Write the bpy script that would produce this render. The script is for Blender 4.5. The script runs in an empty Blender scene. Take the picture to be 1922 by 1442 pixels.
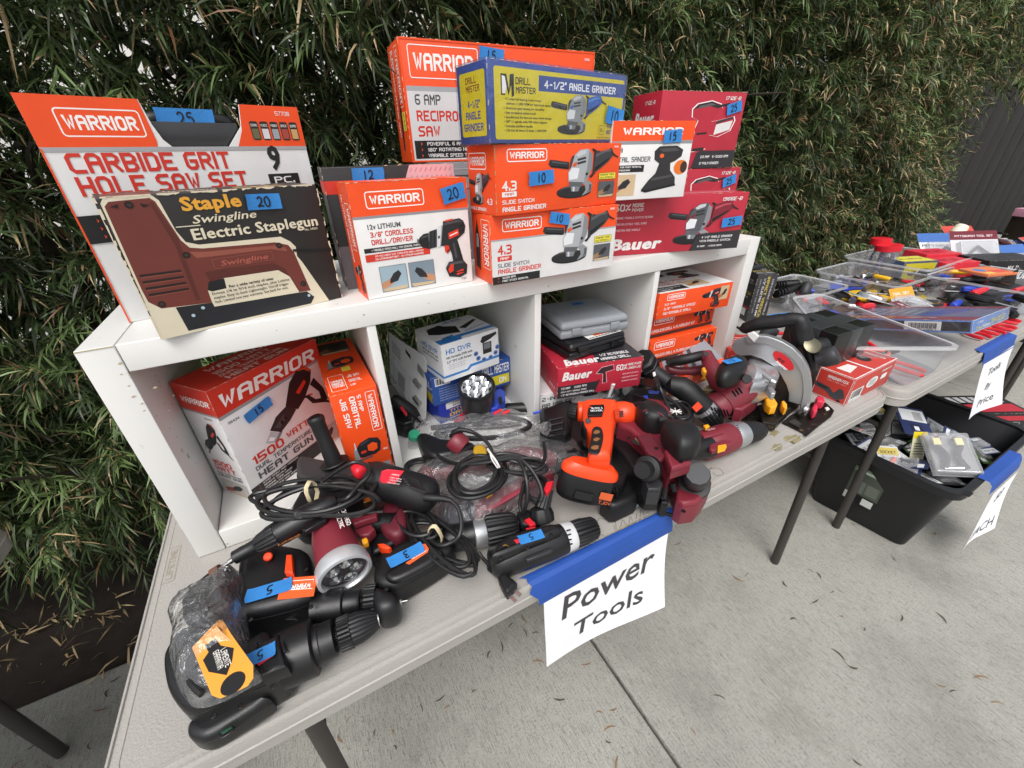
import bpy, math, random
import numpy as np
from mathutils import Vector, Matrix, Euler
R = math.radians
scene = bpy.context.scene
col = scene.collection

# ---------------------------------------------------------------- camera
CAM = Vector((0.35624, -0.36618, 1.37900))
F_PX, YAW, PITCH, ROLL = 758.876, 0.485918, 0.516756, -0.025153
_f = Vector((math.sin(YAW)*math.cos(PITCH), math.cos(YAW)*math.cos(PITCH), -math.sin(PITCH)))
_r = Vector((math.cos(YAW), -math.sin(YAW), 0))
_u = _r.cross(_f)
_r, _u = math.cos(ROLL)*_r + math.sin(ROLL)*_u, -math.sin(ROLL)*_r + math.cos(ROLL)*_u
cam_data = bpy.data.cameras.new('camera')
cam_data.sensor_width = 36.0
cam_data.lens = F_PX/1922*36
cam_data.clip_start = 0.02
cam_data.clip_end = 300
cam = bpy.data.objects.new('camera', cam_data)
cam.matrix_world = Matrix(((_r.x, _u.x, -_f.x, CAM.x), (_r.y, _u.y, -_f.y, CAM.y), (_r.z, _u.z, -_f.z, CAM.z), (0, 0, 0, 1)))
col.objects.link(cam)
scene.camera = cam

# ---------------------------------------------------------------- world, sun, exposure
SUN_EL, SUN_AZ = R(58), R(215)     # azimuth clockwise from +y
world = bpy.data.worlds.new('World')
scene.world = world
world.use_nodes = True
nt = world.node_tree
sky = nt.nodes.new('ShaderNodeTexSky')
sky.sky_type = 'NISHITA'
sky.sun_disc = False
sky.sun_elevation = SUN_EL
sky.sun_rotation = SUN_AZ
sky.air_density = 1.0
sky.dust_density = 4.0
sky.ozone_density = 1.0
hsv = nt.nodes.new('ShaderNodeHueSaturation')      # an overcast sky is nearly grey
hsv.inputs['Saturation'].default_value = 0.30
bg = nt.nodes['Background']
nt.links.new(sky.outputs[0], hsv.inputs['Color'])
nt.links.new(hsv.outputs[0], bg.inputs[0])
bg.inputs[1].default_value = 0.15
sun_data = bpy.data.lights.new('sun', 'SUN')
sun_data.energy = 1.3
sun_data.angle = R(35)
sun_data.color = (1.0, 0.985, 0.965)
sun = bpy.data.objects.new('sun', sun_data)
sd = Vector((math.sin(SUN_AZ)*math.cos(SUN_EL), math.cos(SUN_AZ)*math.cos(SUN_EL), math.sin(SUN_EL)))
sun.rotation_euler = sd.to_track_quat('Z', 'Y').to_euler()
sun.location = (0, -3, 6)
col.objects.link(sun)
scene.view_settings.view_transform = 'Standard'
scene.view_settings.look = 'None'
scene.view_settings.exposure = 0.36
scene.view_settings.gamma = 1.0
scene.view_settings.use_curve_mapping = False

def PX(x, y, z=None, Y=None, X=None):
    """place of a thing seen along a direction of view, at height z or on the upright plane Y or X"""
    d = (x-961)/F_PX*_r - (y-721)/F_PX*_u + _f
    t = (z-CAM.z)/d.z if z is not None else ((Y-CAM.y)/d.y if Y is not None else (X-CAM.x)/d.x)
    return CAM + d*t

# ---------------------------------------------------------------- materials
MATS = {}
def lin(c):
    if isinstance(c, str):
        c = [int(c[i:i+2], 16)/255 for i in (0, 2, 4)]
    return tuple(v/12.92 if v <= 0.04045 else ((v+0.055)/1.055)**2.4 for v in c)
def mat(name, c=None, rough=0.5, metal=0.0, spec=0.5, bump=0.0, bscale=300.0, vary=0.0, vscale=6.0, wear=None, coat=0.0, trans=0.0, alpha=1.0):
    if name in MATS: return MATS[name]
    m = bpy.data.materials.new(name); m.use_nodes = True
    t = m.node_tree; b = t.nodes['Principled BSDF']
    c = lin(c)
    b.inputs['Base Color'].default_value = (*c, 1)
    b.inputs['Roughness'].default_value = rough
    b.inputs['Metallic'].default_value = metal
    b.inputs['Specular IOR Level'].default_value = spec
    b.inputs['Coat Weight'].default_value = coat
    b.inputs['Transmission Weight'].default_value = trans
    b.inputs['Alpha'].default_value = alpha
    tc = t.nodes.new('ShaderNodeTexCoord')
    if vary:
        n = t.nodes.new('ShaderNodeTexNoise'); n.inputs['Scale'].default_value = vscale; n.inputs['Detail'].default_value = 6
        t.links.new(tc.outputs['Object'], n.inputs['Vector'])
        mp = t.nodes.new('ShaderNodeMapRange'); mp.inputs[1].default_value = .3; mp.inputs[2].default_value = .7
        mp.inputs[3].default_value = 1-vary; mp.inputs[4].default_value = 1+vary*.5
        t.links.new(n.outputs[0], mp.inputs[0])
        mx = t.nodes.new('ShaderNodeVectorMath'); mx.operation = 'SCALE'; mx.inputs[0].default_value = c
        t.links.new(mp.outputs[0], mx.inputs['Scale']); t.links.new(mx.outputs[0], b.inputs['Base Color'])
        r2 = t.nodes.new('ShaderNodeMapRange'); r2.inputs[3].default_value = max(0, rough-.1); r2.inputs[4].default_value = min(1, rough+.14)
        t.links.new(n.outputs[0], r2.inputs[0]); t.links.new(r2.outputs[0], b.inputs['Roughness'])
    if wear:
        n = t.nodes.new('ShaderNodeTexNoise'); n.inputs['Scale'].default_value = wear[1]; n.inputs['Detail'].default_value = 9; n.inputs['Roughness'].default_value = .7
        t.links.new(tc.outputs['Object'], n.inputs['Vector'])
        rp = t.nodes.new('ShaderNodeMapRange'); rp.inputs[1].default_value = wear[2]; rp.inputs[2].default_value = wear[2]+.04
        t.links.new(n.outputs[0], rp.inputs[0])
        mx = t.nodes.new('ShaderNodeMix'); mx.data_type = 'RGBA'
        if b.inputs['Base Color'].links: t.links.new(b.inputs['Base Color'].links[0].from_socket, mx.inputs[6])
        else: mx.inputs[6].default_value = (*c, 1)
        mx.inputs[7].default_value = (*lin(wear[0]), 1)
        t.links.new(rp.outputs[0], mx.inputs[0]); t.links.new(mx.outputs[2], b.inputs['Base Color'])
    if bump:
        n = t.nodes.new('ShaderNodeTexNoise'); n.inputs['Scale'].default_value = bscale; n.inputs['Detail'].default_value = 2
        t.links.new(tc.outputs['Object'], n.inputs['Vector'])
        bp = t.nodes.new('ShaderNodeBump'); bp.inputs['Strength'].default_value = bump; bp.inputs['Distance'].default_value = .001
        t.links.new(n.outputs[0], bp.inputs['Height']); t.links.new(bp.outputs[0], b.inputs['Normal'])
    MATS[name] = m
    return m

def ink(h, rough=.42):                               # printed colour on card
    return mat('print_'+h, h, rough=rough, vary=.06, vscale=25, bump=.35, bscale=22)
M_ORANGE, M_WHITE, M_BLACK = 'F0501A', 'E9E7E4', '1B1A1A'
blackpl = mat('black_plastic', '141416', .34, bump=.25, bscale=900, vary=.25, vscale=18)
blackrub = mat('black_rubber', '111113', .48, bump=.3, bscale=700, vary=.25, vscale=14)
glossbk = mat('gloss_black_plastic', '161618', .22, vary=.2, vscale=20)
greypl = mat('charcoal_plastic', '2E2E31', .45, bump=.2, bscale=800, vary=.15)
maroon = mat('maroon_plastic', '7A2733', .42, bump=.15, bscale=900, vary=.12, vscale=15)
maroond = mat('deep_maroon_plastic', '621F2B', .45, vary=.12, vscale=15)
orangepl = mat('orange_plastic', 'F2481C', .33, bump=.1, bscale=900, vary=.07, vscale=12)
amber = mat('amber_plastic', 'EFA51E', .35)
redpl = mat('red_plastic', 'D2202E', .35)
pinkpl = mat('pink_red_plastic', 'D6304C', .4)
silver = mat('silver_paint', 'B9BBBD', .33, metal=.75, vary=.08, vscale=20)
steel = mat('bright_steel', 'C9C9C8', .22, metal=1, vary=.1, vscale=30)
darksteel = mat('dark_steel', '55504C', .4, metal=.9, vary=.3, vscale=30)
cablem = mat('cable_rubber', '1B1B1C', .4, vary=.15, vscale=30)
tapem = mat('painters_tape', '2E7FC6', .62, bump=.5, bscale=350, vary=.08, vscale=40)
tapedk = mat('painters_tape_dark', '1F4C9E', .55, bump=.5, bscale=250, vary=.1, vscale=12)
marker = mat('marker_ink', '10131C', .5)
bandm = mat('rubber_band', 'D8C9A4', .6)

# ---------------------------------------------------------------- mesh builder
def tag(o, label=None, cat=None, group=None, kind=None):
    if label: o['label'] = label
    if cat: o['category'] = cat
    if group: o['group'] = group
    if kind: o['kind'] = kind
    return o
def thing(name, label, cat, loc=(0, 0, 0), rotz=0.0, group=None, mw=None):
    o = bpy.data.objects.new(name, None); col.objects.link(o)
    o.empty_display_size = .05
    if mw is not None: o.matrix_world = mw
    else:
        o.location = loc; o.rotation_euler = (0, 0, rotz)
    return tag(o, label, cat, group)
def axes(A, B, up=(0, 0, 1)):
    """matrix with origin A, x axis towards B, z axis as near to up as can be"""
    A, B = Vector(A), Vector(B)
    x = (B-A).normalized(); y = Vector(up).cross(x).normalized(); z = x.cross(y)
    return Matrix(((x.x, y.x, z.x, A.x), (x.y, y.y, z.y, A.y), (x.z, y.z, z.z, A.z), (0, 0, 0, 1)))

def axes2(A, B, yh):
    A, B = Vector(A), Vector(B); x = (B-A).normalized(); y = Vector(yh); y = (y-x*y.dot(x)).normalized(); z = x.cross(y)
    return Matrix(((x.x, y.x, z.x, A.x), (x.y, y.y, z.y, A.y), (x.z, y.z, z.z, A.z), (0, 0, 0, 1)))

class MB:
    def __init__(s, M=None):
        s.sharp = 40; s.v = []; s.f = []; s.mi = []; s.sm = []; s.mats = []; s.M = M or Matrix.Identity(4)
    def mid(s, m):
        if m not in s.mats: s.mats.append(m)
        return s.mats.index(m)
    def add(s, vs, fs, m, smooth=False, M=None):
        T = s.M @ M if M is not None else s.M
        k = len(s.v); i = s.mid(m)
        s.v += [tuple(T @ Vector(p)) for p in vs]
        for f in fs:
            s.f.append(tuple(k+a for a in f)); s.mi.append(i); s.sm.append(smooth)
        return s
    def box(s, c, size, m, bev=0.0, rot=None, taper=1.0):
        """box with chamfered edges; rot a Matrix or z angle; taper narrows the top"""
        T = Matrix.Translation(Vector(c))
        if rot is not None: T = T @ (Matrix.Rotation(rot, 4, 'Z') if isinstance(rot, (int, float)) else rot.to_4x4())
        x, y, z = [a/2 for a in size]; b = min(bev, x*.9, y*.9, z*.9)
        if b <= 0:
            vs = [(i*x*(taper if k > 0 else 1), j*y*(taper if k > 0 else 1), k*z) for k in (-1, 1) for j in (-1, 1) for i in (-1, 1)]
            fs = [(0, 2, 3, 1), (4, 5, 7, 6), (0, 1, 5, 4), (2, 6, 7, 3), (0, 4, 6, 2), (1, 3, 7, 5)]
            return s.add(vs, fs, m, False, T)
        # stacked rounded rectangles
        rings = []
        n = 3
        for k in range(n+1):
            a = k/n*math.pi/2; rings.append((b*(1-math.sin(a)), -z+b*(1-math.cos(a))))
        rings += [(r, -q) for r, q in rings[::-1]]
        vs = []; N = 0
        for inset, zz in rings:
            tp = 1+(taper-1)*(zz+z)/(2*z)
            hx, hy = (x-inset)*tp, (y-inset)*tp; rr = max(b-inset, 1e-5)*1.0
            ring = []
            for q, (sx, sy) in enumerate(((1, 1), (-1, 1), (-1, -1), (1, -1))):
                for k in range(n+1):
                    a = math.pi/2*q+k/n*math.pi/2
                    ring.append((sx*(hx-rr)+rr*math.cos(a), sy*(hy-rr)+rr*math.sin(a), zz))
            N = len(ring); vs += ring
        fs = []
        for i in range(len(rings)-1):
            for j in range(N):
                fs.append((i*N+j, i*N+(j+1) % N, (i+1)*N+(j+1) % N, (i+1)*N+j))
        s.add(vs, fs, m, True, T)
        L = len(rings)-1
        s.add(vs[:N], [tuple(range(N))[::-1]], m, False, T)
        s.add(vs[L*N:], [tuple(range(N))], m, False, T)
        return s
    def lathe(s, prof, m, M=None, n=28, smooth=True, ribs=0, ribd=0.0, sq=(1, 1), open_end=False):
        """profile [(x, r)] turned about the local x axis; ribs give a fluted grip"""
        T = M or Matrix.Identity(4)
        if ribs: n = ribs*4
        vs = []; fs = []
        for (x, r) in prof:
            for k in range(n):
                a = 2*math.pi*k/n
                rr = r-(ribd if (ribs and k % 4 == 0 and r > ribd*3) else 0)
                vs.append((x, rr*math.cos(a)*sq[0], rr*math.sin(a)*sq[1]))
        for i in range(len(prof)-1):
            for k in range(n):
                fs.append((i*n+k, i*n+(k+1) % n, (i+1)*n+(k+1) % n, (i+1)*n+k))
        s.add(vs, fs, m, smooth, T)
        s.add(vs[:n], [tuple(range(n))], m, False, T)
        if not open_end: s.add(vs[-n:], [tuple(range(n))[::-1]], m, False, T)
        return s
    def loft(s, secs, m, M=None, n=24, p=2.6, smooth=True):
        """sections [(centre, half_a, half_b, axis_a, axis_b)] as superellipses"""
        vs = []; fs = []
        for (c, a, b, ua, ub) in secs:
            c, ua, ub = Vector(c), Vector(ua), Vector(ub)
            for k in range(n):
                t = 2*math.pi*k/n; ct, st = math.cos(t), math.sin(t)
                vs.append(tuple(c + ua*(a*math.copysign(abs(ct)**(2/p), ct)) + ub*(b*math.copysign(abs(st)**(2/p), st))))
        for i in range(len(secs)-1):
            for k in range(n):
                fs.append((i*n+k, i*n+(k+1) % n, (i+1)*n+(k+1) % n, (i+1)*n+k))
        s.add(vs, fs, m, smooth, M)
        s.add(vs[:n], [tuple(range(n))[::-1]], m, smooth, M)
        s.add(vs[-n:], [tuple(range(n))], m, smooth, M)
        return s
    def lx(s, secs, m, M=None, n=24, p=2.8):
        """loft along x: [(x, half_y, half_z[, cy, cz])] with rounded ends"""
        q = []
        for t in secs:
            x, a, b = t[:3]; cy, cz = (t[3], t[4]) if len(t) > 3 else (0, 0)
            q.append(((x, cy, cz), a, b, (0, 1, 0), (0, 0, 1)))
        return s.loft(q, m, M, n, p)
    def tube(s, pts, r, m, n=8, M=None, cap=True, closed=False):
        pts = [Vector(p) for p in pts]; L = len(pts)
        rs = r if isinstance(r, (list, tuple)) else [r]*L
        vs = []; fs = []; nrm = None
        for i, p in enumerate(pts):
            a = pts[(i-1) % L] if (i > 0 or closed) else p; b = pts[(i+1) % L] if (i < L-1 or closed) else p
            t = (b-a)
            t = t.normalized() if t.length > 1e-9 else Vector((1, 0, 0))
            if nrm is None:
                nrm = t.cross(Vector((0, 0, 1)) if abs(t.z) < .9 else Vector((1, 0, 0))).normalized()
            else:
                nrm = (nrm-t*nrm.dot(t)); nrm = nrm.normalized() if nrm.length > 1e-6 else t.orthogonal().normalized()
            bn = t.cross(nrm)
            for k in range(n):
                q = 2*math.pi*k/n; vs.append(tuple(p+(nrm*math.cos(q)+bn*math.sin(q))*rs[i]))
        for i in range(L if closed else L-1):
            j = (i+1) % L
            for k in range(n):
                fs.append((i*n+k, i*n+(k+1) % n, j*n+(k+1) % n, j*n+k))
        s.add(vs, fs, m, True, M)
        if cap and not closed:
            s.add(vs[:n], [tuple(range(n))[::-1]], m, False, M); s.add(vs[-n:], [tuple(range(n))], m, False, M)
        return s
    def slab(s, out, z0, z1, m, bev=0.0, M=None, smooth=True, seam=None):
        """outline in xy extruded z0..z1 with rounded rim (inset towards the vertex normals)"""
        N = len(out); o = [Vector((p[0], p[1])) for p in out]
        area = sum(o[i].x*o[(i+1) % N].y-o[(i+1) % N].x*o[i].y for i in range(N))
        if area < 0: o = o[::-1]
        nr = []
        for i in range(N):
            e1 = (o[i]-o[i-1]); e2 = (o[(i+1) % N]-o[i])
            n1 = Vector((e1.y, -e1.x)).normalized(); n2 = Vector((e2.y, -e2.x)).normalized()
            q = n1+n2; q = q.normalized() if q.length > 1e-6 else n1
            nr.append(q/max(.5, q.dot(n1)))
        if bev > 0:
            bev = min(bev, abs(z1-z0)*.49)
            q = [(bev*(1-math.sin(k*math.pi/6)), z0+bev*(1-math.cos(k*math.pi/6))) for k in range(4)]
            lev = q+[(i_, z1-(z_-z0)) for i_, z_ in q[::-1]]; lev = [(bev*1.12, z0)]+lev[:4]+([(0, seam-.0008), (.0014, seam-.0004), (.0014, seam+.0004), (0, seam+.0008)] if seam else [])+lev[4:]+[(bev*1.12, z1)]
        else: lev = [(0, z0), (0, z1)]
        vs = []; fs = []
        for ins, z in lev:
            rg = [o[i]-nr[i]*ins for i in range(N)]
            for _ in range(10 if ins > .0004 else 0):              # an inset edge that would flip is closed up
                bad = [i for i in range(N) if (rg[(i+1) % N]-rg[i]).dot(o[(i+1) % N]-o[i]) < 0]
                if not bad: break
                for i in bad: q_ = (rg[i]+rg[(i+1) % N])/2; rg[i] = q_; rg[(i+1) % N] = q_.copy()
            vs += [(q_.x, q_.y, z) for q_ in rg]
        for k in range(len(lev)-1):
            for i in range(N):
                fs.append((k*N+i, k*N+(i+1) % N, (k+1)*N+(i+1) % N, (k+1)*N+i))
        T_ = len(vs)-N
        fs += [tuple(range(N))[::-1], tuple(range(T_, T_+N))]
        s.add(vs, fs, m, smooth and bev > 0, M)
        return s
    def blob(s, out, z0, z1, m, p=2.6, M=None, rows=5, flat=0.0):
        """rounded cushion over an outline; flat keeps that share of the underside flat"""
        N = len(out); cx = sum(q[0] for q in out)/N; cy = sum(q[1] for q in out)/N
        zm = z0+(z1-z0)*(.5-.3*flat); vs = []; fs = []
        for k in range(-rows, rows+1):
            a = k/rows*math.pi/2*.97; sc_ = math.cos(a)**(2/p); zz = math.copysign(abs(math.sin(a))**(2/p), a)
            z = zm+zz*((z1-zm) if zz > 0 else (zm-z0))
            vs += [(cx+(x-cx)*sc_, cy+(y-cy)*sc_, z) for x, y in out]
        for k in range(2*rows):
            for i in range(N): fs.append((k*N+i, k*N+(i+1) % N, (k+1)*N+(i+1) % N, (k+1)*N+i))
        T_ = len(vs)-N
        fs += [tuple(range(N))[::-1], tuple(range(T_, T_+N))]
        ar = sum(out[i][0]*out[(i+1) % N][1]-out[(i+1) % N][0]*out[i][1] for i in range(N))
        if ar < 0: fs = [f[::-1] for f in fs]
        return s.add(vs, fs, m, True, M)
    def build(s, name, parent=None, label=None):
        me = bpy.data.meshes.new(name); me.from_pydata(s.v, [], s.f)
        for m in s.mats: me.materials.append(m)
        me.polygons.foreach_set('material_index', s.mi); me.polygons.foreach_set('use_smooth', s.sm)
        me.update()
        if any(s.sm): me.set_sharp_from_angle(angle=R(s.sharp))
        o = bpy.data.objects.new(name, me); col.objects.link(o)
        if parent is not None: o.parent = parent
        if label: o['label'] = label
        return o

def smooth_path(pts, k=6, closed=False):
    """Catmull-Rom through points"""
    P = [Vector(p) for p in pts]; n = len(P); out = []
    for i in range(n if closed else n-1):
        if closed: a, b, c, d = P[(i-1) % n], P[i], P[(i+1) % n], P[(i+2) % n]
        else: a, b, c, d = P[max(i-1, 0)], P[i], P[i+1], P[min(i+2, n-1)]
        for j in range(k):
            t = j/k
            out.append(.5*((2*b)+(c-a)*t+(2*a-5*b+4*c-d)*t*t+(3*b-a-3*c+d)*t**3))
    if not closed: out.append(P[-1])
    return out
def rrect(x0, y0, x1, y1, r, n=4):
    o = []
    for cx, cy, a0 in ((x1-r, y1-r, 0), (x0+r, y1-r, 90), (x0+r, y0+r, 180), (x1-r, y0+r, 270)):
        for k in range(n+1):
            a = R(a0+90*k/n); o.append((cx+r*math.cos(a), cy+r*math.sin(a)))
    return o
def ell(cx, cy, rx, ry, n=20, a0=0, a1=360, rot=0):
    o = []
    full = (a1-a0) >= 360
    for k in range(n if full else n+1):
        a = R(a0+(a1-a0)*k/n); x, y = rx*math.cos(a), ry*math.sin(a)
        c, q = math.cos(R(rot)), math.sin(R(rot)); o.append((cx+x*c-y*q, cy+x*q+y*c))
    return o

# ---------------------------------------------------------------- printing on faces
_tc = {}
BLK = {'A': '00 05 16 36 45 40|03 43', 'B': '00 06|06 36 45 44 33 03|33 42 41 30 00', 'C': '46 16 05 01 10 40', 'D': '00 06 36 45 41 30 00', 'E': '46 06 00 40|03 33', 'F': '46 06 00|03 33',
       'G': '46 16 05 01 10 30 41 43 23', 'H': '06 00|46 40|03 43', 'I': '06 00', 'J': '46 41 30 10 01 02', 'K': '06 00|46 03 40', 'L': '06 00 40', 'M': '00 06|06 23 46|46 40', 'N': '00 06|06 40|40 46',
       'O': '16 36 45 41 30 10 01 05 16', 'P': '00 06|06 36 45 44 33 03', 'Q': '16 36 45 41 30 10 01 05 16|22 40', 'R': '00 06|06 36 45 44 33 03|23 40', 'S': '46 16 05 04 13 33 42 41 30 00', 'T': '06 46|26 20',
       'U': '06 01 10 30 41 46', 'V': '06 20 46', 'W': '06 10 24 30 46', 'X': '06 40|00 46', 'Y': '06 23 46|23 20', 'Z': '06 46 00 40', '0': '16 36 45 41 30 10 01 05 16', '1': '15 26 20', '2': '06 36 45 44 33 02 00 40',
       '3': '06 36 45 44 33 13|33 42 41 30 00', '4': '36 30|36 02 42', '5': '46 06 03 33 42 41 30 00', '6': '46 16 05 01 10 30|30 41 42 33 03', '7': '06 46 10', '8': '13 04 05 16 36 45 44 33|13 33 42 41 30 10 01 02 13',
       '9': '00 30 41|41 45 36 16 05 04 13 43', '/': '00 46', '-': '13 33', '"': '06 05|16 15', '.': '00 01', ',': '00 01', '%': '00 46|05 15|31 41', '&': '40 05 16 25 02 11 30 42', '>': '05 23 01', '•': '03 13', '°': '06 16 15 05 06', '+': '13 33|22 24', '$': '45 05 03 43 41 01|27 20', ':': '01 02|04 05'}
def block_mesh(s_, t):
    """squared condensed capitals built of strokes"""
    vs = []; fs = []; x0 = t/2; q = 0
    for ch in s_:
        if ch == ' ': x0 += 3.2; continue
        g = BLK.get(ch.upper())
        if not g: x0 += 3; continue
        mw = 0
        for k, st in enumerate(g.split('|')):
            P = [Vector((int(a[0]), int(a[1]))) for a in st.split()]; mw = max(mw, max(p.x for p in P)); closed = P[0] == P[-1]
            if closed: P = P[:-1]
            elif len(P) > 1:
                P[0] = P[0]-(P[1]-P[0]).normalized()*t/2; P[-1] = P[-1]+(P[-1]-P[-2]).normalized()*t/2
            n = len(P); b0 = len(vs)
            for i, p in enumerate(P):
                a = P[i-1] if (i or closed) else None; c = P[(i+1) % n] if (i < n-1 or closed) else None
                d1 = (p-a).normalized() if a is not None else (c-p).normalized(); d2 = (c-p).normalized() if c is not None else d1
                n1, n2 = Vector((-d1.y, d1.x)), Vector((-d2.y, d2.x)); m_ = n1+n2; m_ = m_.normalized() if m_.length > .1 else n1
                e = min(t/2/max(m_.dot(n1), .3), t*.95)
                for sg in (1, -1):
                    w = p+m_*e*sg; vs.append((x0+w.x, max(-t/2, min(6+t/2, w.y))+t/2, k))
            for i in range(n if closed else n-1): j = (i+1) % n; fs.append((b0+2*i, b0+2*i+1, b0+2*j+1, b0+2*j))
        x0 += mw+t+.75
    sc_ = .70/(6+t); vs = [(x*sc_*.98, y*sc_, k) for x, y, k in vs]
    xs = [v[0] for v in vs] or [0, 1]; m0 = min(xs)
    return [(x-m0, y, k) for x, y, k in vs], fs, max(xs)-m0
def text_mesh(s, bold=0.02, res=2):
    k = (s, bold)
    if k in _tc: return _tc[k]
    if bold >= .02 and s.upper() == s and len(s) > 1 or s == '>':
        _tc[k] = block_mesh(s, .95 if bold < .028 else (1.2 if bold < .042 else 1.4)); return _tc[k]
    cu = bpy.data.curves.new('lettering', 'FONT'); cu.body = s; cu.size = 1; cu.resolution_u = res; cu.fill_mode = 'FRONT'
    cu.offset = min(bold, .011 if ('g' in s or '%' in s) else .03)
    if bold > 0.015: cu.space_character = 1+bold*1.5
    ob = bpy.data.objects.new('lettering', cu)
    me = bpy.data.meshes.new_from_object(ob)
    vs = [(v.co.x, v.co.y) for v in me.vertices]; fs = [tuple(p.vertices) for p in me.polygons]
    bpy.data.objects.remove(ob); bpy.data.curves.remove(cu); bpy.data.meshes.remove(me)
    xs = [v[0] for v in vs] or [0, 1]
    x0, x1 = min(xs), max(xs)
    b = bold-cu_off(s, bold)
    if b > .008:
        n0 = len(vs); base, bf = [((x-x0), y) for x, y in vs], list(fs); vs = []; fs = []
        for q, (dx, dy) in enumerate([(-b*.7, -b*.3), (b*.7, b*.3)]):
            vs += [(x+dx, y+dy, q) for x, y in base]; fs += [tuple(a+q*n0 for a in f) for f in bf]
    else: vs = [((x-x0), y, 0) for x, y in vs]
    _tc[k] = (vs, fs, x1-x0)
    return _tc[k]
def cu_off(s, bold): return min(bold, .011 if ('g' in s or '%' in s) else .03)
DIG = {  # handwriting strokes in a unit box
 '0': [[(.5, 1), (.15, .8), (.1, .35), (.4, 0), (.8, .15), (.9, .6), (.7, .95), (.45, 1)]],
 '1': [[(.5, 1), (.47, .5), (.42, 0)]],
 '2': [[(.1, .8), (.4, 1), (.8, .85), (.7, .5), (.3, .2), (.05, .02), (.5, .1), (1, .05)]],
 '3': [[(.15, .9), (.6, 1), (.8, .75), (.4, .52), (.85, .4), (.75, .08), (.1, .02)]],
 '5': [[(.85, 1), (.3, .95), (.22, .6), (.6, .65), (.85, .4), (.7, .08), (.1, .02)]],
 '7': [[(.1, .95), (.9, .95), (.45, 0)]]}
class Face:
    """flat print on a face: origin O, u and v edge vectors in metres, n outward"""
    def __init__(s, mb, O, U, V, lift=.0004):
        s.mb = mb; s.O = Vector(O); s.U = Vector(U); s.V = Vector(V); s.w = s.U.length; s.h = s.V.length
        s.u = s.U.normalized(); s.v = s.V.normalized(); s.n = s.u.cross(s.v).normalized(); s.lift = lift; s.k = 0
    def P(s, u, v, l): return s.O+s.U*u+s.V*v+s.n*(s.lift+.000025*s.k)
    def poly(s, pts, c, l=1):
        m = c if not isinstance(c, str) else ink(c); s.k += 1
        s.mb.add([s.P(u, v, l) for u, v in pts], [tuple(range(len(pts)))], m)
        return s
    def rect(s, u0, v0, u1, v1, c, l=1): return s.poly([(u0, v0), (u1, v0), (u1, v1), (u0, v1)], c, l)
    def frame(s, u0, v0, u1, v1, c, t=.002, r=.004, l=3):
        x0, y0, x1, y1 = u0*s.w, v0*s.h, u1*s.w, v1*s.h; s.k += 1
        a = rrect(x0, y0, x1, y1, r); b = rrect(x0+t, y0+t, x1-t, y1-t, max(r-t, .0002)); n = len(a)
        vs = [s.P(x/s.w, y/s.h, l) for x, y in a+b]
        s.mb.add(vs, [(i, (i+1) % n, n+(i+1) % n, n+i) for i in range(n)], ink(c) if isinstance(c, str) else c)
        return s
    def rr(s, u0, v0, u1, v1, c, r=.004, l=2):
        return s.poly([(x/s.w, y/s.h) for x, y in rrect(u0*s.w, v0*s.h, u1*s.w, v1*s.h, r)], c, l)
    def text(s, t, u, v, h, c, w=None, bold=.03, shear=0.0, rot=0, l=4, up=0.0):
        """lower-left corner at u,v; cap height h as a share of the face height; w share of face width"""
        vs, fs, tw = text_mesh(t, bold); s.k += 1
        H = h*s.h; sc = H/.70
        sx = sc if w is None else w*s.w/tw
        ca, sa = math.cos(R(rot)), math.sin(R(rot)); o = []
        for x, y, q in vs:
            X = x*sx+y*sc*shear; Yy = y*sc
            o.append(s.O+s.u*(u*s.w+X*ca-Yy*sa)+s.v*(v*s.h+X*sa+Yy*ca)+s.n*(s.lift+.000025*s.k+.000006*q))
        s.mb.add(o, fs, ink(c) if isinstance(c, str) else c)
        return s
    def line(s, pts, t, c, l=3):
        P = [Vector((u*s.w, v*s.h)) for u, v in pts]; n = len(P); vs = []; s.k += 1
        for i, p in enumerate(P):
            d = (P[min(i+1, n-1)]-P[max(i-1, 0)]); d = d.normalized() if d.length else Vector((1, 0)); q = Vector((-d.y, d.x))*t/2
            for e in (p+q, p-q): vs.append(s.P(e.x/s.w, e.y/s.h, l))
        s.mb.add(vs, [(2*i, 2*i+1, 2*i+3, 2*i+2) for i in range(n-1)], ink(c) if isinstance(c, str) else c)
        return s
    def art(s, polys, u0, v0, u1, v1, l=3, flip=False, rot=0):
        for c, pts in polys:
            q = []
            for x, y in pts:
                if rot:
                    a = R(rot); xx, yy = x-.5, y-.5; x, y = .5+xx*math.cos(a)-yy*math.sin(a), .5+xx*math.sin(a)+yy*math.cos(a)
                if flip: x = 1-x
                q.append((u0+(u1-u0)*x, v0+(v1-v0)*y))
            s.poly(q, c, l); l += .35
        return s
    def warrior(s, u0, v0, u1, v1, c='F4F2EE', box=True, shear=0.0):
        if box: s.frame(u0, v0, u1, v1, c, t=.0016, r=.005)
        pu, pv = (u1-u0)*.07, (v1-v0)*.24
        return s.text('WARRIOR', u0+pu, v0+pv, (v1-v0)*.52, c, w=(u1-u0)-2*pu, bold=.045, shear=shear)
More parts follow.
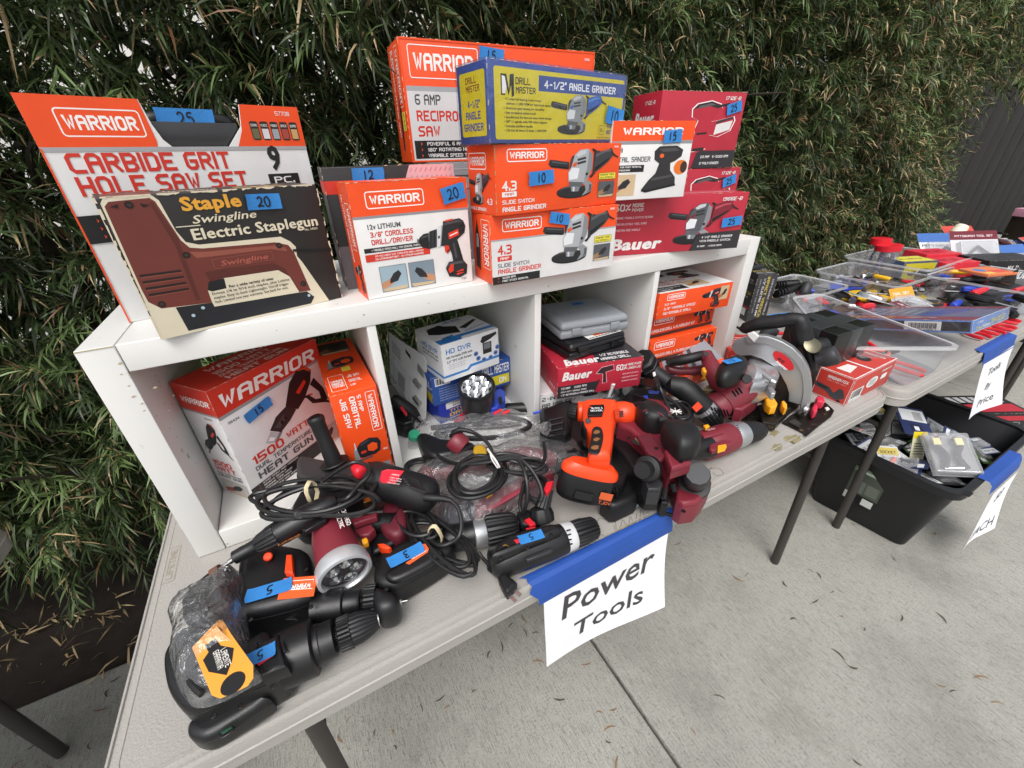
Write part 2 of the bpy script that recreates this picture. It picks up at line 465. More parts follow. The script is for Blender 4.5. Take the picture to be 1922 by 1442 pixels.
def tape_piece(parent, O, u, n, w, h, txt, m=None, lift=.0022, name='price_tape'):
    """strip of painter's tape centred on O with a handwritten price"""
    u = Vector(u).normalized(); n = Vector(n).normalized(); v = n.cross(u).normalized(); O = Vector(O)
    rnd = random.Random(int(abs(O.x*1e4+O.y*1e5)) + len(txt))
    mb = MB(); N = 9; vs = []
    for i in range(N+1):
        for k, j in enumerate((-.5, -.17, .17, .5)):
            dx = rnd.uniform(-.02, .02)*w if i in (0, N) else 0
            vs.append(O+u*((i/N-.5)*w+dx)+v*(j*h)+n*(lift+rnd.uniform(0, .0005)+(.0012 if i in (0, N) else 0)))
    mb.add(vs, [(i*4+k, (i+1)*4+k, (i+1)*4+k+1, i*4+k+1) for i in range(N) for k in range(3)], m or tapem, True)
    t = mb.build(name, parent)
    if txt:
        hb = MB(); hh = h*.62; ww = hh*.62; tot = len(txt)*ww*1.15; x0 = -tot/2
        for k, ch in enumerate(txt):
            for st in DIG[ch]:
                pts = smooth_path([(x0+k*ww*1.15+a*ww, (b-.5)*hh, 0) for a, b in st], 4)
                P = [O+u*p.x+v*p.y+n*(lift+.0011) for p in pts]; vs = []
                for i, p in enumerate(P):
                    d = (P[min(i+1, len(P)-1)]-P[max(i-1, 0)]).normalized(); q = n.cross(d)*(.0011 if h > .02 else .0008)
                    vs += [p+q, p-q]
                hb.add(vs, [(2*i, 2*i+1, 2*i+3, 2*i+2) for i in range(len(P)-1)], marker)
        hb.build('handwriting', t)
    return t
# ================================================================ ground
def ground_mats():
    m = bpy.data.materials.new('broomed_concrete'); m.use_nodes = True; t = m.node_tree; b = t.nodes['Principled BSDF']
    b.inputs['Roughness'].default_value = .85
    tc = t.nodes.new('ShaderNodeTexCoord')
    def noise(scale, det, vec=None, rough=.6):
        n = t.nodes.new('ShaderNodeTexNoise'); n.inputs['Scale'].default_value = scale; n.inputs['Detail'].default_value = det; n.inputs['Roughness'].default_value = rough
        t.links.new(vec or tc.outputs['Object'], n.inputs['Vector']); return n
    mp = t.nodes.new('ShaderNodeMapping'); mp.inputs['Scale'].default_value = (330, 26, 1); mp.inputs['Rotation'].default_value = (0, 0, R(3))
    t.links.new(tc.outputs['Object'], mp.inputs[0])
    broom = noise(1, 4, mp.outputs[0], .75)
    patch = noise(2.2, 8); speck = noise(190, 4, None, .85); fine = noise(900, 2)
    def ramp(n, stops):
        r = t.nodes.new('ShaderNodeValToRGB'); e = r.color_ramp.elements
        e[0].position, e[0].color = stops[0][0], (*lin(stops[0][1]), 1); e[1].position, e[1].color = stops[-1][0], (*lin(stops[-1][1]), 1)
        for p_, c_ in stops[1:-1]:
            q = e.new(p_); q.color = (*lin(c_), 1)
        t.links.new(n.outputs[0], r.inputs[0]); return r
    base = ramp(patch, [(.28, 'A3A199'), (.5, 'BFBDB3'), (.72, 'C9C7BD')])
    br = ramp(broom, [(.34, '4E4C48'), (.47, 'DCDCDC'), (.7, 'FFFFFF')])
    sp = ramp(speck, [(.33, '34322F'), (.43, 'E8E8E8'), (.7, 'FFFFFF')])
    def mult(a, c, f):
        x = t.nodes.new('ShaderNodeMix'); x.data_type = 'RGBA'; x.blend_type = 'MULTIPLY'; x.inputs[0].default_value = f
        t.links.new(a, x.inputs[6]); t.links.new(c, x.inputs[7]); return x.outputs[2]
    o = mult(mult(base.outputs[0], br.outputs[0], .55), sp.outputs[0], .9)
    # a few damp brown stains
    st = noise(1.1, 9, None, .7); mr = t.nodes.new('ShaderNodeMapRange'); mr.inputs[1].default_value = .60; mr.inputs[2].default_value = .72
    mr.inputs[4].default_value = .35; t.links.new(st.outputs[0], mr.inputs[0])
    x = t.nodes.new('ShaderNodeMix'); x.data_type = 'RGBA'; t.links.new(mr.outputs[0], x.inputs[0]); t.links.new(o, x.inputs[6]); x.inputs[7].default_value = (*lin('5E574C'), 1)
    t.links.new(x.outputs[2], b.inputs['Base Color'])
    ad = t.nodes.new('ShaderNodeMath'); ad.operation = 'MULTIPLY_ADD'; ad.inputs[1].default_value = .5
    t.links.new(fine.outputs[0], ad.inputs[0]); t.links.new(broom.outputs[0], ad.inputs[2])
    bp = t.nodes.new('ShaderNodeBump'); bp.inputs['Strength'].default_value = 1; bp.inputs['Distance'].default_value = .003
    t.links.new(ad.outputs[0], bp.inputs['Height']); t.links.new(bp.outputs[0], b.inputs['Normal'])
    return m
concrete = ground_mats()
soil = mat('garden_soil', '2A211A', .95, bump=1.0, bscale=60, vary=.5, vscale=22)
soil_dark = mat('damp_subsoil', '1C1713', .95)
# soil sheet reaching the horizon, gently uneven near the hedge
mb = MB()
nx, ny = 60, 20; vs = []; fs = []
rs = random.Random(3)
for j in range(ny+1):
    for i in range(nx+1):
        x = -2.5+9*i/nx; y = .80+3.2*j/ny
        vs.append((x, y, -.018+rs.uniform(0, .02)+(.03 if j > 2 else 0)))
for j in range(ny):
    for i in range(nx):
        a = j*(nx+1)+i; fs.append((a, a+1, a+nx+2, a+nx+1))
mb.add(vs, fs, soil, True)
tag(mb.build('soil'), kind='structure')
mb = MB(); mb.add([(-60, -60, -.05), (90, -60, -.05), (90, 90, -.05), (-60, 90, -.05)], [(0, 1, 2, 3)], soil_dark)
tag(mb.build('ground'), kind='structure')
pavement = tag(bpy.data.objects.new('pavement', None), kind='structure'); col.objects.link(pavement)
def slab_piece(x0, x1, y0, y1):
    m = MB(); m.box(((x0+x1)/2, (y0+y1)/2, -.024), (x1-x0, y1-y0, .048), concrete, bev=.006)
    return m.build('slab', pavement)
g = .0045
xs_ = [-12, -6.2, -2.2, .908, 4.0, 7.1, 10.2, 16]
for i in range(len(xs_)-1):
    for (ya, yb) in ((-12, -3.2), (-3.2, .834)):
        slab_piece(xs_[i]+g, xs_[i+1]-g, ya+g, yb-(g if yb < 0 else 0))

# ================================================================ backdrop beyond the hedge
wallm = mat('pale_render', 'E6E3DC', .8, vary=.08, vscale=3)
o = MB().box((-.5, 5.0, 1.6), (13, .2, 3.3), wallm, bev=.01).build('backdrop_wall')  # added pale wall supplies the brightness in the hedge gaps
tag(o, 'pale backdrop wall added to show as bright specks through the hedge', 'wall')
fence = thing('wooden_fence', 'dark weathered fence of wide upright boards beyond the end of the hedge', 'fence', (0, 0, 0))
wood = mat('weathered_board', '221E1C', .8, bump=.6, bscale=40, vary=.35, vscale=5)
rf = random.Random(8)
x = 4.6
while x < 13:
    w = .29
    m = MB(); m.box((x+w/2, 1.62+rf.uniform(-.006, .006), 1.12), (w-.012, .022, 2.3+rf.uniform(-.01, .01)), wood, bev=.003); m.build('board', fence)
    x += w
for z in (.35, 1.9): MB().box((8.9, 1.66, z), (8.6, .04, .09), wood, bev=.004).build('rail', fence)

# ================================================================ hedge
def leaf_mat():
    m = bpy.data.materials.new('hedge_leaf'); m.use_nodes = True; t = m.node_tree; b = t.nodes['Principled BSDF']
    a = t.nodes.new('ShaderNodeAttribute'); a.attribute_name = 'leafcol'
    t.links.new(a.outputs['Color'], b.inputs['Base Color'])
    b.inputs['Roughness'].default_value = .42
    b.inputs['Specular IOR Level'].default_value = .45
    tr = t.nodes.new('ShaderNodeBsdfTranslucent'); t.links.new(a.outputs['Color'], tr.inputs[0])
    mx = t.nodes.new('ShaderNodeMixShader'); mx.inputs[0].default_value = .22
    out = t.nodes['Material Output']
    t.links.new(b.outputs[0], mx.inputs[1]); t.links.new(tr.outputs[0], mx.inputs[2]); t.links.new(mx.outputs[0], out.inputs[0])
    return m
leafm = leaf_mat()
bark = mat('hedge_bark', '2F261E', .9, bump=.8, bscale=60, vary=.4)
def nrm(a): return a/np.maximum(np.linalg.norm(a, axis=-1, keepdims=True), 1e-9)
def build_foliage(name, parent, bases, dirs, lens, nleaf, llen, lwid, seed, seg=3, dry=.13):
    """sprays of long narrow leaves: every leaf is a curved strip of its own"""
    rng = np.random.default_rng(seed); S = len(bases)
    dirs = nrm(dirs)
    t = (np.arange(nleaf)+rng.random((S, nleaf)))/nleaf                       # S,n
    side0 = nrm(np.cross(dirs, rng.normal(size=(S, 3)))); side1 = np.cross(dirs, side0)
    droop = rng.uniform(.0, .45, (S, 1, 1))*np.array([0, 0, -1.0])
    P = bases[:, None]+dirs[:, None]*(lens[:, None]*t)[..., None]+droop*(lens[:, None]*t**2)[..., None]
    ang = np.arange(nleaf)*2.4+rng.random((S, 1))*6.28+rng.normal(0, .5, (S, nleaf))
    rad = side0[:, None]*np.cos(ang)[..., None]+side1[:, None]*np.sin(ang)[..., None]*.55
    fw = rng.uniform(.35, .9, (S, nleaf))[..., None]+t[..., None]*.8
    L = nrm(rad+dirs[:, None]*fw+rng.normal(0, .12, (S, nleaf, 3)))
    ll = llen*rng.uniform(.55, 1.15, (S, nleaf))*(1-.35*t); lw = lwid*rng.uniform(.75, 1.2, (S, nleaf))
    up = nrm(np.array([0, 0, 1.0])+rng.normal(0, .45, (S, nleaf, 3)))
    wd = nrm(np.cross(L, up)); nn = np.cross(wd, L)
    curl = rng.normal(.22, .22, (S, nleaf))
    isdry = rng.random((S, nleaf)) < (dry*(.4+1.6*(rng.random((S, 1)) < .35)))
    curl = np.where(isdry, curl+rng.uniform(.1, .7, (S, nleaf)), curl)
    N = S*nleaf
    P, L, wd, nn = P.reshape(N, 3), L.reshape(N, 3), wd.reshape(N, 3), nn.reshape(N, 3)
    ll, lw, curl, isdry = ll.ravel(), lw.ravel(), curl.ravel(), isdry.ravel()
    prof = {3: [.35, 1.0, .75, 0], 2: [.5, 1.0, 0]}[seg]
    V = []
    for k in range(seg):
        s_ = k/seg; c = P+L*(ll*s_)[:, None]-nn*(curl*ll*s_*s_)[:, None]-np.array([0, 0, 1.])*(ll*s_*s_*.18)[:, None]
        V += [c-wd*(lw*prof[k]/2)[:, None], c+wd*(lw*prof[k]/2)[:, None]]
    s_ = 1.0; V.append(P+L*(ll)[:, None]-nn*(curl*ll)[:, None]-np.array([0, 0, 1.])*(ll*.18)[:, None])
    nv = len(V); V = np.stack(V, 1).reshape(-1, 3)
    base = (np.arange(N)*nv)[:, None]
    loops = []; 
    quads = np.concatenate([base+np.array([2*k, 2*k+1, 2*k+3, 2*k+2]) for k in range(seg-1)], 1).reshape(N, -1)
    tri = base+np.array([2*seg-2, 2*seg-1, 2*seg])
    allv = np.concatenate([quads, tri], 1).ravel().astype(np.int32)
    sizes = np.tile(np.array([4]*(seg-1)+[3]), N)
    starts = np.concatenate([[0], np.cumsum(sizes)[:-1]]).astype(np.int32)
    me = bpy.data.meshes.new(name); me.vertices.add(len(V)); me.vertices.foreach_set('co', V.ravel().astype(np.float32))
    me.loops.add(len(allv)); me.loops.foreach_set('vertex_index', allv)
    me.polygons.add(len(sizes)); me.polygons.foreach_set('loop_start', starts)
    me.polygons.foreach_set('loop_total', sizes.astype(np.int32))
    me.polygons.foreach_set('use_smooth', np.ones(len(sizes), bool))
    # leaf colours: deep green to olive, fresh shoots lightened as painted highlights, dry straw
    g = rng.random(N)[:, None]; shoot = np.repeat(rng.random(S), nleaf)[:, None]
    c0, c1, c2 = np.array(lin('222E1A')), np.array(lin('4E6139')), np.array(lin('869F62'))
    C = c0+(c1-c0)*g; C = np.where(shoot > .74, C*.35+c2*.65*(.8+.4*g), C)
    dryc = np.array(lin('C9AE84'))*(.55+.7*rng.random(N)[:, None]); dryc2 = np.array(lin('8A6648'))*(.6+.6*rng.random(N)[:, None])
    dc = np.where(rng.random(N)[:, None] < .65, dryc, dryc2)
    C = np.where(isdry[:, None], dc, C)
    tipdry = (rng.random(N) < dry*1.5)
    cc = np.repeat(C[:, None], nv, 1)
    cc[tipdry, 2*seg-2:] = dryc[tipdry][:, None]
    if seg == 3: cc[tipdry, 4:] = dryc[tipdry][:, None]
    cc = np.concatenate([cc, np.ones((N, nv, 1))], 2).reshape(-1, 4)
    at = me.color_attributes.new('leafcol', 'FLOAT_COLOR', 'POINT'); at.data.foreach_set('color', cc.ravel().astype(np.float32))
    me.materials.append(leafm); me.update(calc_edges=True)
    o = bpy.data.objects.new(name, me); col.objects.link(o); o.parent = parent; o['kind'] = 'stuff'
    # twigs
    return o
hedge = thing('hedge', 'tall dense hedge of long narrow dark green leaves with dry tan tips behind the tables', 'hedge', (0, 0, 0))
def hfront(x, z, rng):
    b = .10*np.sin(x*2.3+z*1.7)+.07*np.sin(x*5.1-z*3.3+1)+.05*np.sin(x*9+z*7)
    f = .98+b*.8
    f = np.where(z < .75, f+(.75-z)*.30, f)                 # thinner towards the ground
    f = np.where((z > 1.45) & (x < 1.3), f-.16*np.clip((z-1.45)/.3, 0, 1), f)
    return f
def sprays(n, x0, x1, z0, z1, depth0, depth1, seed, yb=0):
    rng = np.random.default_rng(seed)
    x = rng.uniform(x0, x1, n); z = rng.uniform(z0, z1, n)
    d = rng.uniform(depth0, depth1, n)
    y = hfront(x, z, rng)+d
    e = np.clip((x-4.75)/.35, 0, 1); y = y+e*.5*rng.random(n)
    # start further back, grow outwards and a bit up or down
    dirs = np.stack([rng.normal(0, .65, n), -np.abs(rng.normal(.8, .35, n)), rng.normal(.05, .55, n)], 1)
    b = np.stack([x, y+.12, z], 1)
    return b, dirs, rng.uniform(.14, .27, n)
for k, (n, x0, x1, z0, z1, d0, d1, nl, ln, wd, seg, dry) in enumerate([
    (1900, -1.3, 1.1, .28, 2.05, .0, .16, 30, .094, .0054, 3, .045),
    (2000, 1.1, 3.0, .35, 2.3, .0, .16, 30, .082, .0052, 3, .05),
    (3200, 3.0, 5.05, .3, 2.75, .0, .18, 30, .072, .0054, 2, .08),
    (1500, -1.4, 1.1, .22, 2.2, .16, .42, 22, .09, .0105, 2, .03),
    (1700, 1.1, 3.0, .3, 2.4, .16, .42, 22, .085, .011, 2, .06),
    (1600, 3.0, 5.1, .3, 2.8, .18, .45, 20, .085, .013, 2, .08),
    (1900, -1.9, 1.5, .25, 2.6, .45, .95, 18, .12, .024, 2, .02),
    (1900, 1.2, 5.2, .25, 2.9, .45, .85, 18, .12, .028, 2, .03),
    (900, 4.6, 5.9, 1.75, 3.0, -.1, .16, 28, .076, .0062, 2, .08), (600, 4.6, 5.9, 1.8, 3.05, .1, .7, 20, .11, .022, 2, .04)]):
    b_, d_, l_ = sprays(n, x0, x1, z0, z1, d0, d1, 40+k)
    build_foliage('foliage', hedge, b_, d_, l_, nl, ln, wd, 70+k, seg, dry)
rng = random.Random(5)
for i, x in enumerate([-1.0, -.62, -.2, .3, .75, 1.2, 1.7, 2.2, 2.8, 3.4, 4.0, 4.6]):
    m = MB(); y = 1.38+rng.uniform(-.08, .1)
    pts = smooth_path([(x, y, -.03), (x+rng.uniform(-.05, .05), y, .6), (x+rng.uniform(-.1, .1), y-.03, 1.3), (x+rng.uniform(-.15, .15), y, 2.3)], 4)
    m.tube(pts, [.032-.02*j/len(pts) for j in range(len(pts))], bark, 7)
    for z in (.35, .6, .85, 1.05, 1.3, 1.5, 1.75):
        for sgn in (-1, 1):
            a = Vector((x, y, z)); e = a+Vector((sgn*rng.uniform(.12, .35), -rng.uniform(.1, .4), rng.uniform(.05, .35)))
            mid = (a+e)/2+Vector((0, 0, rng.uniform(-.05, .08)))
            m.tube(smooth_path([a, mid, e], 4), [.010, .009, .0085, .008, .007, .006, .005, .004, .003], bark, 5)
    m.build('trunk', hedge)
# dead leaves and twigs matted on the soil under the hedge
rl = np.random.default_rng(11); n = 260
b_ = np.stack([rl.uniform(-1.6, 2.2, n), rl.uniform(.86, 1.5, n), rl.uniform(.0, .03, n)], 1)
d_ = np.stack([rl.normal(0, 1, n), rl.normal(0, 1, n), rl.normal(0, .1, n)], 1)
lo = build_foliage('leaf_litter', None, b_, d_, rl.uniform(.05, .2, n), 6, .07, .006, 5, 2, .95)
tag(lo, 'dry fallen hedge leaves scattered over the dark soil', 'leaf litter')

# fallen leaves lying on the concrete
lv = []
for c, nm in (('8E7152', 'dry'), ('4A5138', 'green'), ('5B4636', 'brown')):
    for ln in (.038, .058):
        m = MB(); N = 7; vs = []
        for i in range(N+1):
            s_ = i/N; wv = .0042*math.sin(math.pi*min(1, s_*.93+.07))**.7; yy = .012*math.sin(s_*2.6)
            vs += [(s_*ln-ln/2, yy-wv, .0012+.004*math.sin(s_*3.1)), (s_*ln-ln/2, yy, .0004+.004*math.sin(s_*3.1)), (s_*ln-ln/2, yy+wv, .0016+.004*math.sin(s_*3.1))]
        m.add(vs, [(i*3+k, i*3+k+3, i*3+k+4, i*3+k+1) for i in range(N) for k in (0, 1)], mat('fallen_leaf_'+nm, c, .7, vary=.3, vscale=40), True)
        lv.append((nm, m))
lvo = {}
spots = [(1385, 1085), (1400, 1078), (1475, 1097), (1520, 1072), (1535, 1080), (1560, 1110), (1528, 1128), (1490, 1165), (1580, 1160), (1620, 1180), (1572, 1230), (1690, 1160), (1765, 1285), (1790, 1300), (1843, 1275), (1872, 1322), (1925, 1380), (1350, 1310), (1600, 1250), (1765, 1160), (1680, 1050), (1770, 970), (1300, 1375), (1610, 1430),
         (655, 1352), (640, 1385), (705, 1375), (735, 1375), (740, 1405), (790, 1330), (825, 1310), (840, 1330), (890, 1300), (920, 1230), (940, 1215), (960, 1175), (985, 1190), (1005, 1190), (1010, 1245), (1050, 1310), (1125, 1340), (1145, 1370), (1150, 1330), (1142, 1390), (985, 1160), (1100, 1245), (1160, 1437), (1600, 985), (1750, 1000), (1270, 1020),
         (190, 1330), (205, 1300), (120, 1420), (60, 1400), (170, 1400), (30, 1440), (215, 1275), (95, 1437), (40, 1375)]
rn = random.Random(21)
for i, (a, b) in enumerate(spots):
    k = rn.choice([0, 0, 1, 2, 3, 4, 4, 5]); nm = lv[k][0]
    if k not in lvo:
        o = lv[k][1].build('fallen_leaf'); lvo[k] = o
    else: o = lvo[k].copy(); col.objects.link(o)
    q = PX(a, b, z=0.001); o.location = q; o.rotation_euler = (rn.uniform(-.05, .05), rn.uniform(-.05, .05), rn.uniform(0, 6.28)); s_ = rn.uniform(.36, .72); o.scale = (s_, s_*rn.uniform(.6, 1.1), s_)
    reg = 'left of the table' if a < 300 else 'under the near table corner' if a < 900 else 'below the power tools sign' if a < 1120 else 'by the concrete joint' if a < 1240 else 'right of the sign' if a < 1440 else 'by the table leg' if b < 1150 and a < 1650 else 'in the foreground' if b > 1230 else 'in front of the black tote'
    ang = ('pointing away', 'lying crosswise')[abs(math.cos(o.rotation_euler.z)) > .7]
    near = ('farther', 'nearer')[b > 1290 if a < 1250 else b > 1150]
    tag(o, '%s %s hedge leaf %s, the %s, %s' % ('long' if s_*(1, 1.4)[k % 2] > .75 else 'short', {'dry': 'dry tan', 'green': 'dull green', 'brown': 'dark brown shrivelled'}[nm], ang, near, reg), 'leaf', 'fallen hedge leaves on the concrete')

rg_ = np.random.default_rng(9); ng = 1500; gx, gy = rg_.uniform(-1.2, 3.6, ng), rg_.uniform(-1.6, .82, ng); gs = rg_.uniform(.0007, .0024, ng); ga = rg_.uniform(0, 6.28, ng)
m = MB(); gm = mat('pavement_grit', '4A453E', .9, vary=.5, vscale=9)
for x, y, r_, a in zip(gx, gy, gs, ga): m.add([(x+r_*math.cos(a+k*2.1), y+r_*math.sin(a+k*2.1), .0006) for k in range(3)]+[(x, y, r_*.8)], [(0, 1, 3), (1, 2, 3), (2, 0, 3)], gm)
tag(m.build('pavement_grit'), 'tiny dark crumbs of grit sprinkled over the concrete', 'grit', kind='stuff')
# ================================================================ folding tables
tabletop = mat('putty_moulded_plastic', 'A5A19B', .5, bump=.9, bscale=300, vary=.05, vscale=5, wear=('8C8378', 9, .67))
legm = mat('taupe_powder_coat', '383431', .45, vary=.1, vscale=20)
def table_top_mesh(w, d, r=.05):
    m = MB()
    prof = [(.026, 0), (.0215, 0), (.0208, .0009), (.0190, .0009), (.0178, -.0036), (.0086, -.0042), (.0076, -.0014), (.0050, -.0014), (.0030, -.0046), (.0018, -.0085), (.0012, -.027), (-.0006, -.0285), (-.0006, -.0305), (.0012, -.032), (.0022, -.055), (.006, -.0575), (.012, -.057), (.02, -.03)]
    n = 9; vs = []; fs = []; N = 0
    for ins, z in prof:
        ring = rrect(ins, ins, w-ins, d-ins, max(r-ins, .02), n-1); N = len(ring)
        vs += [(x, y, z) for x, y in ring]
    for k in range(len(prof)-1):
        for i in range(N): fs.append((k*N+i, k*N+(i+1) % N, (k+1)*N+(i+1) % N, (k+1)*N+i))
    fs = [f[::-1] for f in fs]
    m.add(vs, fs, tabletop, True)
    m.add(vs[:N], [tuple(range(N))], tabletop); m.add(vs[-N:], [tuple(range(N))[::-1]], tabletop)
    m.sharp = 30; return m
def folding_table(x, y, w, d, label, rz=0, z=.74, ends=(.17, .16), group='beige folding tables in a row'):
    t = thing('folding_table', label, 'folding table', (x, y, 0), rz, group)
    tt = table_top_mesh(w, d).build('tabletop', t); tt.location = (0, 0, z)
    for e, off in ((0, ends[0]), (1, ends[1])):
        xx = off if e == 0 else w-off
        for yy in (.055, d-.055):
            MB().tube([(xx, yy, .0), (xx, yy+(.02 if yy < d/2 else -.02), z-.035)], .0145, legm, 14).build('leg', t)
        MB().tube([(xx, .07, z-.05), (xx, d-.07, z-.05)], .0125, legm, 12).build('crossbar', t)
        MB().tube([(xx, .06, .50), (xx, d-.06, .50)], .009, legm, 10).build('stretcher', t)
        MB().tube([(xx, d/2, z-.06), (w/2 + (-.12 if e == 0 else .12), d/2, z-.05)], .009, legm, 8).build('brace', t)
    return t
T1 = folding_table(-.004, 0, 1.83, .762, 'beige moulded folding table carrying the white shelf and the pile of power tools', ends=(.20, .13))
T2 = folding_table(1.852, -.022, 1.83, .762, 'beige folding table with the tools by price sign on its edge', ends=(.225, .16))
T3 = folding_table(3.72, .02, 1.83, .762, 'third beige folding table farthest from the camera crowded with packaged goods', ends=(.3, .16))
T0 = folding_table(-2.135, -.075, 1.83, .762, 'beige folding table whose corner peeks in at the left edge', ends=(.2, .215))
# moulded maker mark near the left edge of the first table
mk = MB(Matrix.Translation((.040, .318, .7402)) @ Matrix.Rotation(R(90), 4, 'Z'))
fm = Face(mk, (0, 0, 0), (.085, 0, 0), (0, .020, 0), lift=.0003)
embm = mat('raised_plastic_mark', '99917F', .5)
fm.frame(0, 0, 1, 1, embm, t=.0012, r=.003); fm.text('LIFETIME', .08, .25, .5, embm, w=.84, bold=.03)
mk.build('maker_mark', T1)
# pencil scrawl and yellow stains on the top
pencil = mat('pencil_scrawl', '7A7269', .7); stainm = mat('dried_glue_stain', '8D8461', .6, vary=.3, vscale=60)
sc = MB()
def scrawl(mbx, pts, t=.0016, m=None):
    P = smooth_path([(q.x, q.y, .7404) for q in pts], 6); vs = []
    for i, p in enumerate(P):
        d = (P[min(i+1, len(P)-1)]-P[max(i-1, 0)]).normalized(); q = Vector((-d.y, d.x, 0))*t/2; vs += [p+q, p-q]
    mbx.add(vs, [(2*i, 2*i+1, 2*i+3, 2*i+2) for i in range(len(P)-1)], m or pencil)
for st in ([(1146, 978), (1128, 972), (1122, 990), (1135, 1004), (1152, 998)], [(1155, 985), (1160, 1002), (1158, 975)], [(1165, 998), (1172, 975), (1180, 992)], [(1183, 990), (1186, 968), (1194, 984), (1198, 962)], [(1204, 980), (1206, 956), (1216, 976)], [(1330, 880), (1350, 878), (1360, 888), (1348, 892), (1340, 886)], [(1316, 878), (1326, 886), (1338, 876)]):
    scrawl(sc, [PX(a, b, z=.7404) for a, b in st])
sc.build('pencil_scrawl', T1)['kind'] = 'stuff'
st_ = MB()
rn = random.Random(4)
for (a, b, rx, ry) in ((1490, 822, .03, .012), (1460, 838, .018, .008), (1440, 800, .012, .02), (1175, 990, .02, .008), (1455, 812, .02, .01)):
    c = PX(a, b, z=.7402); pts = []
    for k in range(22):
        q = k/22*6.283; rr = 1+rn.uniform(-.35, .35); pts.append((c.x+rx*rr*math.cos(q), c.y+ry*rr*math.sin(q), .7402))
    st_.add(pts, [tuple(range(22))], stainm)
st_.build('stain', T1)['kind'] = 'stuff'

# ================================================================ white cube shelf
shelfw = mat('white_foil_board', 'DEDDD9', .42, vary=.05, vscale=3, wear=('A39B8E', 34, .655))
dirtm = mat('grey_scuff', '8E8880', .8)
SX, SY, SL, SD, SHH, TH = .0695, .3506, 1.47, .39, .42, .0426
Z0 = .741
shelf = thing('shelf_unit', 'white four-cube shelf unit lying lengthwise on the near table under the boxed tools', 'shelf', (SX, SY, Z0))
MB().box((TH/2, SD/2, SHH/2), (TH, SD, SHH), shelfw, bev=.0012).build('side_panel', shelf)
MB().box((SL-TH/2, SD/2, SHH/2), (TH, SD, SHH), shelfw, bev=.0012).build('side_panel', shelf)
MB().box((SL/2, SD/2, SHH-TH/2), (SL-2*TH-.003, SD-.001, TH), shelfw, bev=.0016).build('top_panel', shelf)
MB().box((SL/2, SD/2, TH/2), (SL-2*TH-.003, SD-.001, TH), shelfw, bev=.0016).build('bottom_panel', shelf)
INN = (SL-2*TH-3*.016)/4
DIVX = []
for i in range(3):
    xx = TH+INN*(i+1)+.016*i; DIVX.append(SX+xx)
    MB().box((xx+.008, SD/2, SHH/2), (.016, SD-.004, SHH-2*TH-.001), shelfw, bev=.0008).build('divider', shelf)
sm_ = MB()
for k in range(26):
    rr = random.Random(k); x = rr.uniform(.06, 1.4); z = rr.choice([SHH-.02, SHH-.03, .02]); y = -.0003
    s_ = rr.uniform(.0006, .0022); sm_.add([(x-s_, y, z), (x, y, z-s_*.6), (x+s_*1.3, y, z+s_*.1), (x, y, z+s_)], [(0, 1, 2, 3)], dirtm)
rr = random.Random(6); beige = mat('worn_edge_band', 'B5A88A', .6)
for k in range(34):
    z = rr.uniform(.05, .40); y = rr.uniform(.01, .3); s_ = rr.uniform(.0006, .0016); sm_.add([(TH+.0004, y-s_, z), (TH+.0004, y, z-s_*1.6), (TH+.0004, y+s_, z), (TH+.0004, y, z+s_*1.6)], [(0, 1, 2, 3)], dirtm)
for k in range(9):
    x = rr.uniform(.030, .044) if k < 6 else rr.uniform(.05, .08); z = rr.uniform(.30, .395); s_ = rr.uniform(.001, .003); sm_.add([(x-s_, -.0004, z), (x, -.0004, z-s_*.5), (x+s_*1.6, -.0004, z+s_*.3), (x+s_*.3, -.0004, z+s_)], [(0, 1, 2, 3)], beige)
so_ = sm_.build('scuff', shelf); so_['kind'] = 'stuff'
m = MB(); m.box((TH/2, -.0003, SHH-.0012), (TH-.002, .0008, .0014), beige); m.build('edge_band', shelf)
FLOOR = Z0+TH      # floor of the compartments
TOP = Z0+SHH
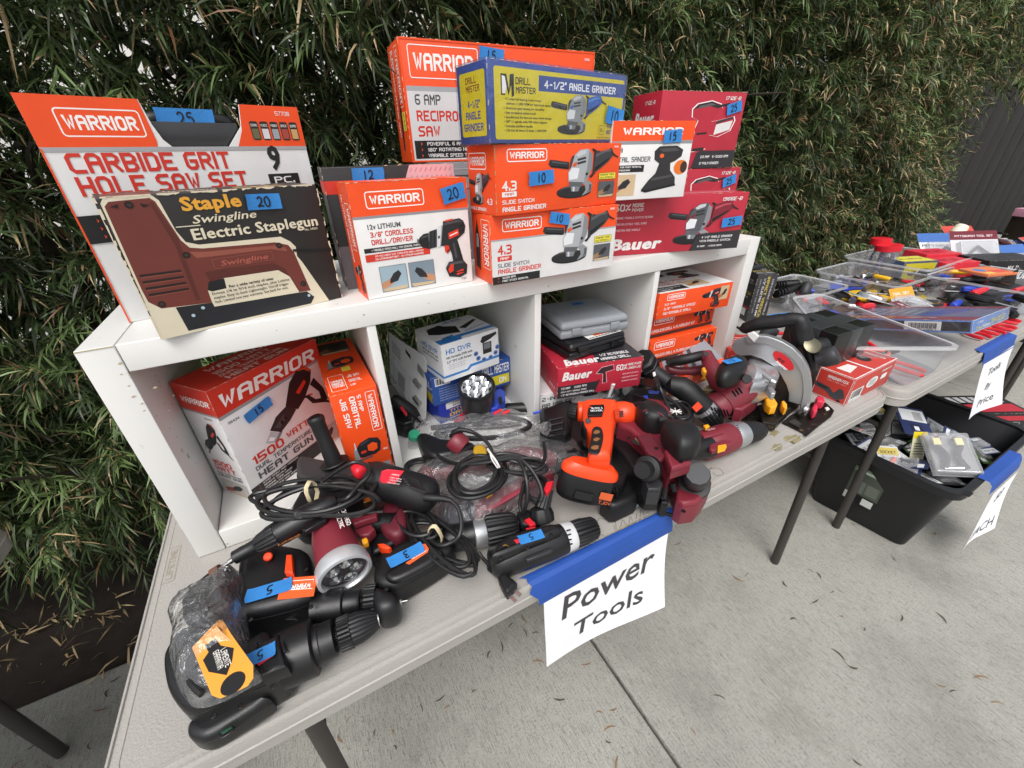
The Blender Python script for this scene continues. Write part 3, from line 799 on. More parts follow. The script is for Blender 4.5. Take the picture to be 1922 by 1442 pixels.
# ================================================================ printed pictures (flat print on the cartons), unit square, y up
def art_grinder(body='3A3B3E', head='A8ABAE', acc='E2521E', disc='242426', hl='5A5C60'):
    return [('2A2B2E', [(.0, .72), (.02, .80), (.05, .80), (.30, .745), (.31, .62), (.28, .61), (.04, .66)]), ('55575B', [(.05, .775), (.28, .725), (.28, .705), (.05, .75)]), ('0E0E10', [(.04, .67), (.28, .62), (.28, .65), (.04, .70)]),
            (disc, ell(.37, .70, .055, .17, 18)), ('46474A', ell(.355, .70, .03, .13, 16)), ('101012', ell(.40, .15, .27, .12, 26)), (disc, ell(.40, .17, .27, .115, 26)), ('4A4B4E', [(.16, .20), (.24, .27), (.40, .285), (.52, .26), (.40, .255), (.25, .24)]),
            ('8E9195', [(.52, .06), (.67, .15), (.68, .30), (.60, .38), (.50, .34), (.56, .28), (.58, .18)]), ('55575B', [(.60, .12), (.67, .17), (.67, .28), (.63, .30), (.63, .18)]),
            ('7C7F83', [(.35, .17), (.46, .16), (.49, .27), (.34, .28)]), ('C9CBCD', [(.37, .17), (.40, .165), (.40, .27), (.37, .275)]), ('5C5E62', [(.31, .27), (.51, .25), (.53, .36), (.32, .38)]),
            (head, [(.30, .37), (.29, .55), (.34, .66), (.38, .88), (.46, .97), (.58, .99), (.66, .88), (.66, .60), (.60, .40), (.53, .34)]), ('85888C', [(.54, .36), (.60, .42), (.66, .60), (.66, .88), (.60, .95), (.58, .60)]),
            ('DFE1E3', [(.31, .40), (.30, .54), (.35, .64), (.46, .62), (.44, .42)]), ('C2C5C8', [(.40, .88), (.46, .95), (.56, .97), (.55, .90), (.43, .84)]), ('2A2B2E', [(.42, .80), (.55, .84), (.56, .80), (.43, .76)]), ('2A2B2E', [(.42, .73), (.55, .77), (.56, .73), (.43, .69)]), ('0E0E10', ell(.58, .50, .02, .03, 10)),
            ('1C1D20', [(.62, .44), (.67, .50), (.68, .92), (.64, .98), (.66, .995), (.72, .95), (.72, .52), (.66, .42)]), (body, [(.68, .50), (.70, .93), (.84, .99), (.96, .995), (.99, .92), (.99, .84), (.93, .74), (.80, .60)]), (hl, [(.71, .88), (.85, .95), (.95, .96), (.95, .93), (.85, .91), (.71, .82)]), ('151618', [(.70, .54), (.80, .63), (.93, .77), (.93, .80), (.80, .70), (.70, .62)]),
            (acc, [(.74, .955), (.86, .995), (.94, .995), (.92, .965), (.78, .93)]), (acc, [(.35, .70), (.41, .75), (.42, .69), (.37, .64)]), ('1F2023', [(.97, .93), (1.03, .86), (1.09, .82), (1.08, .80), (1.02, .83), (.97, .88)])]
def art_drill(body='222326', acc='D9361F', hl='4A4B50'):
    return [('6A6C70', [(-.02, .62), (.02, .59), (.03, .64), (-.01, .655)]), ('1A1B1E', [(.01, .60), (.07, .52), (.20, .49), (.23, .72), (.12, .71), (.03, .66)]), (hl, [(.05, .64), (.12, .685), (.21, .69), (.21, .67), (.12, .66)]), ('303136', [(.20, .485), (.36, .50), (.40, .76), (.24, .735)]),
            ('0C0C0E', [(.23, .50), (.25, .50), (.29, .74), (.27, .74)]), ('0C0C0E', [(.30, .505), (.32, .505), (.36, .755), (.34, .75)]), ('D5D7D9', [(.37, .49), (.43, .50), (.50, .80), (.42, .80)]), ('8E9195', [(.43, .50), (.46, .51), (.53, .80), (.50, .80)]), ('3A3B3F', [(.40, .62), (.44, .62), (.45, .66), (.41, .66)]),
            (body, [(.45, .51), (.60, .49), (.80, .57), (.97, .66), (1.0, .76), (.96, .84), (.88, .88), (.54, .86)]), (hl, [(.54, .83), (.86, .86), (.94, .82), (.86, .83), (.54, .80)]), ('0C0C0E', [(.88, .66), (.97, .70), (.96, .73), (.88, .70)]), ('0C0C0E', [(.87, .74), (.97, .77), (.96, .80), (.87, .77)]), (acc, [(.62, .68), (.84, .73), (.85, .64), (.63, .59)]), ('F0D8D0', [(.65, .65), (.82, .69), (.82, .67), (.65, .63)]), (acc, [(.58, .87), (.74, .885), (.74, .86), (.58, .845)]),
            (body, [(.60, .51), (.80, .58), (.85, .42), (.90, .24), (.68, .20), (.66, .36)]), (hl, [(.70, .52), (.73, .53), (.77, .30), (.73, .29)]), ('0C0C0E', [(.80, .56), (.83, .48), (.88, .28), (.90, .24), (.86, .23), (.80, .44)]), (acc, [(.52, .51), (.61, .50), (.63, .42), (.57, .38), (.52, .42)]), ('8A1C12', [(.57, .38), (.63, .42), (.62, .46), (.56, .43)]),
            (body, [(.56, .02), (.50, .16), (.58, .25), (.88, .26), (.98, .16), (.95, .02), (.80, -.02)]), (hl, [(.54, .18), (.60, .235), (.86, .24), (.90, .20), (.62, .20)]), (acc, [(.55, .14), (.62, .21), (.68, .21), (.66, .10), (.57, .07)]), (acc, [(.72, .08), (.88, .11), (.89, .05), (.73, .02)]), ('0C0C0E', [(.56, .07), (.95, .08), (.95, .06), (.57, .05)])]
def art_heatgun(acc='D93A2B'):
    return [('B9BBBE', [(.0, .10), (.10, .02), (.20, .14), (.10, .24)]), ('F0F0F0', [(.04, .11), (.10, .06), (.13, .10), (.07, .16)]), ('7A7C80', [(.10, .02), (.14, .0), (.24, .12), (.20, .14)]),
            ('2A2B2E', [(.10, .26), (.22, .12), (.38, .22), (.50, .34), (.40, .50), (.22, .42)]), ('48494D', [(.16, .26), (.22, .20), (.36, .32), (.32, .38)]), ('0F0F10', [(.26, .22), (.30, .24), (.28, .32), (.25, .30)]), ('0F0F10', [(.32, .26), (.36, .28), (.34, .36), (.31, .34)]),
            ('1D1D20', [(.38, .50), (.52, .32), (.66, .44), (.80, .66), (.86, .86), (.78, .97), (.66, .98), (.52, .84)]), ('C8502A', [(.66, .98), (.80, .96), (.86, .86), (.83, .84), (.76, .93), (.68, .95)]),
            (acc, [(.56, .62), (.72, .76), (.74, .70), (.60, .56)]), ('1D1D20', [(.62, .48), (.68, .42), (.74, .26), (.92, .14), (.98, .18), (.96, .42), (.86, .70), (.78, .62), (.88, .40), (.88, .26), (.80, .30), (.72, .46)]),
            (acc, [(.72, .47), (.78, .44), (.78, .41), (.73, .43)]), ('1D1D20', [(.94, .18), (1.06, .04), (1.05, .02), (.92, .14)])]
def art_jigsaw(acc='D9361F'):
    return [('23242A', [(.12, .30), (.15, .62), (.30, .78), (.62, .88), (.90, .80), (.97, .62), (.90, .30), (.72, .22), (.30, .20)]), ('F0561C', [(.50, .42), (.52, .62), (.70, .68), (.84, .60), (.82, .40), (.68, .34)]),
            (acc, [(.26, .36), (.28, .46), (.44, .47), (.44, .37)]), ('8F9296', [(.02, .14), (.06, .60), (.16, .60), (.20, .18)]), ('55575B', [(.0, .08), (.02, .16), (.60, .20), (.62, .14)]), ('C9CBCD', [(.10, .56), (.12, .84), (.15, .84), (.16, .56)]), ('4D4F58', [(.30, .72), (.60, .82), (.60, .79), (.32, .69)])]
def art_sander(body='2C2A2C', acc='E8621E'):
    return [('E07020', ell(.86, .52, .16, .16, 16)), ('3A2A22', ell(.93, .52, .08, .13, 14)), (body, [(.20, .88), (.30, .98), (.70, .99), (.86, .90), (.84, .76), (.70, .66), (.60, .62), (.62, .46), (.76, .30), (.78, .16), (.10, .04), (.0, .06), (.14, .26), (.28, .40), (.34, .62), (.22, .70)]),
            ('4B484A', [(.30, .93), (.68, .95), (.78, .88), (.40, .86)]), (acc, ell(.38, .78, .05, .045, 12)), ('151416', [(.0, .06), (.10, .04), (.78, .16), (.80, .11), (.10, -.02), (-.01, .02)]), ('4B484A', [(.22, .30), (.66, .36), (.70, .32), (.20, .24)])]
def art_palm(red='B3283A'):
    sil = [(.0, .83), (.10, .93), (.40, .99), (.62, .93), (.66, .86), (.52, .72), (.46, .60), (.60, .62), (.96, .70), (1.0, .62), (.93, .42), (.66, .30), (.46, .34), (.44, .06), (.10, .0), (.08, .34), (.16, .62), (.02, .68)]
    return [('F2F0EE', sil), (red, [(.48+(x-.48)*.955, .5+(y-.5)*.965) for x, y in sil]),
            ('2A2628', [(.02, .82), (.12, .91), (.40, .97), (.58, .91), (.56, .84), (.30, .90), (.10, .84)]), (red, [(.03, .72), (.10, .83), (.50, .86), (.50, .74), (.28, .64)]), ('5A5658', [(.14, .88), (.40, .94), (.50, .91), (.16, .84)]), ('2A2628', [(.54, .90), (.80, .95), (.80, .91), (.56, .85)]),
            (red, [(.18, .62), (.42, .66), (.42, .30), (.40, .10), (.14, .12), (.12, .34)]), ('2A2628', [(.16, .08), (.40, .10), (.40, .04), (.14, .02)]), ('DCDAD8', [(.56, .34), (.90, .44), (.94, .62), (.58, .54)]), ('38343A', [(.54, .54), (.94, .66), (.92, .69), (.60, .61)]), ('1E1B1D', [(.18, .38), (.40, .40), (.40, .36), (.18, .34)])]
def art_photo(a='A98A68', b='3A3A3E', c='6E7A86'):
    return [(c, [(0, 0), (1, 0), (1, 1), (0, 1)]), (a, [(0, .10), (.30, .18), (.50, .34), (.40, .52), (.20, .44), (0, .36)]), (b, [(.30, .30), (.62, .36), (.80, .64), (.70, .80), (.50, .70), (.34, .48)]), ('C9B08C', [(.1, .0), (.9, .0), (1, .14), (.0, .10)])]

def carton(name, label, x, y, z, yaw, w, d, h, c, cat='box', group=None, side=None, top=None, mw=None, wear=True, bev=.0012):
    t = thing(name, label, cat, (x, y, z), R(yaw), group, mw)
    m = MB(); base = ink(c)
    rr = random.Random(int(x*1e3+z*1e4))
    m.box((w/2, d/2, h/2), (w, d, h), base, bev=bev)
    m.build('carton_body', t)
    if wear: edge_wear(t, [((0, 0, h), (w, 0, h), (0, -1, 0), (0, 0, 1)), ((0, 0, 0), (0, 0, h), (0, -1, 0), (-1, 0, 0)), ((w, 0, 0), (w, 0, h), (0, -1, 0), (1, 0, 0)), ((0, d, h), (0, 0, h), (-1, 0, 0), (0, 0, 1))], int(x*1e3), .0007, 'D8C4A4', .72)
    def face(kind, lift=.0003):
        mb = MB()
        if kind == 'front': f = Face(mb, (0, 0, 0), (w, 0, 0), (0, 0, h), lift)
        elif kind == 'left': f = Face(mb, (0, d, 0), (0, -d, 0), (0, 0, h), lift)
        elif kind == 'right': f = Face(mb, (w, 0, 0), (0, d, 0), (0, 0, h), lift)
        elif kind == 'top': f = Face(mb, (0, 0, h), (w, 0, 0), (0, d, 0), lift)
        f.kind = kind
        return f
    def tapeat(f, u, v, ww, hh, txt, rot=0, m_=None):
        U = f.u*math.cos(R(rot))+f.v*math.sin(R(rot))
        return tape_piece(t, f.P(u, v, 0), U, f.n, ww, hh, txt, m_)
    return t, face, tapeat
def done(f, t, nm=None): return f.mb.build(nm or f.kind+'_print', t)
def flaps(t, w, d, h, c='C8B28E', yy=None):
    """the raised seam of the closing flap along the top edge"""
    m = MB(); m.box((w/2, .0008, h-.006), (w*.97, .0012, .009), ink(c), bev=.0004); return m.build('flap', t)
def edge_wear(t, edges, seed, amt=.002, c='D9CDB4', skip=.30):
    """bare fibre showing where the printed card is rubbed through along the edges"""
    rr = random.Random(seed); m = MB()
    for a, b, n1, n2 in edges:
        a, b, n1, n2 = Vector(a), Vector(b), Vector(n1), Vector(n2); L = (b-a).length; N = max(8, int(L/.006))
        for k in range(N):
            if rr.random() < skip: continue
            p, q = a.lerp(b, k/N), a.lerp(b, (k+1)/N); s1, s2 = amt*rr.uniform(.3, 1.6), amt*rr.uniform(.3, 1.6); o = (n1+n2)*.0007
            m.add([p+o, q+o, q+o-n2*s2, p+o-n2*s1], [(0, 1, 2, 3)], ink(c)); m.add([p+o, q+o, q+o-n1*s1, p+o-n1*s2], [(3, 2, 1, 0)], ink(c))
    o = m.build('worn_edge', t); o['kind'] = 'stuff'; return o

OR, WH, BK, RD, CR, GY = 'F0501A', 'E6E5E3', '1F1E1F', 'CF3424', 'B52A3C', '8F9092'
# ---- 1 hole saw case: carded case with a notch for its handle
W_, H_, D_ = .339, .296, .07
t = thing('hole_saw_case', 'large white and orange hole saw set case at the left end of the shelf top', 'tool case', (.110, .452, TOP+.0005), R(17.2))
m = MB(); out = [(0, 0), (W_, 0), (W_, H_), (.70*W_+.012, H_)] + [(.70*W_+.006, H_-.03)] + [(.655*W_+.004, .795*H_+.012), (.635*W_, .795*H_)] + [(.425*W_, .795*H_), (.40*W_-.002, .795*H_+.012), (.375*W_, H_-.03), (.36*W_, H_)] + [(0, H_)]
Mx = Matrix(((1, 0, 0, 0), (0, 0, 1, 0), (0, 1, 0, 0), (0, 0, 0, 1)))
m.slab(out, -.0, .004, ink(WH), M=Mx, smooth=False); m.build('card_sleeve', t)
m = MB(); m.box((W_/2, .036, H_*.40), (W_-.006, .06, H_*.80-.004), blackpl, bev=.004); m.build('case_shell', t)
m = MB(); m.tube(smooth_path([(.35*W_, .028, .77*H_), (.37*W_, .028, .88*H_), (.40*W_, .028, .925*H_), (.66*W_, .028, .925*H_), (.69*W_, .028, .88*H_), (.71*W_, .028, .77*H_)], 5), .011, blackpl, 10); m.build('handle', t)
m = MB(); m.box((.53*W_, .012, .855*H_), (.36*W_, .004, .12*H_), mat('smoked_window', '3A3A3C', .2), bev=.001); m.build('inner_panel', t)
mb = MB(); f = Face(mb, (0, -.0002, 0), (W_, 0, 0), (0, 0, H_)); n_ = .0
f.poly([(0, .805), (.365, .805), (.37, .83), (.358, 1), (0, 1)], OR); f.poly([(.68, .805), (1, .805), (1, 1), (.735, 1), (.715, .88)], OR)
f.rect(0, .787, 1, .805, 'A8A8AA'); f.warrior(.085, .845, .345, .955)
f.text('CARBIDE GRIT', .055, .70, .082, RD, w=.57, bold=.05); f.text('HOLE SAW SET', .055, .605, .082, RD, w=.62, bold=.05)
f.text('9', .80, .69, .115, '202020', w=.055, bold=.05); f.rr(.775, .60, .925, .665, '202020', r=.001); f.text('PC.', .80, .615, .035, WH, w=.10, bold=.04)
f.text('57708', .885, .955, .02, WH, bold=.02)
for i, (cc, s_) in enumerate([('6B6A4A', 'CERAMIC'), ('D8D8D8', 'PLASTIC'), ('9AA0A4', 'FIBER'), ('A8483C', 'BRICK'), ('C9A26A', 'BOARD')]):
    u = .755+i*.046; f.rr(u, .835, u+.038, .925, '2A2522', r=.003, l=2); f.rect(u+.004, .842, u+.034, .89, cc, l=3); f.text(s_, u+.004, .90, .012, WH, w=.03, bold=.02)
f.rect(0, .40, .60, .525, BK); 
for i, s_ in enumerate(['SET INCLUDES ARBOR AND CASE', 'INCLUDES 9 PIECES', '3/8" ARBOR SHANK']):
    f.text('>', .06, .49-i*.036, .018, OR, bold=.05); f.text(s_, .085, .49-i*.036, .018, WH, w=.40, bold=.03)
f.poly([(x, y) for x, y in ell(.16, .20, .07, .05, 20)], '6C6C6E', l=2); f.poly([(x, y) for x, y in ell(.17, .21, .05, .035, 20)], '48484A', l=3)
f.rect(0, 0, .006, .80, OR, l=2)
f.art(art_photo('8C8F92', '4A4B4E', 'BFC1C3'), .35, .08, .85, .36)
done(f, t, 'front_print') if hasattr(f, 'kind') else mb.build('front_print', t)
tape_piece(t, (.515*W_, .0155, .93*H_), (1, 0, 0), (0, -1, 0), .075, .026, '25')
# ---- 2 staple gun carton
t, face, tp = carton('staple_gun_carton', 'worn black carton with a brown staple gun picture in front of the hole saw case', .169, .337, TOP+.0005, 15.2, .263, .088, .183, '24211F', bev=.002, wear=False)
f = face('front'); CRM = 'D9CFB6'; BR = '6B2F26'; BR2 = '7F4033'
def FR(pts, c, l): f.poly(pts, c, l)
FR([(0, 0), (.017, .965), (.034, .997), (.21, .998), (.232, .96), (.25, .753), (.271, .671), (.322, .641), (.726, .622), (.77, .576), (.794, .525), (.787, .447), (.806, .395), (.91, 0)], CRM, 1)
FR([(.026, .945), (.046, .972), (.2, .98), (.216, .955), (.254, .687), (.278, .629), (.332, .611), (.688, .584), (.755, .548), (.776, .481), (.812, .131), (.742, .136), (.711, .288), (.659, .358), (.378, .37), (.303, .354), (.283, .3), (.28, .201), (.058, .231), (.019, .295), (.016, .38)], BR, 2)
FR([(.19, .95), (.205, .955), (.245, .70), (.235, .24), (.215, .24), (.222, .66)], '55231C', 3)
FR([(.27, .60), (.34, .585), (.68, .56), (.735, .53), (.74, .50), (.66, .535), (.35, .545), (.29, .55)], '8E4E3E', 3)
FR([(.30, .44), (.65, .42), (.70, .36), (.715, .28), (.75, .14), (.735, .136), (.705, .28), (.655, .35), (.38, .362), (.31, .35)], '55231C', 3)
for i in range(4): FR([(.032, .492-.047*i), (.203, .484-.046*i), (.205, .468-.046*i), (.034, .474-.047*i)], '1E0F0D', 3); FR([(.032, .474-.047*i), (.204, .467-.046*i), (.204, .461-.046*i), (.034, .467-.047*i)], '8A4636', 3)
FR([(.116, .219), (.28, .201), (.283, .17), (.787, .13), (.823, .066), (.792, .013), (.126, .022)], '1A1B22', 3)
FR([(.283, .30), (.303, .354), (.378, .37), (.659, .358), (.711, .288), (.742, .136), (.283, .165)], CRM, 3)
FR([(.283, .30), (.30, .362), (.377, .368), (.371, .289), (.30, .285)], '141416', 4)
for x, y in ((.114, .945), (.252, .58), (.704, .555), (.067, .262), (.778, .205)): FR(ell(x, y, .017, .024, 14), '1C0E0C', 4); FR(ell(x, y, .009, .012, 8), '3A2A26', 4)
for x, y in ((.23, .175), (.175, .132), (.792, .09)): FR(ell(x, y, .009, .013, 10), 'A9C1CC', 4)
FR([(.04, .94), (.075, .955), (.07, .93)], '1C0E0C', 4); FR([(.155, .95), (.19, .935), (.16, .925)], '1C0E0C', 4)
FR([(.352, .523), (.657, .522), (.649, .447), (.35, .451)], '6B2F26', 4); f.frame(.35, .449, .655, .524, '8E4E3E', t=.0006, r=.002); f.text('Swingline', .385, .465, .04, 'A8584A', w=.24, bold=.012, shear=.3)
f.text('Staple', .31, .882, .088, 'E0A136', w=.27, bold=.045)
f.text('Swingline', .33, .79, .055, CRM, w=.30, bold=.014, shear=.4); f.line([(.255, .778), (.36, .775)], .0012, CRM)
f.text('Electric Staplegun', .31, .677, .078, CRM, w=.645, bold=.04); f.text('No. 34201', .87, .645, .018, CRM, w=.075, bold=.015)
for i, s_ in enumerate(['For a wide variety of uses:', 'Drives 1/4 to 9/16 inch staples, plus Loktite', 'staples. Easy to load. Lightweight. On/off trigger', 'lock. Limited one year warranty. See back for uses.']):
    f.text(s_, .385 if i == 0 else .295, .290-i*.033, .020, '2A2622', w=(.235 if i == 0 else .42-.01*i), bold=.03 if i == 0 else .008)
f.line([(.772, .50), (.88, .475), (1, .458)], .004, '0C0C0E')
done(f, t); tp(f, .69, .90, .046, .021, '20', -2)
f = face('top'); f.text('Staple', .60, .3, .4, 'C9A05A', w=.25); f.rect(.03, .1, .22, .9, BR); f.text('Swingline', .25, .3, .3, CRM, w=.25, shear=.3, bold=.01); done(f, t)
edge_wear(t, [((0, 0, .183), (.263, 0, .183), (0, -1, 0), (0, 0, 1)), ((0, 0, 0), (0, 0, .183), (0, -1, 0), (-1, 0, 0)), ((.263, 0, .0), (.263, 0, .183), (0, -1, 0), (1, 0, 0)), ((0, .088, .183), (.263, .088, .183), (0, 1, 0), (0, 0, 1)), ((0, 0, .183), (0, .088, .183), (-1, 0, 0), (0, 0, 1))], 3)
# ---- 3 dark carton behind
t, face, tp = carton('power_drill_carton', 'dark grey reversible drill carton with a red stripe half hidden between two other cartons', .440, .452, TOP+.0005, -1.5, .232, .075, .205, '2B292A')
f = face('front'); f.rect(0, .80, 1, .90, RD); f.text('drill master', .11, .82, .055, '151515', w=.32, bold=.03); f.poly([(.60, .90), (.64, 1), (1, 1), (1, .86), (.56, .86)], 'D9AEB4', 2)
for i in range(9):
    for j in range(2): f.poly([(.64+i*.04, .88+j*.06), (.66+i*.04, .91+j*.06), (.655+i*.04, .92+j*.06), (.635+i*.04, .89+j*.06)], 'BE8E95', 3)
f.text('120V', .12, .70, .035, WH, w=.10); f.text('3/8" Drill', .12, .60, .055, WH, w=.22, bold=.03); f.text('Reversible', .12, .51, .055, WH, w=.26, bold=.03)
f.text('ADJUSTABLE', .12, .45, .02, 'C08A30', w=.16); f.text('POSITION', .12, .42, .02, 'C08A30', w=.12); f.rect(.0, 0, 1, .38, '6D6468'); f.art(art_drill('1A1A1C', 'B02020'), .10, .05, .6, .38); done(f, t)
f = face('left'); f.rect(0, .8, 1, .9, RD); f.rect(0, 0, 1, .4, '6D6468'); done(f, t)
tp(face('front'), .32, .935, .055, .022, '12', 0)
# grey support carton behind
t, face, tp = carton('grey_carton', 'plain grey carton wedged upright behind the drill cartons with only its edge showing', .665, .56, TOP+.0005, -2, .34, .13, .2055, '8E8F92')
f = face('front'); f.rect(0, .86, 1, .88, '55565A'); f.rect(0, .74, 1, .75, '55565A'); f.rect(0, .93, 1, .94, 'B9BABC'); done(f, t)
# ---- 5 reciprocating saw carton
t, face, tp = carton('reciprocating_saw_carton', 'tall orange and white reciprocating saw carton at the very back, highest on the shelf', .636, .585, TOP+.2075, -3.5, .440, .105, .205, OR)
f = face('front'); f.rect(.012, .0, 1, .64, 'D4D3D2'); f.rect(.012, .60, 1, .64, 'A5A6A8'); f.warrior(.035, .70, .36, .955)
f.text('6 AMP', .045, .49, .085, '4A4B4E', w=.12, bold=.035); f.text('RECIPROCATING', .045, .355, .09, RD, w=.37, bold=.045); f.text('SAW', .045, .225, .09, RD, w=.105, bold=.045)
f.rect(.02, .03, .60, .19, BK)
for i, s_ in enumerate(['POWERFUL 6 AMP MOTOR', '180° ROTATING HANDLE', 'VARIABLE SPEED TRIGGER']):
    f.text('>', .05, .145-i*.052, .032, OR, bold=.05); f.text(s_, .08, .145-i*.052, .032, WH, w=.27, bold=.03)
f.art(art_jigsaw(), .52, .08, .95, .55); f.text('57806', .94, .92, .02, WH, w=.03); f.frame(.0, .0, 1, 1, OR, t=.003, r=.0005, l=2)
done(f, t); tp(f, .425, .905, .055, .026, '15', -4)
f = face('left')
def vtext(f, s_, u, v, h, length, c, **k):
    """text running downwards; h share of face width, length share of the face height"""
    vs, fs, tw = text_mesh(s_, k.get('bold', .03)); sc = h*f.w/.70; sx = length*f.h/tw; o = []
    f.k += 1
    for x, y, q in vs: o.append(f.O+f.u*(u*f.w+y*sc)+f.v*(v*f.h-x*sx)+f.n*(f.lift+.000025*f.k+.000006*q))
    f.mb.add(o, fs, ink(c)); return f
vtext(f, 'WARRIOR', .62, .93, .16, .42, 'F4F2EE', bold=.04); f.frame(.56, .48, .84, .96, 'F4F2EE', t=.001, r=.003); vtext(f, '6 AMP', .34, .95, .10, .17, 'F4F2EE'); vtext(f, 'RECIPROCATING SAW', .22, .95, .09, .72, 'F4F2EE', bold=.04)
f.rect(.62, .28, .86, .44, 'E8D84A'); vtext(f, 'SAW BLADE', .70, .43, .08, .14, '202020'); f.poly([(.40, .12), (.52, .10), (.60, .45), (.50, .62), (.44, .44)], '26262A', 3); done(f, t)
# ---- 4 cordless drill carton (20)
t, face, tp = carton('cordless_drill_carton', 'orange topped white cordless drill carton in front, with blue tape reading 20', .461, .362, TOP+.0005, 4.0, .206, .068, .184, WH)
f = face('front'); f.rect(0, .735, 1, 1, OR); f.rect(0, .715, 1, .735, '8E8F92'); f.warrior(.12, .79, .60, .93)
f.text('12v LITHIUM', .10, .625, .04, '55575A', w=.27, bold=.035); f.text('3/8" CORDLESS', .11, .555, .045, RD, w=.36, bold=.045); f.text('DRILL/DRIVER', .11, .49, .045, RD, w=.35, bold=.045)
f.rect(.04, .425, .60, .465, BK); f.text('> VARIABLE SPEED DRILL FOR GENERAL PURPOSE USE', .10, .435, .018, WH, w=.48, bold=.03)
f.rect(.04, .345, .60, .41, RD); f.text('KIT INCLUDES: 3/8" CORDLESS DRILL/DRIVER', .12, .382, .016, WH, w=.42); f.text('12v LITHIUM BATTERY • 12v LITHIUM CHARGER', .12, .356, .016, WH, w=.42)
f.frame(.13, .05, .365, .29, '55575A', t=.0008, r=.0005); f.art(art_photo('C08A66', '26262A', '9AB0BC'), .135, .055, .36, .285); f.frame(.385, .05, .62, .29, '55575A', t=.0008, r=.0005); f.art(art_photo('C08A66', '26262A', '7C8C98'), .39, .055, .615, .285, flip=True)
f.art(art_drill(), .50, .08, .96, .72); f.text('57350', .88, .04, .018, '55575A', w=.05)
done(f, t); tp(f, .86, .87, .045, .026, '20', 12)
f = face('left'); f.rect(0, 0, 1, 1, OR); vtext(f, 'WARRIOR', .55, .80, .22, .33, 'F4F2EE', bold=.04); f.frame(.45, .44, .85, .84, 'F4F2EE', t=.001, r=.003); vtext(f, '12v LITHIUM DRILL/DRIVER', .2, .9, .12, .6, 'F4F2EE'); f.art(art_drill(), .2, .05, .9, .35); done(f, t)
f = face('top'); f.rect(0, 0, 1, 1, OR); f.text('12v LITHIUM 3/8" CORDLESS DRILL/DRIVER', .2, .4, .2, 'F4F2EE', w=.55); done(f, t); flaps(t, .206, .068, .184, 'E0561E')
# ---- 7,8 angle grinder cartons
def grinder_front(f, white):
    if white: f.rect(0, .0, 1, .655, 'DAD9D8'); f.rect(0, .64, 1, .665, 'A2A3A6')
    f.warrior(.08, .76, .37, .94)
    f.text('4.3', .04, .44 if white else .36, .14 if white else .14, RD if white else WH, w=.105, bold=.05)
    a = .345 if white else .27
    f.rr(.04, a, .145, a+.075, RD if white else WH, r=.001); f.text('AMP', .06, a+.018, .04, WH if white else RD, w=.065, bold=.03)
    f.text('SLIDE SWITCH', .04, .25 if white else .165, .06, '4F5155' if white else WH, w=.235, bold=.04); f.text('ANGLE GRINDER', .04, .155 if white else .05, .072, RD if white else WH, w=.33, bold=.045)
    if white:
        f.rect(.0, .0, .36, .12, BK)
        for i, s_ in enumerate(['12,000 RPM', 'FAST STOCK REMOVAL']): f.text('>', .04, .075-i*.05, .03, OR, bold=.05); f.text(s_, .07, .075-i*.05, .03, WH, w=(.10, .2)[i], bold=.03)
    f.art(art_grinder(), .38, .14, .93, .93)
    f.rr(.81, .43, .965, .54, 'E8DC48', r=.001, l=5); f.frame(.81, .43, .965, .54, '202020', t=.0006, r=.001, l=6); f.text('GRINDING WHEEL', .82, .492, .03, '202020', w=.135, l=6); f.text('SOLD SEPARATELY', .82, .445, .03, '202020', w=.135, l=6)
    f.art(art_photo('9A7A5A', '2A2A2C', '55565A'), .81, .14, .96, .40); f.text('58089', .93, .93, .03, WH, w=.04)
t, face, tp = carton('angle_grinder_carton', 'white and orange angle grinder carton at the bottom of the middle stack', .686, .326, TOP+.0005, -.6, .290, .084, .1235, OR, group='slide switch angle grinder cartons')
f = face('front'); grinder_front(f, True); done(f, t); tp(f, .50, .88, .045, .020, '10', -10)
f = face('left'); vtext(f, 'WARRIOR', .60, .88, .26, .62, 'F4F2EE', bold=.04); f.frame(.52, .22, .96, .93, 'F4F2EE', t=.001, r=.003); f.poly([(.15, .2), (.38, .15), (.42, .6), (.30, .92), (.18, .7)], '26262A', 3); f.poly([(.2, .5), (.35, .5), (.34, .7), (.24, .7)], '8C8E92', 4); done(f, t)
t, face, tp = carton('angle_grinder_carton', 'all orange angle grinder carton in the middle of the stack, crushed at its left corner', .691, .308, TOP+.1248, 5.3, .291, .094, .1075, OR, group='slide switch angle grinder cartons')
f = face('front'); grinder_front(f, False); done(f, t); tp(f, .32, .52, .055, .022, '10', 3)
f = face('left'); f.warrior(.06, .66, .70, .90); f.art(art_grinder(), .02, .12, .80, .62); f.text('4.3', .68, .16, .09, WH, w=.2, bold=.05); f.text('ANGLE GRINDER', .05, .05, .05, WH, w=.6); done(f, t)
edge_wear(t, [((0, 0, 0), (0, 0, .1075), (0, -1, 0), (-1, 0, 0))], 8, .0012, 'B08A5E')
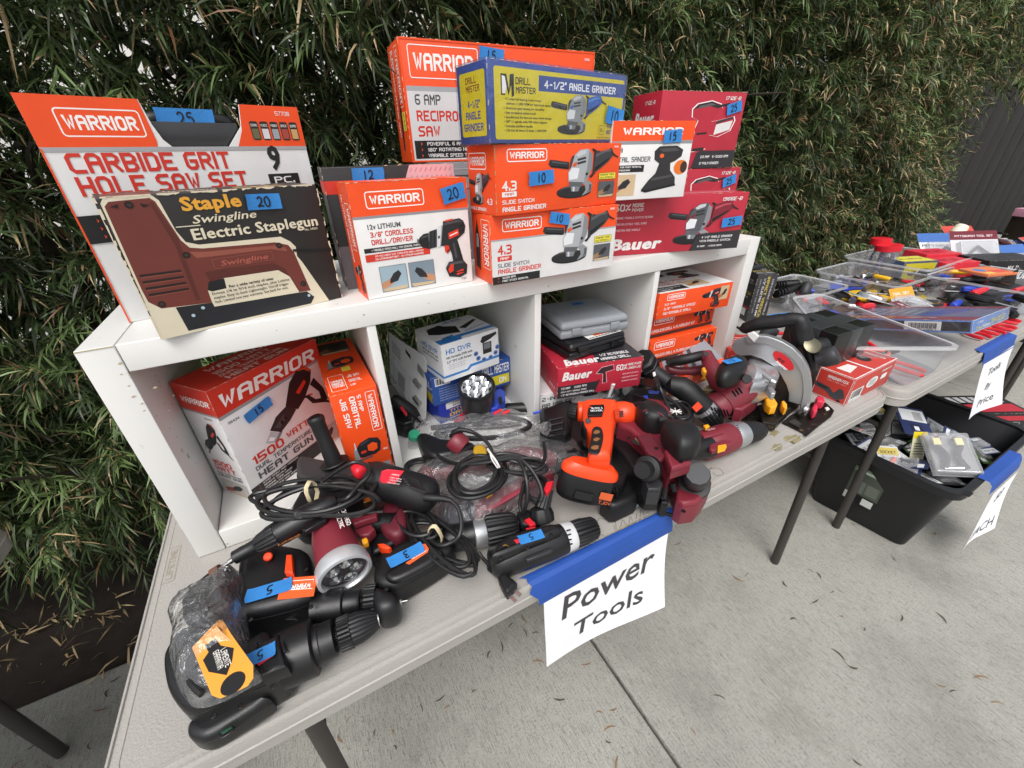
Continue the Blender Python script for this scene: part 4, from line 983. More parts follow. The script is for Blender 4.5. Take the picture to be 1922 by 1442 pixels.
# ---- 6 blue and yellow angle grinder carton in film
BL, YL = '2F4A94', 'D8C81E'
t, face, tp = carton('angle_grinder_carton', 'blue and yellow angle grinder carton in shiny film on top of the middle stack', .680, .300, TOP+.2335, 9.5, .318, .086, .106, BL)
f = face('front'); f.rr(.035, .05, .982, .93, YL, r=.004, l=1)
f.rect(.315, .68, .982, .875, BL, 3); f.text('4-1/2" ANGLE GRINDER', .35, .72, .10, 'EEF0F4', w=.56, bold=.045)
f.poly([(.075, .60), (.075, .85), (.11, .85), (.125, .66), (.13, .85), (.155, .86), (.155, .60), (.14, .58), (.138, .72), (.12, .60), (.105, .74), (.10, .60)], '1A1A1A', 3); f.poly([(.082, .62), (.082, .83), (.10, .82), (.11, .70), (.10, .62)], 'F0F0F0', 4)
f.text('DRILL', .165, .74, .085, '1A1A1A', w=.095, bold=.03); f.text('MASTER', .165, .635, .08, '1A1A1A', w=.13, bold=.03)
for i, s_ in enumerate(['4.2 amps ball bearing mount motor', 'delivers 11,000 RPM for fast stock removal', 'Aluminum gear housing for durability', 'Easy to replace carbon brush', 'Spindle lock for fast and easy wheel change', '5/8" 11 spindle with 7/8" arbor adaptor', 'Includes auxillary handle', '120 Volt 60 Hertz 4.2 amps, 11,000 RPM']):
    f.text('• '+s_ if i != 1 else s_, .09 if i != 1 else .105, .545-i*.056, .03, '23252B', w=.28*len(s_)/38, bold=.02)
f.art(art_grinder('2C62B4', '8E9498', '2C62B4', '232326', '5C8ED4'), .40, .10, .80, .68)
f.text('ITEM', .86, .22, .06, BL, w=.055, bold=.04); f.text('95578', .85, .13, .06, BL, w=.07, bold=.04); f.frame(.785, .12, .83, .26, '33353A', t=.0006, r=.003); f.text('UL', .797, .17, .05, '33353A', w=.022); f.text('Wheel sold separately', .77, .07, .02, '23252B', w=.12, bold=.01)
done(f, t); tp(f, .905, .40, .050, .027, '10', -8)
f = face('left'); f.rr(.10, .10, .92, .90, YL, r=.004, l=1); f.text('DRILL', .30, .76, .08, '7A3020', w=.35, bold=.03); f.text('MASTER', .30, .66, .08, '7A3020', w=.45, bold=.03)
f.text('4-1/2"', .32, .46, .10, BL, w=.42, bold=.05); f.text('ANGLE', .25, .32, .10, BL, w=.50, bold=.05); f.text('GRINDER', .17, .17, .10, BL, w=.66, bold=.05); done(f, t)
def film_mat(name='clear_film', a=.16, rough=.12, bumps=.9, sc=26, col_=(1, 1, 1), g=.95):
    if name in MATS: return MATS[name]
    m = bpy.data.materials.new(name); m.use_nodes = True; t_ = m.node_tree; b = t_.nodes['Principled BSDF']; out = t_.nodes['Material Output']
    tr = t_.nodes.new('ShaderNodeBsdfTransparent'); tr.inputs[0].default_value = (.96*col_[0], .96*col_[1], .96*col_[2], 1)
    b.inputs['Base Color'].default_value = (.85, .86, .88, 1); b.inputs['Roughness'].default_value = rough; b.inputs['Specular IOR Level'].default_value = .8
    tc = t_.nodes.new('ShaderNodeTexCoord'); n = t_.nodes.new('ShaderNodeTexNoise'); n.inputs['Scale'].default_value = sc; n.inputs['Detail'].default_value = 4; n.inputs['Distortion'].default_value = 1.5
    t_.links.new(tc.outputs['Object'], n.inputs['Vector'])
    bp = t_.nodes.new('ShaderNodeBump'); bp.inputs['Strength'].default_value = bumps; bp.inputs['Distance'].default_value = .012; t_.links.new(n.outputs[0], bp.inputs['Height']); t_.links.new(bp.outputs[0], b.inputs['Normal'])
    gl = t_.nodes.new('ShaderNodeBsdfGlossy'); gl.inputs['Roughness'].default_value = rough; t_.links.new(bp.outputs[0], gl.inputs['Normal'])
    fr = t_.nodes.new('ShaderNodeLayerWeight'); t_.links.new(bp.outputs[0], fr.inputs['Normal'])
    pw = t_.nodes.new('ShaderNodeMath'); pw.operation = 'POWER'; pw.inputs[1].default_value = 3.5; t_.links.new(fr.outputs['Facing'], pw.inputs[0])
    ad = t_.nodes.new('ShaderNodeMath'); ad.operation = 'MULTIPLY_ADD'; ad.use_clamp = True; ad.inputs[1].default_value = g; ad.inputs[2].default_value = .07; t_.links.new(pw.outputs[0], ad.inputs[0])
    m1 = t_.nodes.new('ShaderNodeMixShader'); t_.links.new(ad.outputs[0], m1.inputs[0]); t_.links.new(tr.outputs[0], m1.inputs[1]); t_.links.new(gl.outputs[0], m1.inputs[2])
    m2 = t_.nodes.new('ShaderNodeMixShader'); m2.inputs[0].default_value = a; t_.links.new(m1.outputs[0], m2.inputs[1]); t_.links.new(b.outputs[0], m2.inputs[2]); t_.links.new(m2.outputs[0], out.inputs[0])
    MATS[name] = m; return m
film = film_mat('shrink_film', a=.015, rough=.12, bumps=.5, sc=22, g=.6)
m = MB(); m.box((.159, .043, .053), (.323, .091, .111), film, bev=.003); m.build('film_wrap', t)
# ---- 12 paddle switch grinder carton, 9 sander, 10,11 palm sanders
t, face, tp = carton('paddle_grinder_carton', 'long crimson angle grinder carton lying at the right end of the shelf top', 1.022, .399, TOP+.0005, -17.5, .349, .085, .1275, CR)
f = face('front')
f.text('60%', .03, .77, .12, WH, w=.115, bold=.05); f.text('MORE', .155, .83, .065, WH, w=.08, bold=.04); f.text('POWER', .155, .76, .05, WH, w=.08, bold=.04)
for i, s_ in enumerate(['ERGONOMIC PADDLE SWITCH DESIGN', 'TOOL-FREE ADJUSTABLE WHEEL GUARD', 'TWO-POSITION SIDE HANDLE']): f.text(s_, .0+.01, .64-i*.105, .035, 'EBC5CA', w=.30-.04*i, bold=.03)
f.text('Bauer', .03, .10, .19, WH, w=.36, bold=.055, shear=.22); f.art(art_grinder('7C2030', '55555A', '7C2030', '1C1C1E', 'B84A58'), .42, .10, .90, .86)
f.poly([(.62, .0), (.66, .27), (.70, .31), (1, .34), (1, 0)], '2F2C30', 5); f.text('4 1/2" ANGLE GRINDER', .70, .22, .04, WH, w=.24, l=6); f.text('WITH PADDLE SWITCH', .69, .15, .04, WH, w=.24, l=6); f.text('8 AMP   11,500 RPM', .68, .06, .03, WH, w=.19, l=6)
f.text('1966E-B', .80, .87, .06, WH, w=.15, bold=.04, shear=.25); done(f, t); tp(f, .905, .50, .052, .021, '25', 5)
f = face('top'); f.text('Bauer', .3, .3, .4, 'E8C8CC', w=.2, shear=.2); f.text('4 1/2" ANGLE GRINDER WITH PADDLE SWITCH', .55, .3, .2, 'E8C8CC', w=.4); done(f, t)
t, face, tp = carton('detail_sander_carton', 'small white and orange detail sander carton standing on the crimson grinder carton', .960, .340, TOP+.1295, -10.7, .187, .095, .139, WH)
f = face('front'); f.rect(0, .76, 1, 1, OR); f.rect(0, .72, 1, .76, '8E8F92'); f.warrior(.06, .79, .92, .96, box=False)
f.text('MM', .02, .62, .055, '4F5155', w=.12, bold=.03); f.text('DETAIL SANDER', .02, .50, .065, '4F5155', w=.47, bold=.035); f.rect(0, .37, .42, .46, BK); f.text('GREAT FOR PAINT REMOVAL', .03, .425, .022, WH, w=.36); f.text('WOOD FINISHING', .03, .385, .022, WH, w=.22)
f.art(art_photo('A8764E', '26262A', 'C9B08C'), .03, .06, .33, .34); f.art(art_sander(), .42, .10, .97, .70); done(f, t); tp(f, .72, .81, .042, .022, '15', 3)
for k, (x, y, z, yaw, w, d, h, lb) in enumerate([(1.285, .502, TOP+.0005, -6, .275, .115, .1715, 'lower crimson palm sander carton mostly hidden behind the grinder carton'), (1.253, .512, TOP+.1735, -8.4, .265, .118, .171, 'upper crimson palm sander carton standing highest at the right end of the shelf')]):
    t, face, tp = carton('palm_sander_carton', lb, x, y, z, yaw, w, d, h, CR, group='palm sander cartons')
    f = face('front'); f.art(art_palm(), .36, .22, .92, .90); f.text('1712E-B', .74, .90, .045, WH, w=.19, bold=.04, shear=.25); f.poly([(.46, .0), (.50, .21), (.54, .24), (1, .24), (1, 0)], '2F2C30', 5)
    f.text('2.8 AMP   6-13,000 OPM', .56, .14, .035, WH, w=.36, l=6); f.text('5" PALM SANDER', .56, .05, .035, WH, w=.25, l=6); f.text('Bauer', .02, .06, .13, WH, w=.40, bold=.055, shear=.22); done(f, t)
    tp(f, .86, .80, .048, .024, '25', 14)
    f = face('left'); f.text('Bauer', .12, .60, .16, WH, w=.66, bold=.055, shear=.22); f.text('1712E-B', .45, .85, .05, WH, w=.35, bold=.03); f.art(art_palm(), .1, .05, .9, .5); done(f, t)

# ================================================================ in the cubes
# cube 1
t, face, tp = carton('heat_gun_carton', 'white heat gun carton with a red band standing turned in the first cube', .1762, .398, FLOOR+.0005, 39.0, .238, .098, .258, 'E4E3E2')
f = face('front')
f.poly([(0, .79), (1, .83), (1, 1), (0, 1)], RD, 1); f.poly([(0, .765), (1, .81), (1, .83), (0, .79)], '96979A', 1.5); f.text('WARRIOR', .04, .835, .105, 'F4F2EE', w=.90, bold=.06, shear=.2)
f.text('56434', .05, .71, .02, '55575A', w=.09); f.art(art_heatgun(), .25, .36, .97, .84, l=3)
f.text('1500', .10, .30, .075, RD, w=.30, bold=.055); f.text('WATT', .44, .33, .055, RD, w=.24, bold=.05); f.text('DUAL TEMPERATURE', .10, .245, .038, '4F5155', w=.58, bold=.03); f.text('HEAT GUN', .10, .165, .06, '4F5155', w=.58, bold=.055)
f.rect(0, .0, .72, .135, BK)
for i, s_ in enumerate(['STRIP PAINT AND VARNISH', 'REMOVE DECALS', 'SHRINK WIRE WRAP', 'LOOSEN FITTINGS', 'THAW PIPES AND MORE']): f.text('>', .07, .112-i*.025, .014, OR, bold=.05); f.text(s_, .11, .112-i*.025, .014, WH, w=(.36, .22, .28, .26, .32)[i], bold=.03)
f.art(art_photo('A44A3A', '38383C', 'B9B4AE'), .76, .03, .96, .20); done(f, t); tp(f, .29, .70, .058, .022, '15', 10)
f = face('left'); f.rect(0, .80, 1, 1, RD); f.rect(0, .785, 1, .80, '96979A'); f.text('WARRIOR', .12, .86, .05, 'F4F2EE', w=.78, bold=.05, shear=.2); f.art(art_heatgun(), .10, .40, .85, .72)
f.text('1500', .16, .30, .05, RD, w=.55, bold=.05); f.text('WATT', .16, .245, .045, RD, w=.60, bold=.05); f.text('DUAL TEMPERATURE', .16, .215, .016, '4F5155', w=.7); f.text('HEAT GUN', .16, .185, .022, '4F5155', w=.7, bold=.05); f.art(art_photo('A44A3A', '38383C', 'B9B4AE'), .18, .02, .9, .16); f.text('56434', .6, .75, .015, '55575A', w=.2); done(f, t)
f = face('top'); f.rect(0, 0, 1, 1, RD); f.text('WARRIOR', .2, .68, .18, 'E8DCD4', w=.6, bold=.05, shear=.2); f.text('1500 WATT', .2, .44, .15, 'E8DCD4', w=.5, bold=.05); f.text('DUAL TEMPERATURE', .2, .28, .10, 'E8DCD4', w=.55); f.text('HEAT GUN', .2, .08, .14, 'E8DCD4', w=.55, bold=.05); done(f, t)
t, face, tp = carton('jig_saw_carton', 'narrow orange jig saw carton standing on end beside the first divider', .357, .352, FLOOR+.0005, 0.8, .0845, .272, .216, OR)
f = face('front')
vtext(f, 'WARRIOR', .76, .93, .115, .36, 'F4F2EE', bold=.04); f.frame(.72, .54, .94, .96, 'F4F2EE', t=.001, r=.003); vtext(f, '5 AMP', .54, .95, .085, .17, 'F4F2EE', bold=.04); vtext(f, 'ORBITAL', .37, .95, .125, .33, 'F4F2EE', bold=.045); vtext(f, 'JIG SAW', .17, .95, .125, .31, 'F4F2EE', bold=.045)
f.art(art_jigsaw(), .15, .22, .85, .52); f.art(art_photo('B07A5A', '26262A', '8C8E92'), .45, .01, .95, .16); f.text('58150', .85, .3, .02, WH, w=.1) ; done(f, t)
f = face('top')
f.frame(.08, .05, .42, .30, 'F4F2EE', t=.001, r=.003); f.text('WARRIOR', .12, .10, .12, 'F4F2EE', w=.26, bold=.04) ; f.text('5 AMP', .50, .08, .03, WH, w=.12); f.text('ORBITAL', .50, .14, .045, WH, w=.28, bold=.04); f.text('JIG SAW', .50, .22, .045, WH, w=.28, bold=.04)
f.rect(.45, .34, .65, .42, 'E8D84A'); f.art(art_jigsaw(), .15, .40, .85, .64); f.art(art_photo('8A5A3A', '1E1E20', '3A3230'), .10, .72, .85, .96); done(f, t); flaps(t, .0845, .27, .216, 'C84A1C')
# cube 2
t, face, tp = carton('drill_bit_carton', 'bright blue titanium drill bit box at the bottom of the second cube', .590, .470, FLOOR+.0005, 9, .20, .12, .058, '2438A8', group='small blue drill boxes')
f = face('front'); f.rr(.10, .62, .45, .93, 'F0F0F0', r=.001); f.text('DRILL', .2, .80, .09, '1A1A1A', w=.18); f.text('MASTER', .2, .67, .09, '1A1A1A', w=.22); f.text('29', .5, .65, .22, 'E8C23A', w=.09, bold=.04); f.text('TITANIUM', .14, .42, .14, 'E8C23A', w=.45, bold=.04); f.text('DRILL', .14, .20, .17, 'E8C23A', w=.36, bold=.05); f.text('MASKING BIT SET', .14, .07, .08, 'E8E0B0', w=.3); done(f, t)
t, face, tp = carton('blue_drill_carton', 'mid blue drill carton with a barcode under the white camera box', .578, .466, FLOOR+.0595, 2, .218, .13, .078, '2A519C', group='small blue drill boxes')
f = face('front'); f.rect(.04, .68, .22, .95, 'F0F0F0'); 
for i in range(16): f.rect(.05+i*.01, .72, .054+i*.01+.003*(i % 3), .92, '1A1A1A', 3)
for i in range(6): f.text('power tools for home and workshop use only', .08, .56-i*.085, .04, 'C8D4E8', w=.38, bold=.01)
f.text('DRILL MASTER', .62, .55, .30, 'F0F0F0', w=.36, bold=.04); f.poly([(.64, .1), (.98, .1), (.98, .45), (.64, .45)], 'D8C81E', 1.5); f.text('DM', .84, .16, .2, 'F0F0F0', w=.1, bold=.04); done(f, t)
f = face('left'); f.text('DRILL', .45, .55, .25, 'F0F0F0', w=.5, bold=.04); f.rect(.3, .05, .95, .4, 'B8A81E'); done(f, t)
t, face, tp = carton('camera_carton', 'small white and blue HD DVR camera carton on top of the blue boxes', .600, .427, FLOOR+.1385, 9.6, .157, .127, .095, 'E9E9EA')
f = face('front'); LB = '2F7EC4'
f.poly([(0, .12), (.42, .12), (.48, .20), (1, .20), (1, .27), (.46, .27), (.40, .18), (0, .18)], LB, 1); f.text('HD DVR', .07, .72, .13, LB, w=.42, bold=.03); f.text('HD Portable DVR with', .07, .60, .055, '25272C', w=.44, bold=.04); f.text('2.5" TFT LCD Screen', .07, .49, .055, '25272C', w=.42, bold=.04)
for i in range(3): f.text('- wide angle lens and night view', .08, .42-i*.05, .022, '7A7C82', w=.3, bold=.0)
f.poly([(.66, .78), (.70, .90), (.96, .93), (.96, .86), (.84, .78), (.70, .72)], '1C1C1E', 3); f.rect(.70, .42, .86, .72, '1C1C1E', 3); f.rect(.72, .54, .84, .70, '74787E', 4)
for k in range(6):
    a = math.pi*(1.0+k/5); f.poly(ell(.77+.20*math.cos(a), .50+.24*math.sin(a), .042, .065, 14), '5E7FB8', 4); f.poly(ell(.77+.20*math.cos(a), .50+.24*math.sin(a), .022, .03, 10), '223C70', 5)
done(f, t)
f = face('left'); f.rect(0, .12, 1, .18, LB); f.text('HD DVR', .25, .70, .12, LB, w=.6, bold=.03); f.text('HD Portable DVR with', .25, .60, .05, '25272C', w=.6); f.text('2.5" TFT LCD Screen', .25, .50, .05, '25272C', w=.6); done(f, t)
f = face('top'); f.poly([(0, .0), (.35, 0), (.40, .12), (1, .12), (1, .22), (.34, .22), (.28, .16), (0, .22)], LB, 1); f.poly([(.05, .55), (.12, .80), (.35, .86), (.40, .74), (.55, .62), (.48, .30), (.18, .42)], '1C1C1E', 2); f.poly([(.55, .50), (.92, .72), (.95, .66), (.62, .40)], '1C1C1E', 2); f.text('HD DVR', .45, .84, .10, LB, w=.3, bold=.03)
for k in range(7): f.poly(ell(.58+k*.055, .30+.012*k, .02, .03, 10), '8FA6CC', 3)
done(f, t); tp(f, .20, .14, .030, .020, '5', 8)
# cube 3
t, face, tp = carton('air_nailer_carton', 'white air nailer stapler carton at the bottom of the third cube', .822, .366, FLOOR+.0005, -8, .27, .24, .068, 'D8D8D8')
f = face('front'); f.text('2-IN-1', .02, .70, .16, '1A1A1A', w=.20, bold=.04); f.text('AIR NAILER/', .02, .42, .16, '1A1A1A', w=.36, bold=.04); f.text('STAPLER', .02, .14, .16, '1A1A1A', w=.27, bold=.04); f.art(art_drill('3A3A3E', '8C8E92'), .45, .1, .9, .9); done(f, t)
t, face, tp = carton('hammer_drill_carton', 'crimson hammer drill carton under two tool cases in the third cube', .849, .331, FLOOR+.069, -13.3, .226, .19, .083, CR)
f = face('front'); f.poly([(0, 0), (.44, 0), (.50, .46), (.46, .40), (0, .40)], '2F2C30', 1); f.text('Bauer', .05, .58, .26, WH, w=.33, bold=.055, shear=.22)
f.text('7.5 AMP    3,000 RPM', .04, .28, .07, WH, w=.30); f.text('HEAVY DUTY VARIABLE SPEED', .04, .17, .05, WH, w=.30); f.text('1/2" REVERSIBLE HAMMER DRILL', .04, .06, .06, WH, w=.40)
f.line([(.44, .66), (.50, .84), (.64, .88), (.66, .70), (.56, .66), (.58, .30), (.53, .28), (.52, .62), (.44, .66)], .0008, WH); f.poly([(.45, .66), (.50, .82), (.63, .86), (.64, .72), (.55, .68), (.57, .32), (.535, .32), (.53, .62)], '3A2A2E', 2)
f.text('60%', .68, .64, .20, WH, w=.13, bold=.05); f.text('MORE POWER', .82, .76, .08, WH, w=.16); f.text('LONGER LIFE', .82, .64, .08, WH, w=.16); 
for i in range(3): f.text('48,000 BEATS PER MINUTE', .76, .48-i*.12, .04, 'EBC5CA', w=.2)
done(f, t)
f = face('top'); f.poly([(.45, 0), (1, 0), (1, 1), (.6, 1)], '2F2C30', 1); f.text('Bauer', .10, .04, .16, WH, w=.40, bold=.055, shear=.2); f.text('1/2" REVERSIBLE', .55, .16, .07, WH, w=.35); f.text('HAMMER DRILL', .52, .05, .07, WH, w=.35); done(f, t)
f = face('left'); f.text('1906E-B', .7, .2, .08, 'EBC5CA', w=.2); done(f, t)
def tool_case(name, label, x, y, z, yaw, w, d, h, m_, latch):
    t = thing(name, label, 'tool case', (x, y, z), R(yaw))
    MB().box((w/2, d/2, h*.25), (w, d, h*.5-.0006), m_, bev=.006, taper=1).build('lower_shell', t)
    MB().box((w/2, d/2, h*.75), (w, d, h*.5-.0006), m_, bev=.010, taper=.965).build('lid', t)
    m2 = MB(); m2.box((w/2, d/2, h*.5), (w-.004, d-.004, .0016), m_); m2.build('seam', t)
    for u in (.22, .78): MB().box((w*u, -.0012, h*.42), (.026, .005, h*.42), m_, bev=.0016).build('latch', t)
    return t
greycase = mat('grey_case_plastic', '8D9297', .42, bump=.1, vary=.05)
t = tool_case('grey_tool_case', 'flat grey plastic tool case on top of the pile in the third cube', .888, .381, FLOOR+.1965, -8.6, .193, .165, .042, greycase, 1)
mb = MB(); f = Face(mb, (0, 0, .042), (.193, 0, 0), (0, .165, 0), .0004); e_ = mat('embossed_case_lettering', '9DA2A7', .35); f.text('HUSKY', .32, .42, .13, e_, w=.45, bold=.02, shear=.2); f.line([(.15, .46), (.22, .56), (.30, .46), (.22, .42), (.15, .46)], .002, e_); mb.build('raised_lettering', t)
tape_piece(t, (.105, .118, .042), (1, .0, 0), (0, 0, 1), .033, .017, '20')
t = tool_case('black_tool_case', 'black ribbed tool case with an orange label under the grey case', .892, .345, FLOOR+.1525, 1.5, .182, .20, .043, blackpl, 1)
MB().tube([(.02, -.002, .030), (.16, -.002, .030)], .006, blackpl, 10).build('handle', t)
mb = MB(); f = Face(mb, (0, 0, .043), (.182, 0, 0), (0, .2, 0), .0004); f.rect(.34, .02, .92, .24, 'DEDDDA'); f.rect(.48, .08, .80, .22, 'E0662E', 2); f.text('CALDERA AND MORE', .36, .03, .03, '202020', w=.5); f.rect(.84, .12, .90, .22, '202020', 2)
for k in range(9): f.poly(ell(.38+k*.055, .055, .015, .015, 8), '303030', 3)
mb.build('label', t)
# cube 4
for k, (x, y, z, yaw, lb, whitetop) in enumerate([(1.182, .372, FLOOR+.0005, -4, 'cordless drill kit carton at the bottom of the stack in the fourth cube', 0), (1.180, .362, FLOOR+.0675, -5, 'cordless drill and flashlight kit carton second from the bottom in the fourth cube', 0), (1.186, .380, FLOOR+.1345, -3, 'shadowed cordless kit carton directly under the white topped carton in the fourth cube', 0), (1.177, .354, FLOOR+.2015, -5.7, 'white topped orange reversible drill carton on top of the stack in the fourth cube', 1)]):
    w, h, d = (.256, .071, .17) if whitetop else (.248, .066, .18)
    t, face, tp = carton('drill_kit_carton', lb, x, y, z, yaw, w, d, h, OR if k != 2 else 'D2441A', group='orange drill kit cartons')  # the third carton's shade is put into its darker orange
    f = face('front')
    if whitetop:
        f.warrior(.10, .68, .34, .92); f.text('3.2 AMP', .08, .50, .08, WH, w=.15); f.text('3/8" VARIABLE SPEED', .08, .32, .10, WH, w=.42, bold=.04); f.text('REVERSIBLE DRILL', .08, .14, .10, WH, w=.38, bold=.04); f.art(art_drill('26262A', 'B83018'), .58, .1, .86, .95); f.art(art_photo('A8764E', '26262A', 'C9B08C'), .83, .35, .95, .9)
    else:
        f.warrior(.06, .55, .36, .92); f.text('CORDLESS DRILL & FLASHLIGHT KIT', .04, .22, .13, WH, w=.66, bold=.045); f.rect(0, .0, 1, .14, '3A2A26'); f.art(art_drill(), .66, .2, .83, .95); f.art(art_drill(), .78, .2, .95, .95)
    done(f, t)
    f = face('top')
    if whitetop: f.rect(0, 0, 1, 1, 'E4E3E2'); f.text('VARIABLE SPEED', .1, .44, .09, RD, w=.5, bold=.04); f.text('REVERSIBLE DRILL', .1, .30, .09, RD, w=.46, bold=.04); f.rect(0, .06, .42, .25, BK); f.text('POWERFUL 3.2 AMP MOTOR', .03, .17, .03, WH, w=.34); f.text('0-2,600 RPM', .03, .10, .03, WH, w=.2); f.art(art_drill('26262A', 'B83018'), .25, .52, .90, .98, rot=0); f.art(art_photo('A8764E', '3A2A26', 'C9B08C'), .46, .1, .74, .36)
    done(f, t)
A, B = PX(1242, 699, z=.80), PX(1368, 640, z=.86)
t, face, tp = carton('drill_kit_carton', 'orange drill kit carton leaning tilted at the foot of the stack in the fourth cube', 0, 0, 0, 0, .235, .15, .055, OR, group='orange drill kit cartons', mw=axes((1.165, .318, .748), (1.37, .268, .80), (.02, -.30, 1)))
f = face('front'); f.warrior(.20, .50, .55, .92); f.text('CORDLESS DRILL', .2, .18, .16, WH, w=.45); f.art(art_drill(), .66, .15, .82, .95); f.art(art_drill(), .78, .15, .94, .95); done(f, t)
f = face('top'); f.rect(0, .1, 1, 1, '8A8E94'); [f.poly([(i*.1, .1), (i*.1+.05, .1), (i*.1+.25, 1), (i*.1+.2, 1)], ('3A4048', 'C8CDD4', 'A03828')[i % 3], 2) for i in range(7)]; done(f, t)
# end of the table
magr = 'C03A30'
t, face, tp = carton('earphone_carton', 'red and white carton with a barcode at the far right corner of the near table', 1.625, .127+.0, .7405, -89.0, .090, .246, .085, magr, top=1)
f = face('front'); f.frame(.02, .02, .98, .98, WH, t=.0012, r=.001); f.text('MAGNAVOX', .30, .74, .11, WH, w=.58, bold=.05); f.text('SMART TIME FIRST', .3, .66, .035, 'E8A8A0', w=.55); f.poly([(-.0+.02, .50), (.45, .44), (.60, .30), (.72, .52), (.82, .50), (.90, .34), (.92, .22), (.70, .08), (.55, .14), (.40, .26), (.02, .34)], '3E4044', 3); f.poly([(.1, .44), (.4, .40), (.4, .34), (.1, .38)], '17181A', 4); f.poly(ell(.80, .08, .06, .045, 12), '17181A', 4); done(f, t)
f = face('right'); f.frame(.01, .02, .99, .98, WH, t=.0014, r=.001); f.rect(.05, .12, .32, .52, WH, 2); f.rect(.05, .03, .36, .12, 'C8C8C8', 2)
for i in range(14): f.rect(.07+i*.016, .18, .076+i*.016+.003*(i % 3), .48, '1A1A1A', 3)
f.poly(ell(.50, .50, .13, .2, 22), WH, 2); [f.rect(.42, .38+k*.05, .58, .40+k*.05, '555555', 3) for k in range(5)]; f.rr(.70, .42, .84, .62, WH, l=2); f.text('MAGNAVOX', .66, .74, .1, WH, w=.24); done(f, t)
f = face('top'); f.frame(.01, .005, .99, .995, WH, t=.003, r=.001); f.rect(.0, .42, 1, .45, WH, 2); f.poly(ell(.42, .66, .2, .08, 20), '1C1A1A', 3); f.text('MAGNAVOX', .2, .85, .04, WH, w=.6); f.poly([(.3, .12), (.7, .12), (.6, .36), (.35, .34)], 'E8DCD8', 2); done(f, t)
blk = mat('black_packing_tape', '17191A', .28, bump=.6, bscale=40, vary=.4, vscale=14)
t = thing('taped_block', 'large black carton sealed all over in shiny packing tape on the red carton', 'box', (1.640, .262, .8275), R(-93.5))
MB().box((.073, .089, .050), (.146, .178, .098), blk, bev=.003).build('carton_body', t)
m = MB(); m.box((.073, .089, .0503), (.148, .052, .100), mat('grey_packing_tape', '34383A', .22, bump=.8, bscale=30, vary=.3), bev=.002); m.build('tape_band', t)
m = MB(); m.box((.073, .089, .0501), (.052, .180, .0995), MATS['grey_packing_tape'], bev=.002); m.build('tape_band', t)
t, face, tp = carton('red_carton', 'red printed carton peeking out behind the guard of the large circular saw', 1.50, .330, .7405, -35, .11, .13, .088, 'B8352E'); f = face('front'); f.rect(.1, .2, .9, .8, 'D8A8A0'); [f.rect(.12, .25+.09*k, .88, .28+.09*k, 'A83830', 2) for k in range(6)]; done(f, t); f = face('top'); [f.rect(.1, .15+.12*k, .9, .2+.12*k, 'D8A8A0') for k in range(6)]; done(f, t)
# ================================================================ the pile of power tools
# places read off as directions of view at known heights; each tool then has its real size and thickness there
def crop(x0, y0, s): return lambda x, y: (x0+x/s, y0+y/s, s)
cA, cB, cC, cD, cE, cF, cG = crop(300, 980, 3.278), crop(420, 740, 3.278), crop(740, 740, 3.604), crop(1000, 700, 3.604), crop(1180, 560, 4.805), crop(1380, 360, 3.4336), crop(1400, 640, 3.433)
cH = crop(700, 600, 6.007); cK = crop(1650, 420, 6.007)
TZ = .7405
def at(c, x, y, z=None, **k):
    a = c(x, y); return PX(a[0], a[1], z=z, **k)
def rad(c, p, hw):
    """size in metres of hw crop pixels at the depth of p"""
    return hw/c(0, 0)[2]*(Vector(p)-CAM).dot(_f)/F_PX
def spine(mb, c, pts, m, n=20, M=None):
    """round body through [(x, y, z, half width)] in view pixels"""
    P = [at(c, x, y, z) for x, y, z, h in pts]
    mb.tube(P, [rad(c, p, q[3]) for p, q in zip(P, pts)], m, n); return mb
def rlathe(mb, c, p0, p1, prof, m, ribs=0, ribd=.0, n=28):
    """turned body from p0=(x,y,z) to p1; prof [(t, half width px)]"""
    A, B = at(c, *p0), at(c, *p1); L = (B-A).length
    s = rad(c, (A+B)/2, 1)
    return mb.lathe([(t*L, h*s) for t, h in prof], m, M=axes(A, B), n=n, ribs=ribs, ribd=ribd)
def outl(c, pts, z): return [tuple(at(c, x, y, z))[:2] for x, y in pts]
def slabp(mb, c, pts, z0, z1, m, bev=.004, k=0):
    thick = z1-z0 > .02 and bev >= .004
    o = outl(c, pts, z0+(z1-z0)*.5 if thick else z1)
    if k: o = [(p.x, p.y) for p in smooth_path([(x, y, 0) for x, y in o], k, closed=True)]
    return mb.slab(o, z0, z1, m, bev=bev, seam=z1-min(bev, (z1-z0)*.4)-.003 if thick and z1-z0 > .028 else None)
def blobp(mb, c, pts, z0, z1, m, p=2.6, k=3, zo=None, flat=0.0):
    o = outl(c, pts, zo if zo is not None else (z0+z1)/2+(z1-z0)*.2)
    if k: o = [(q.x, q.y) for q in smooth_path([(x, y, 0) for x, y in o], k, closed=True)]
    return mb.blob(o, z0, z1, m, p, flat=flat)
def screws(t, c, pts, r=.0032):
    for x, y, z in pts:
        p = at(c, x, y, z); m = MB(Matrix.Translation(p) @ Matrix.Rotation(R(-90), 4, 'Y'))
        m.lathe([(-.001, r*1.25), (.0004, r*1.25), (.0006, r)], glossbk, n=12, open_end=True); m.lathe([(-.001, r), (-.0002, r)], darksteel, n=12); m.box((0, 0, 0), (.0004, r*1.3, r*.3), glossbk); m.box((0, 0, 0), (.00041, r*.3, r*1.3), glossbk)
        part(m, 'screw', t)
def part(mb, name, t, label=None):
    o = mb.build(name, t, label)
    o.matrix_parent_inverse = Matrix.Translation(-t.location)
    return o
def tool(name, label, cat, c, x, y, group=None):
    p = at(c, x, y, TZ); return thing(name, label, cat, (p.x, p.y, TZ), group=group)
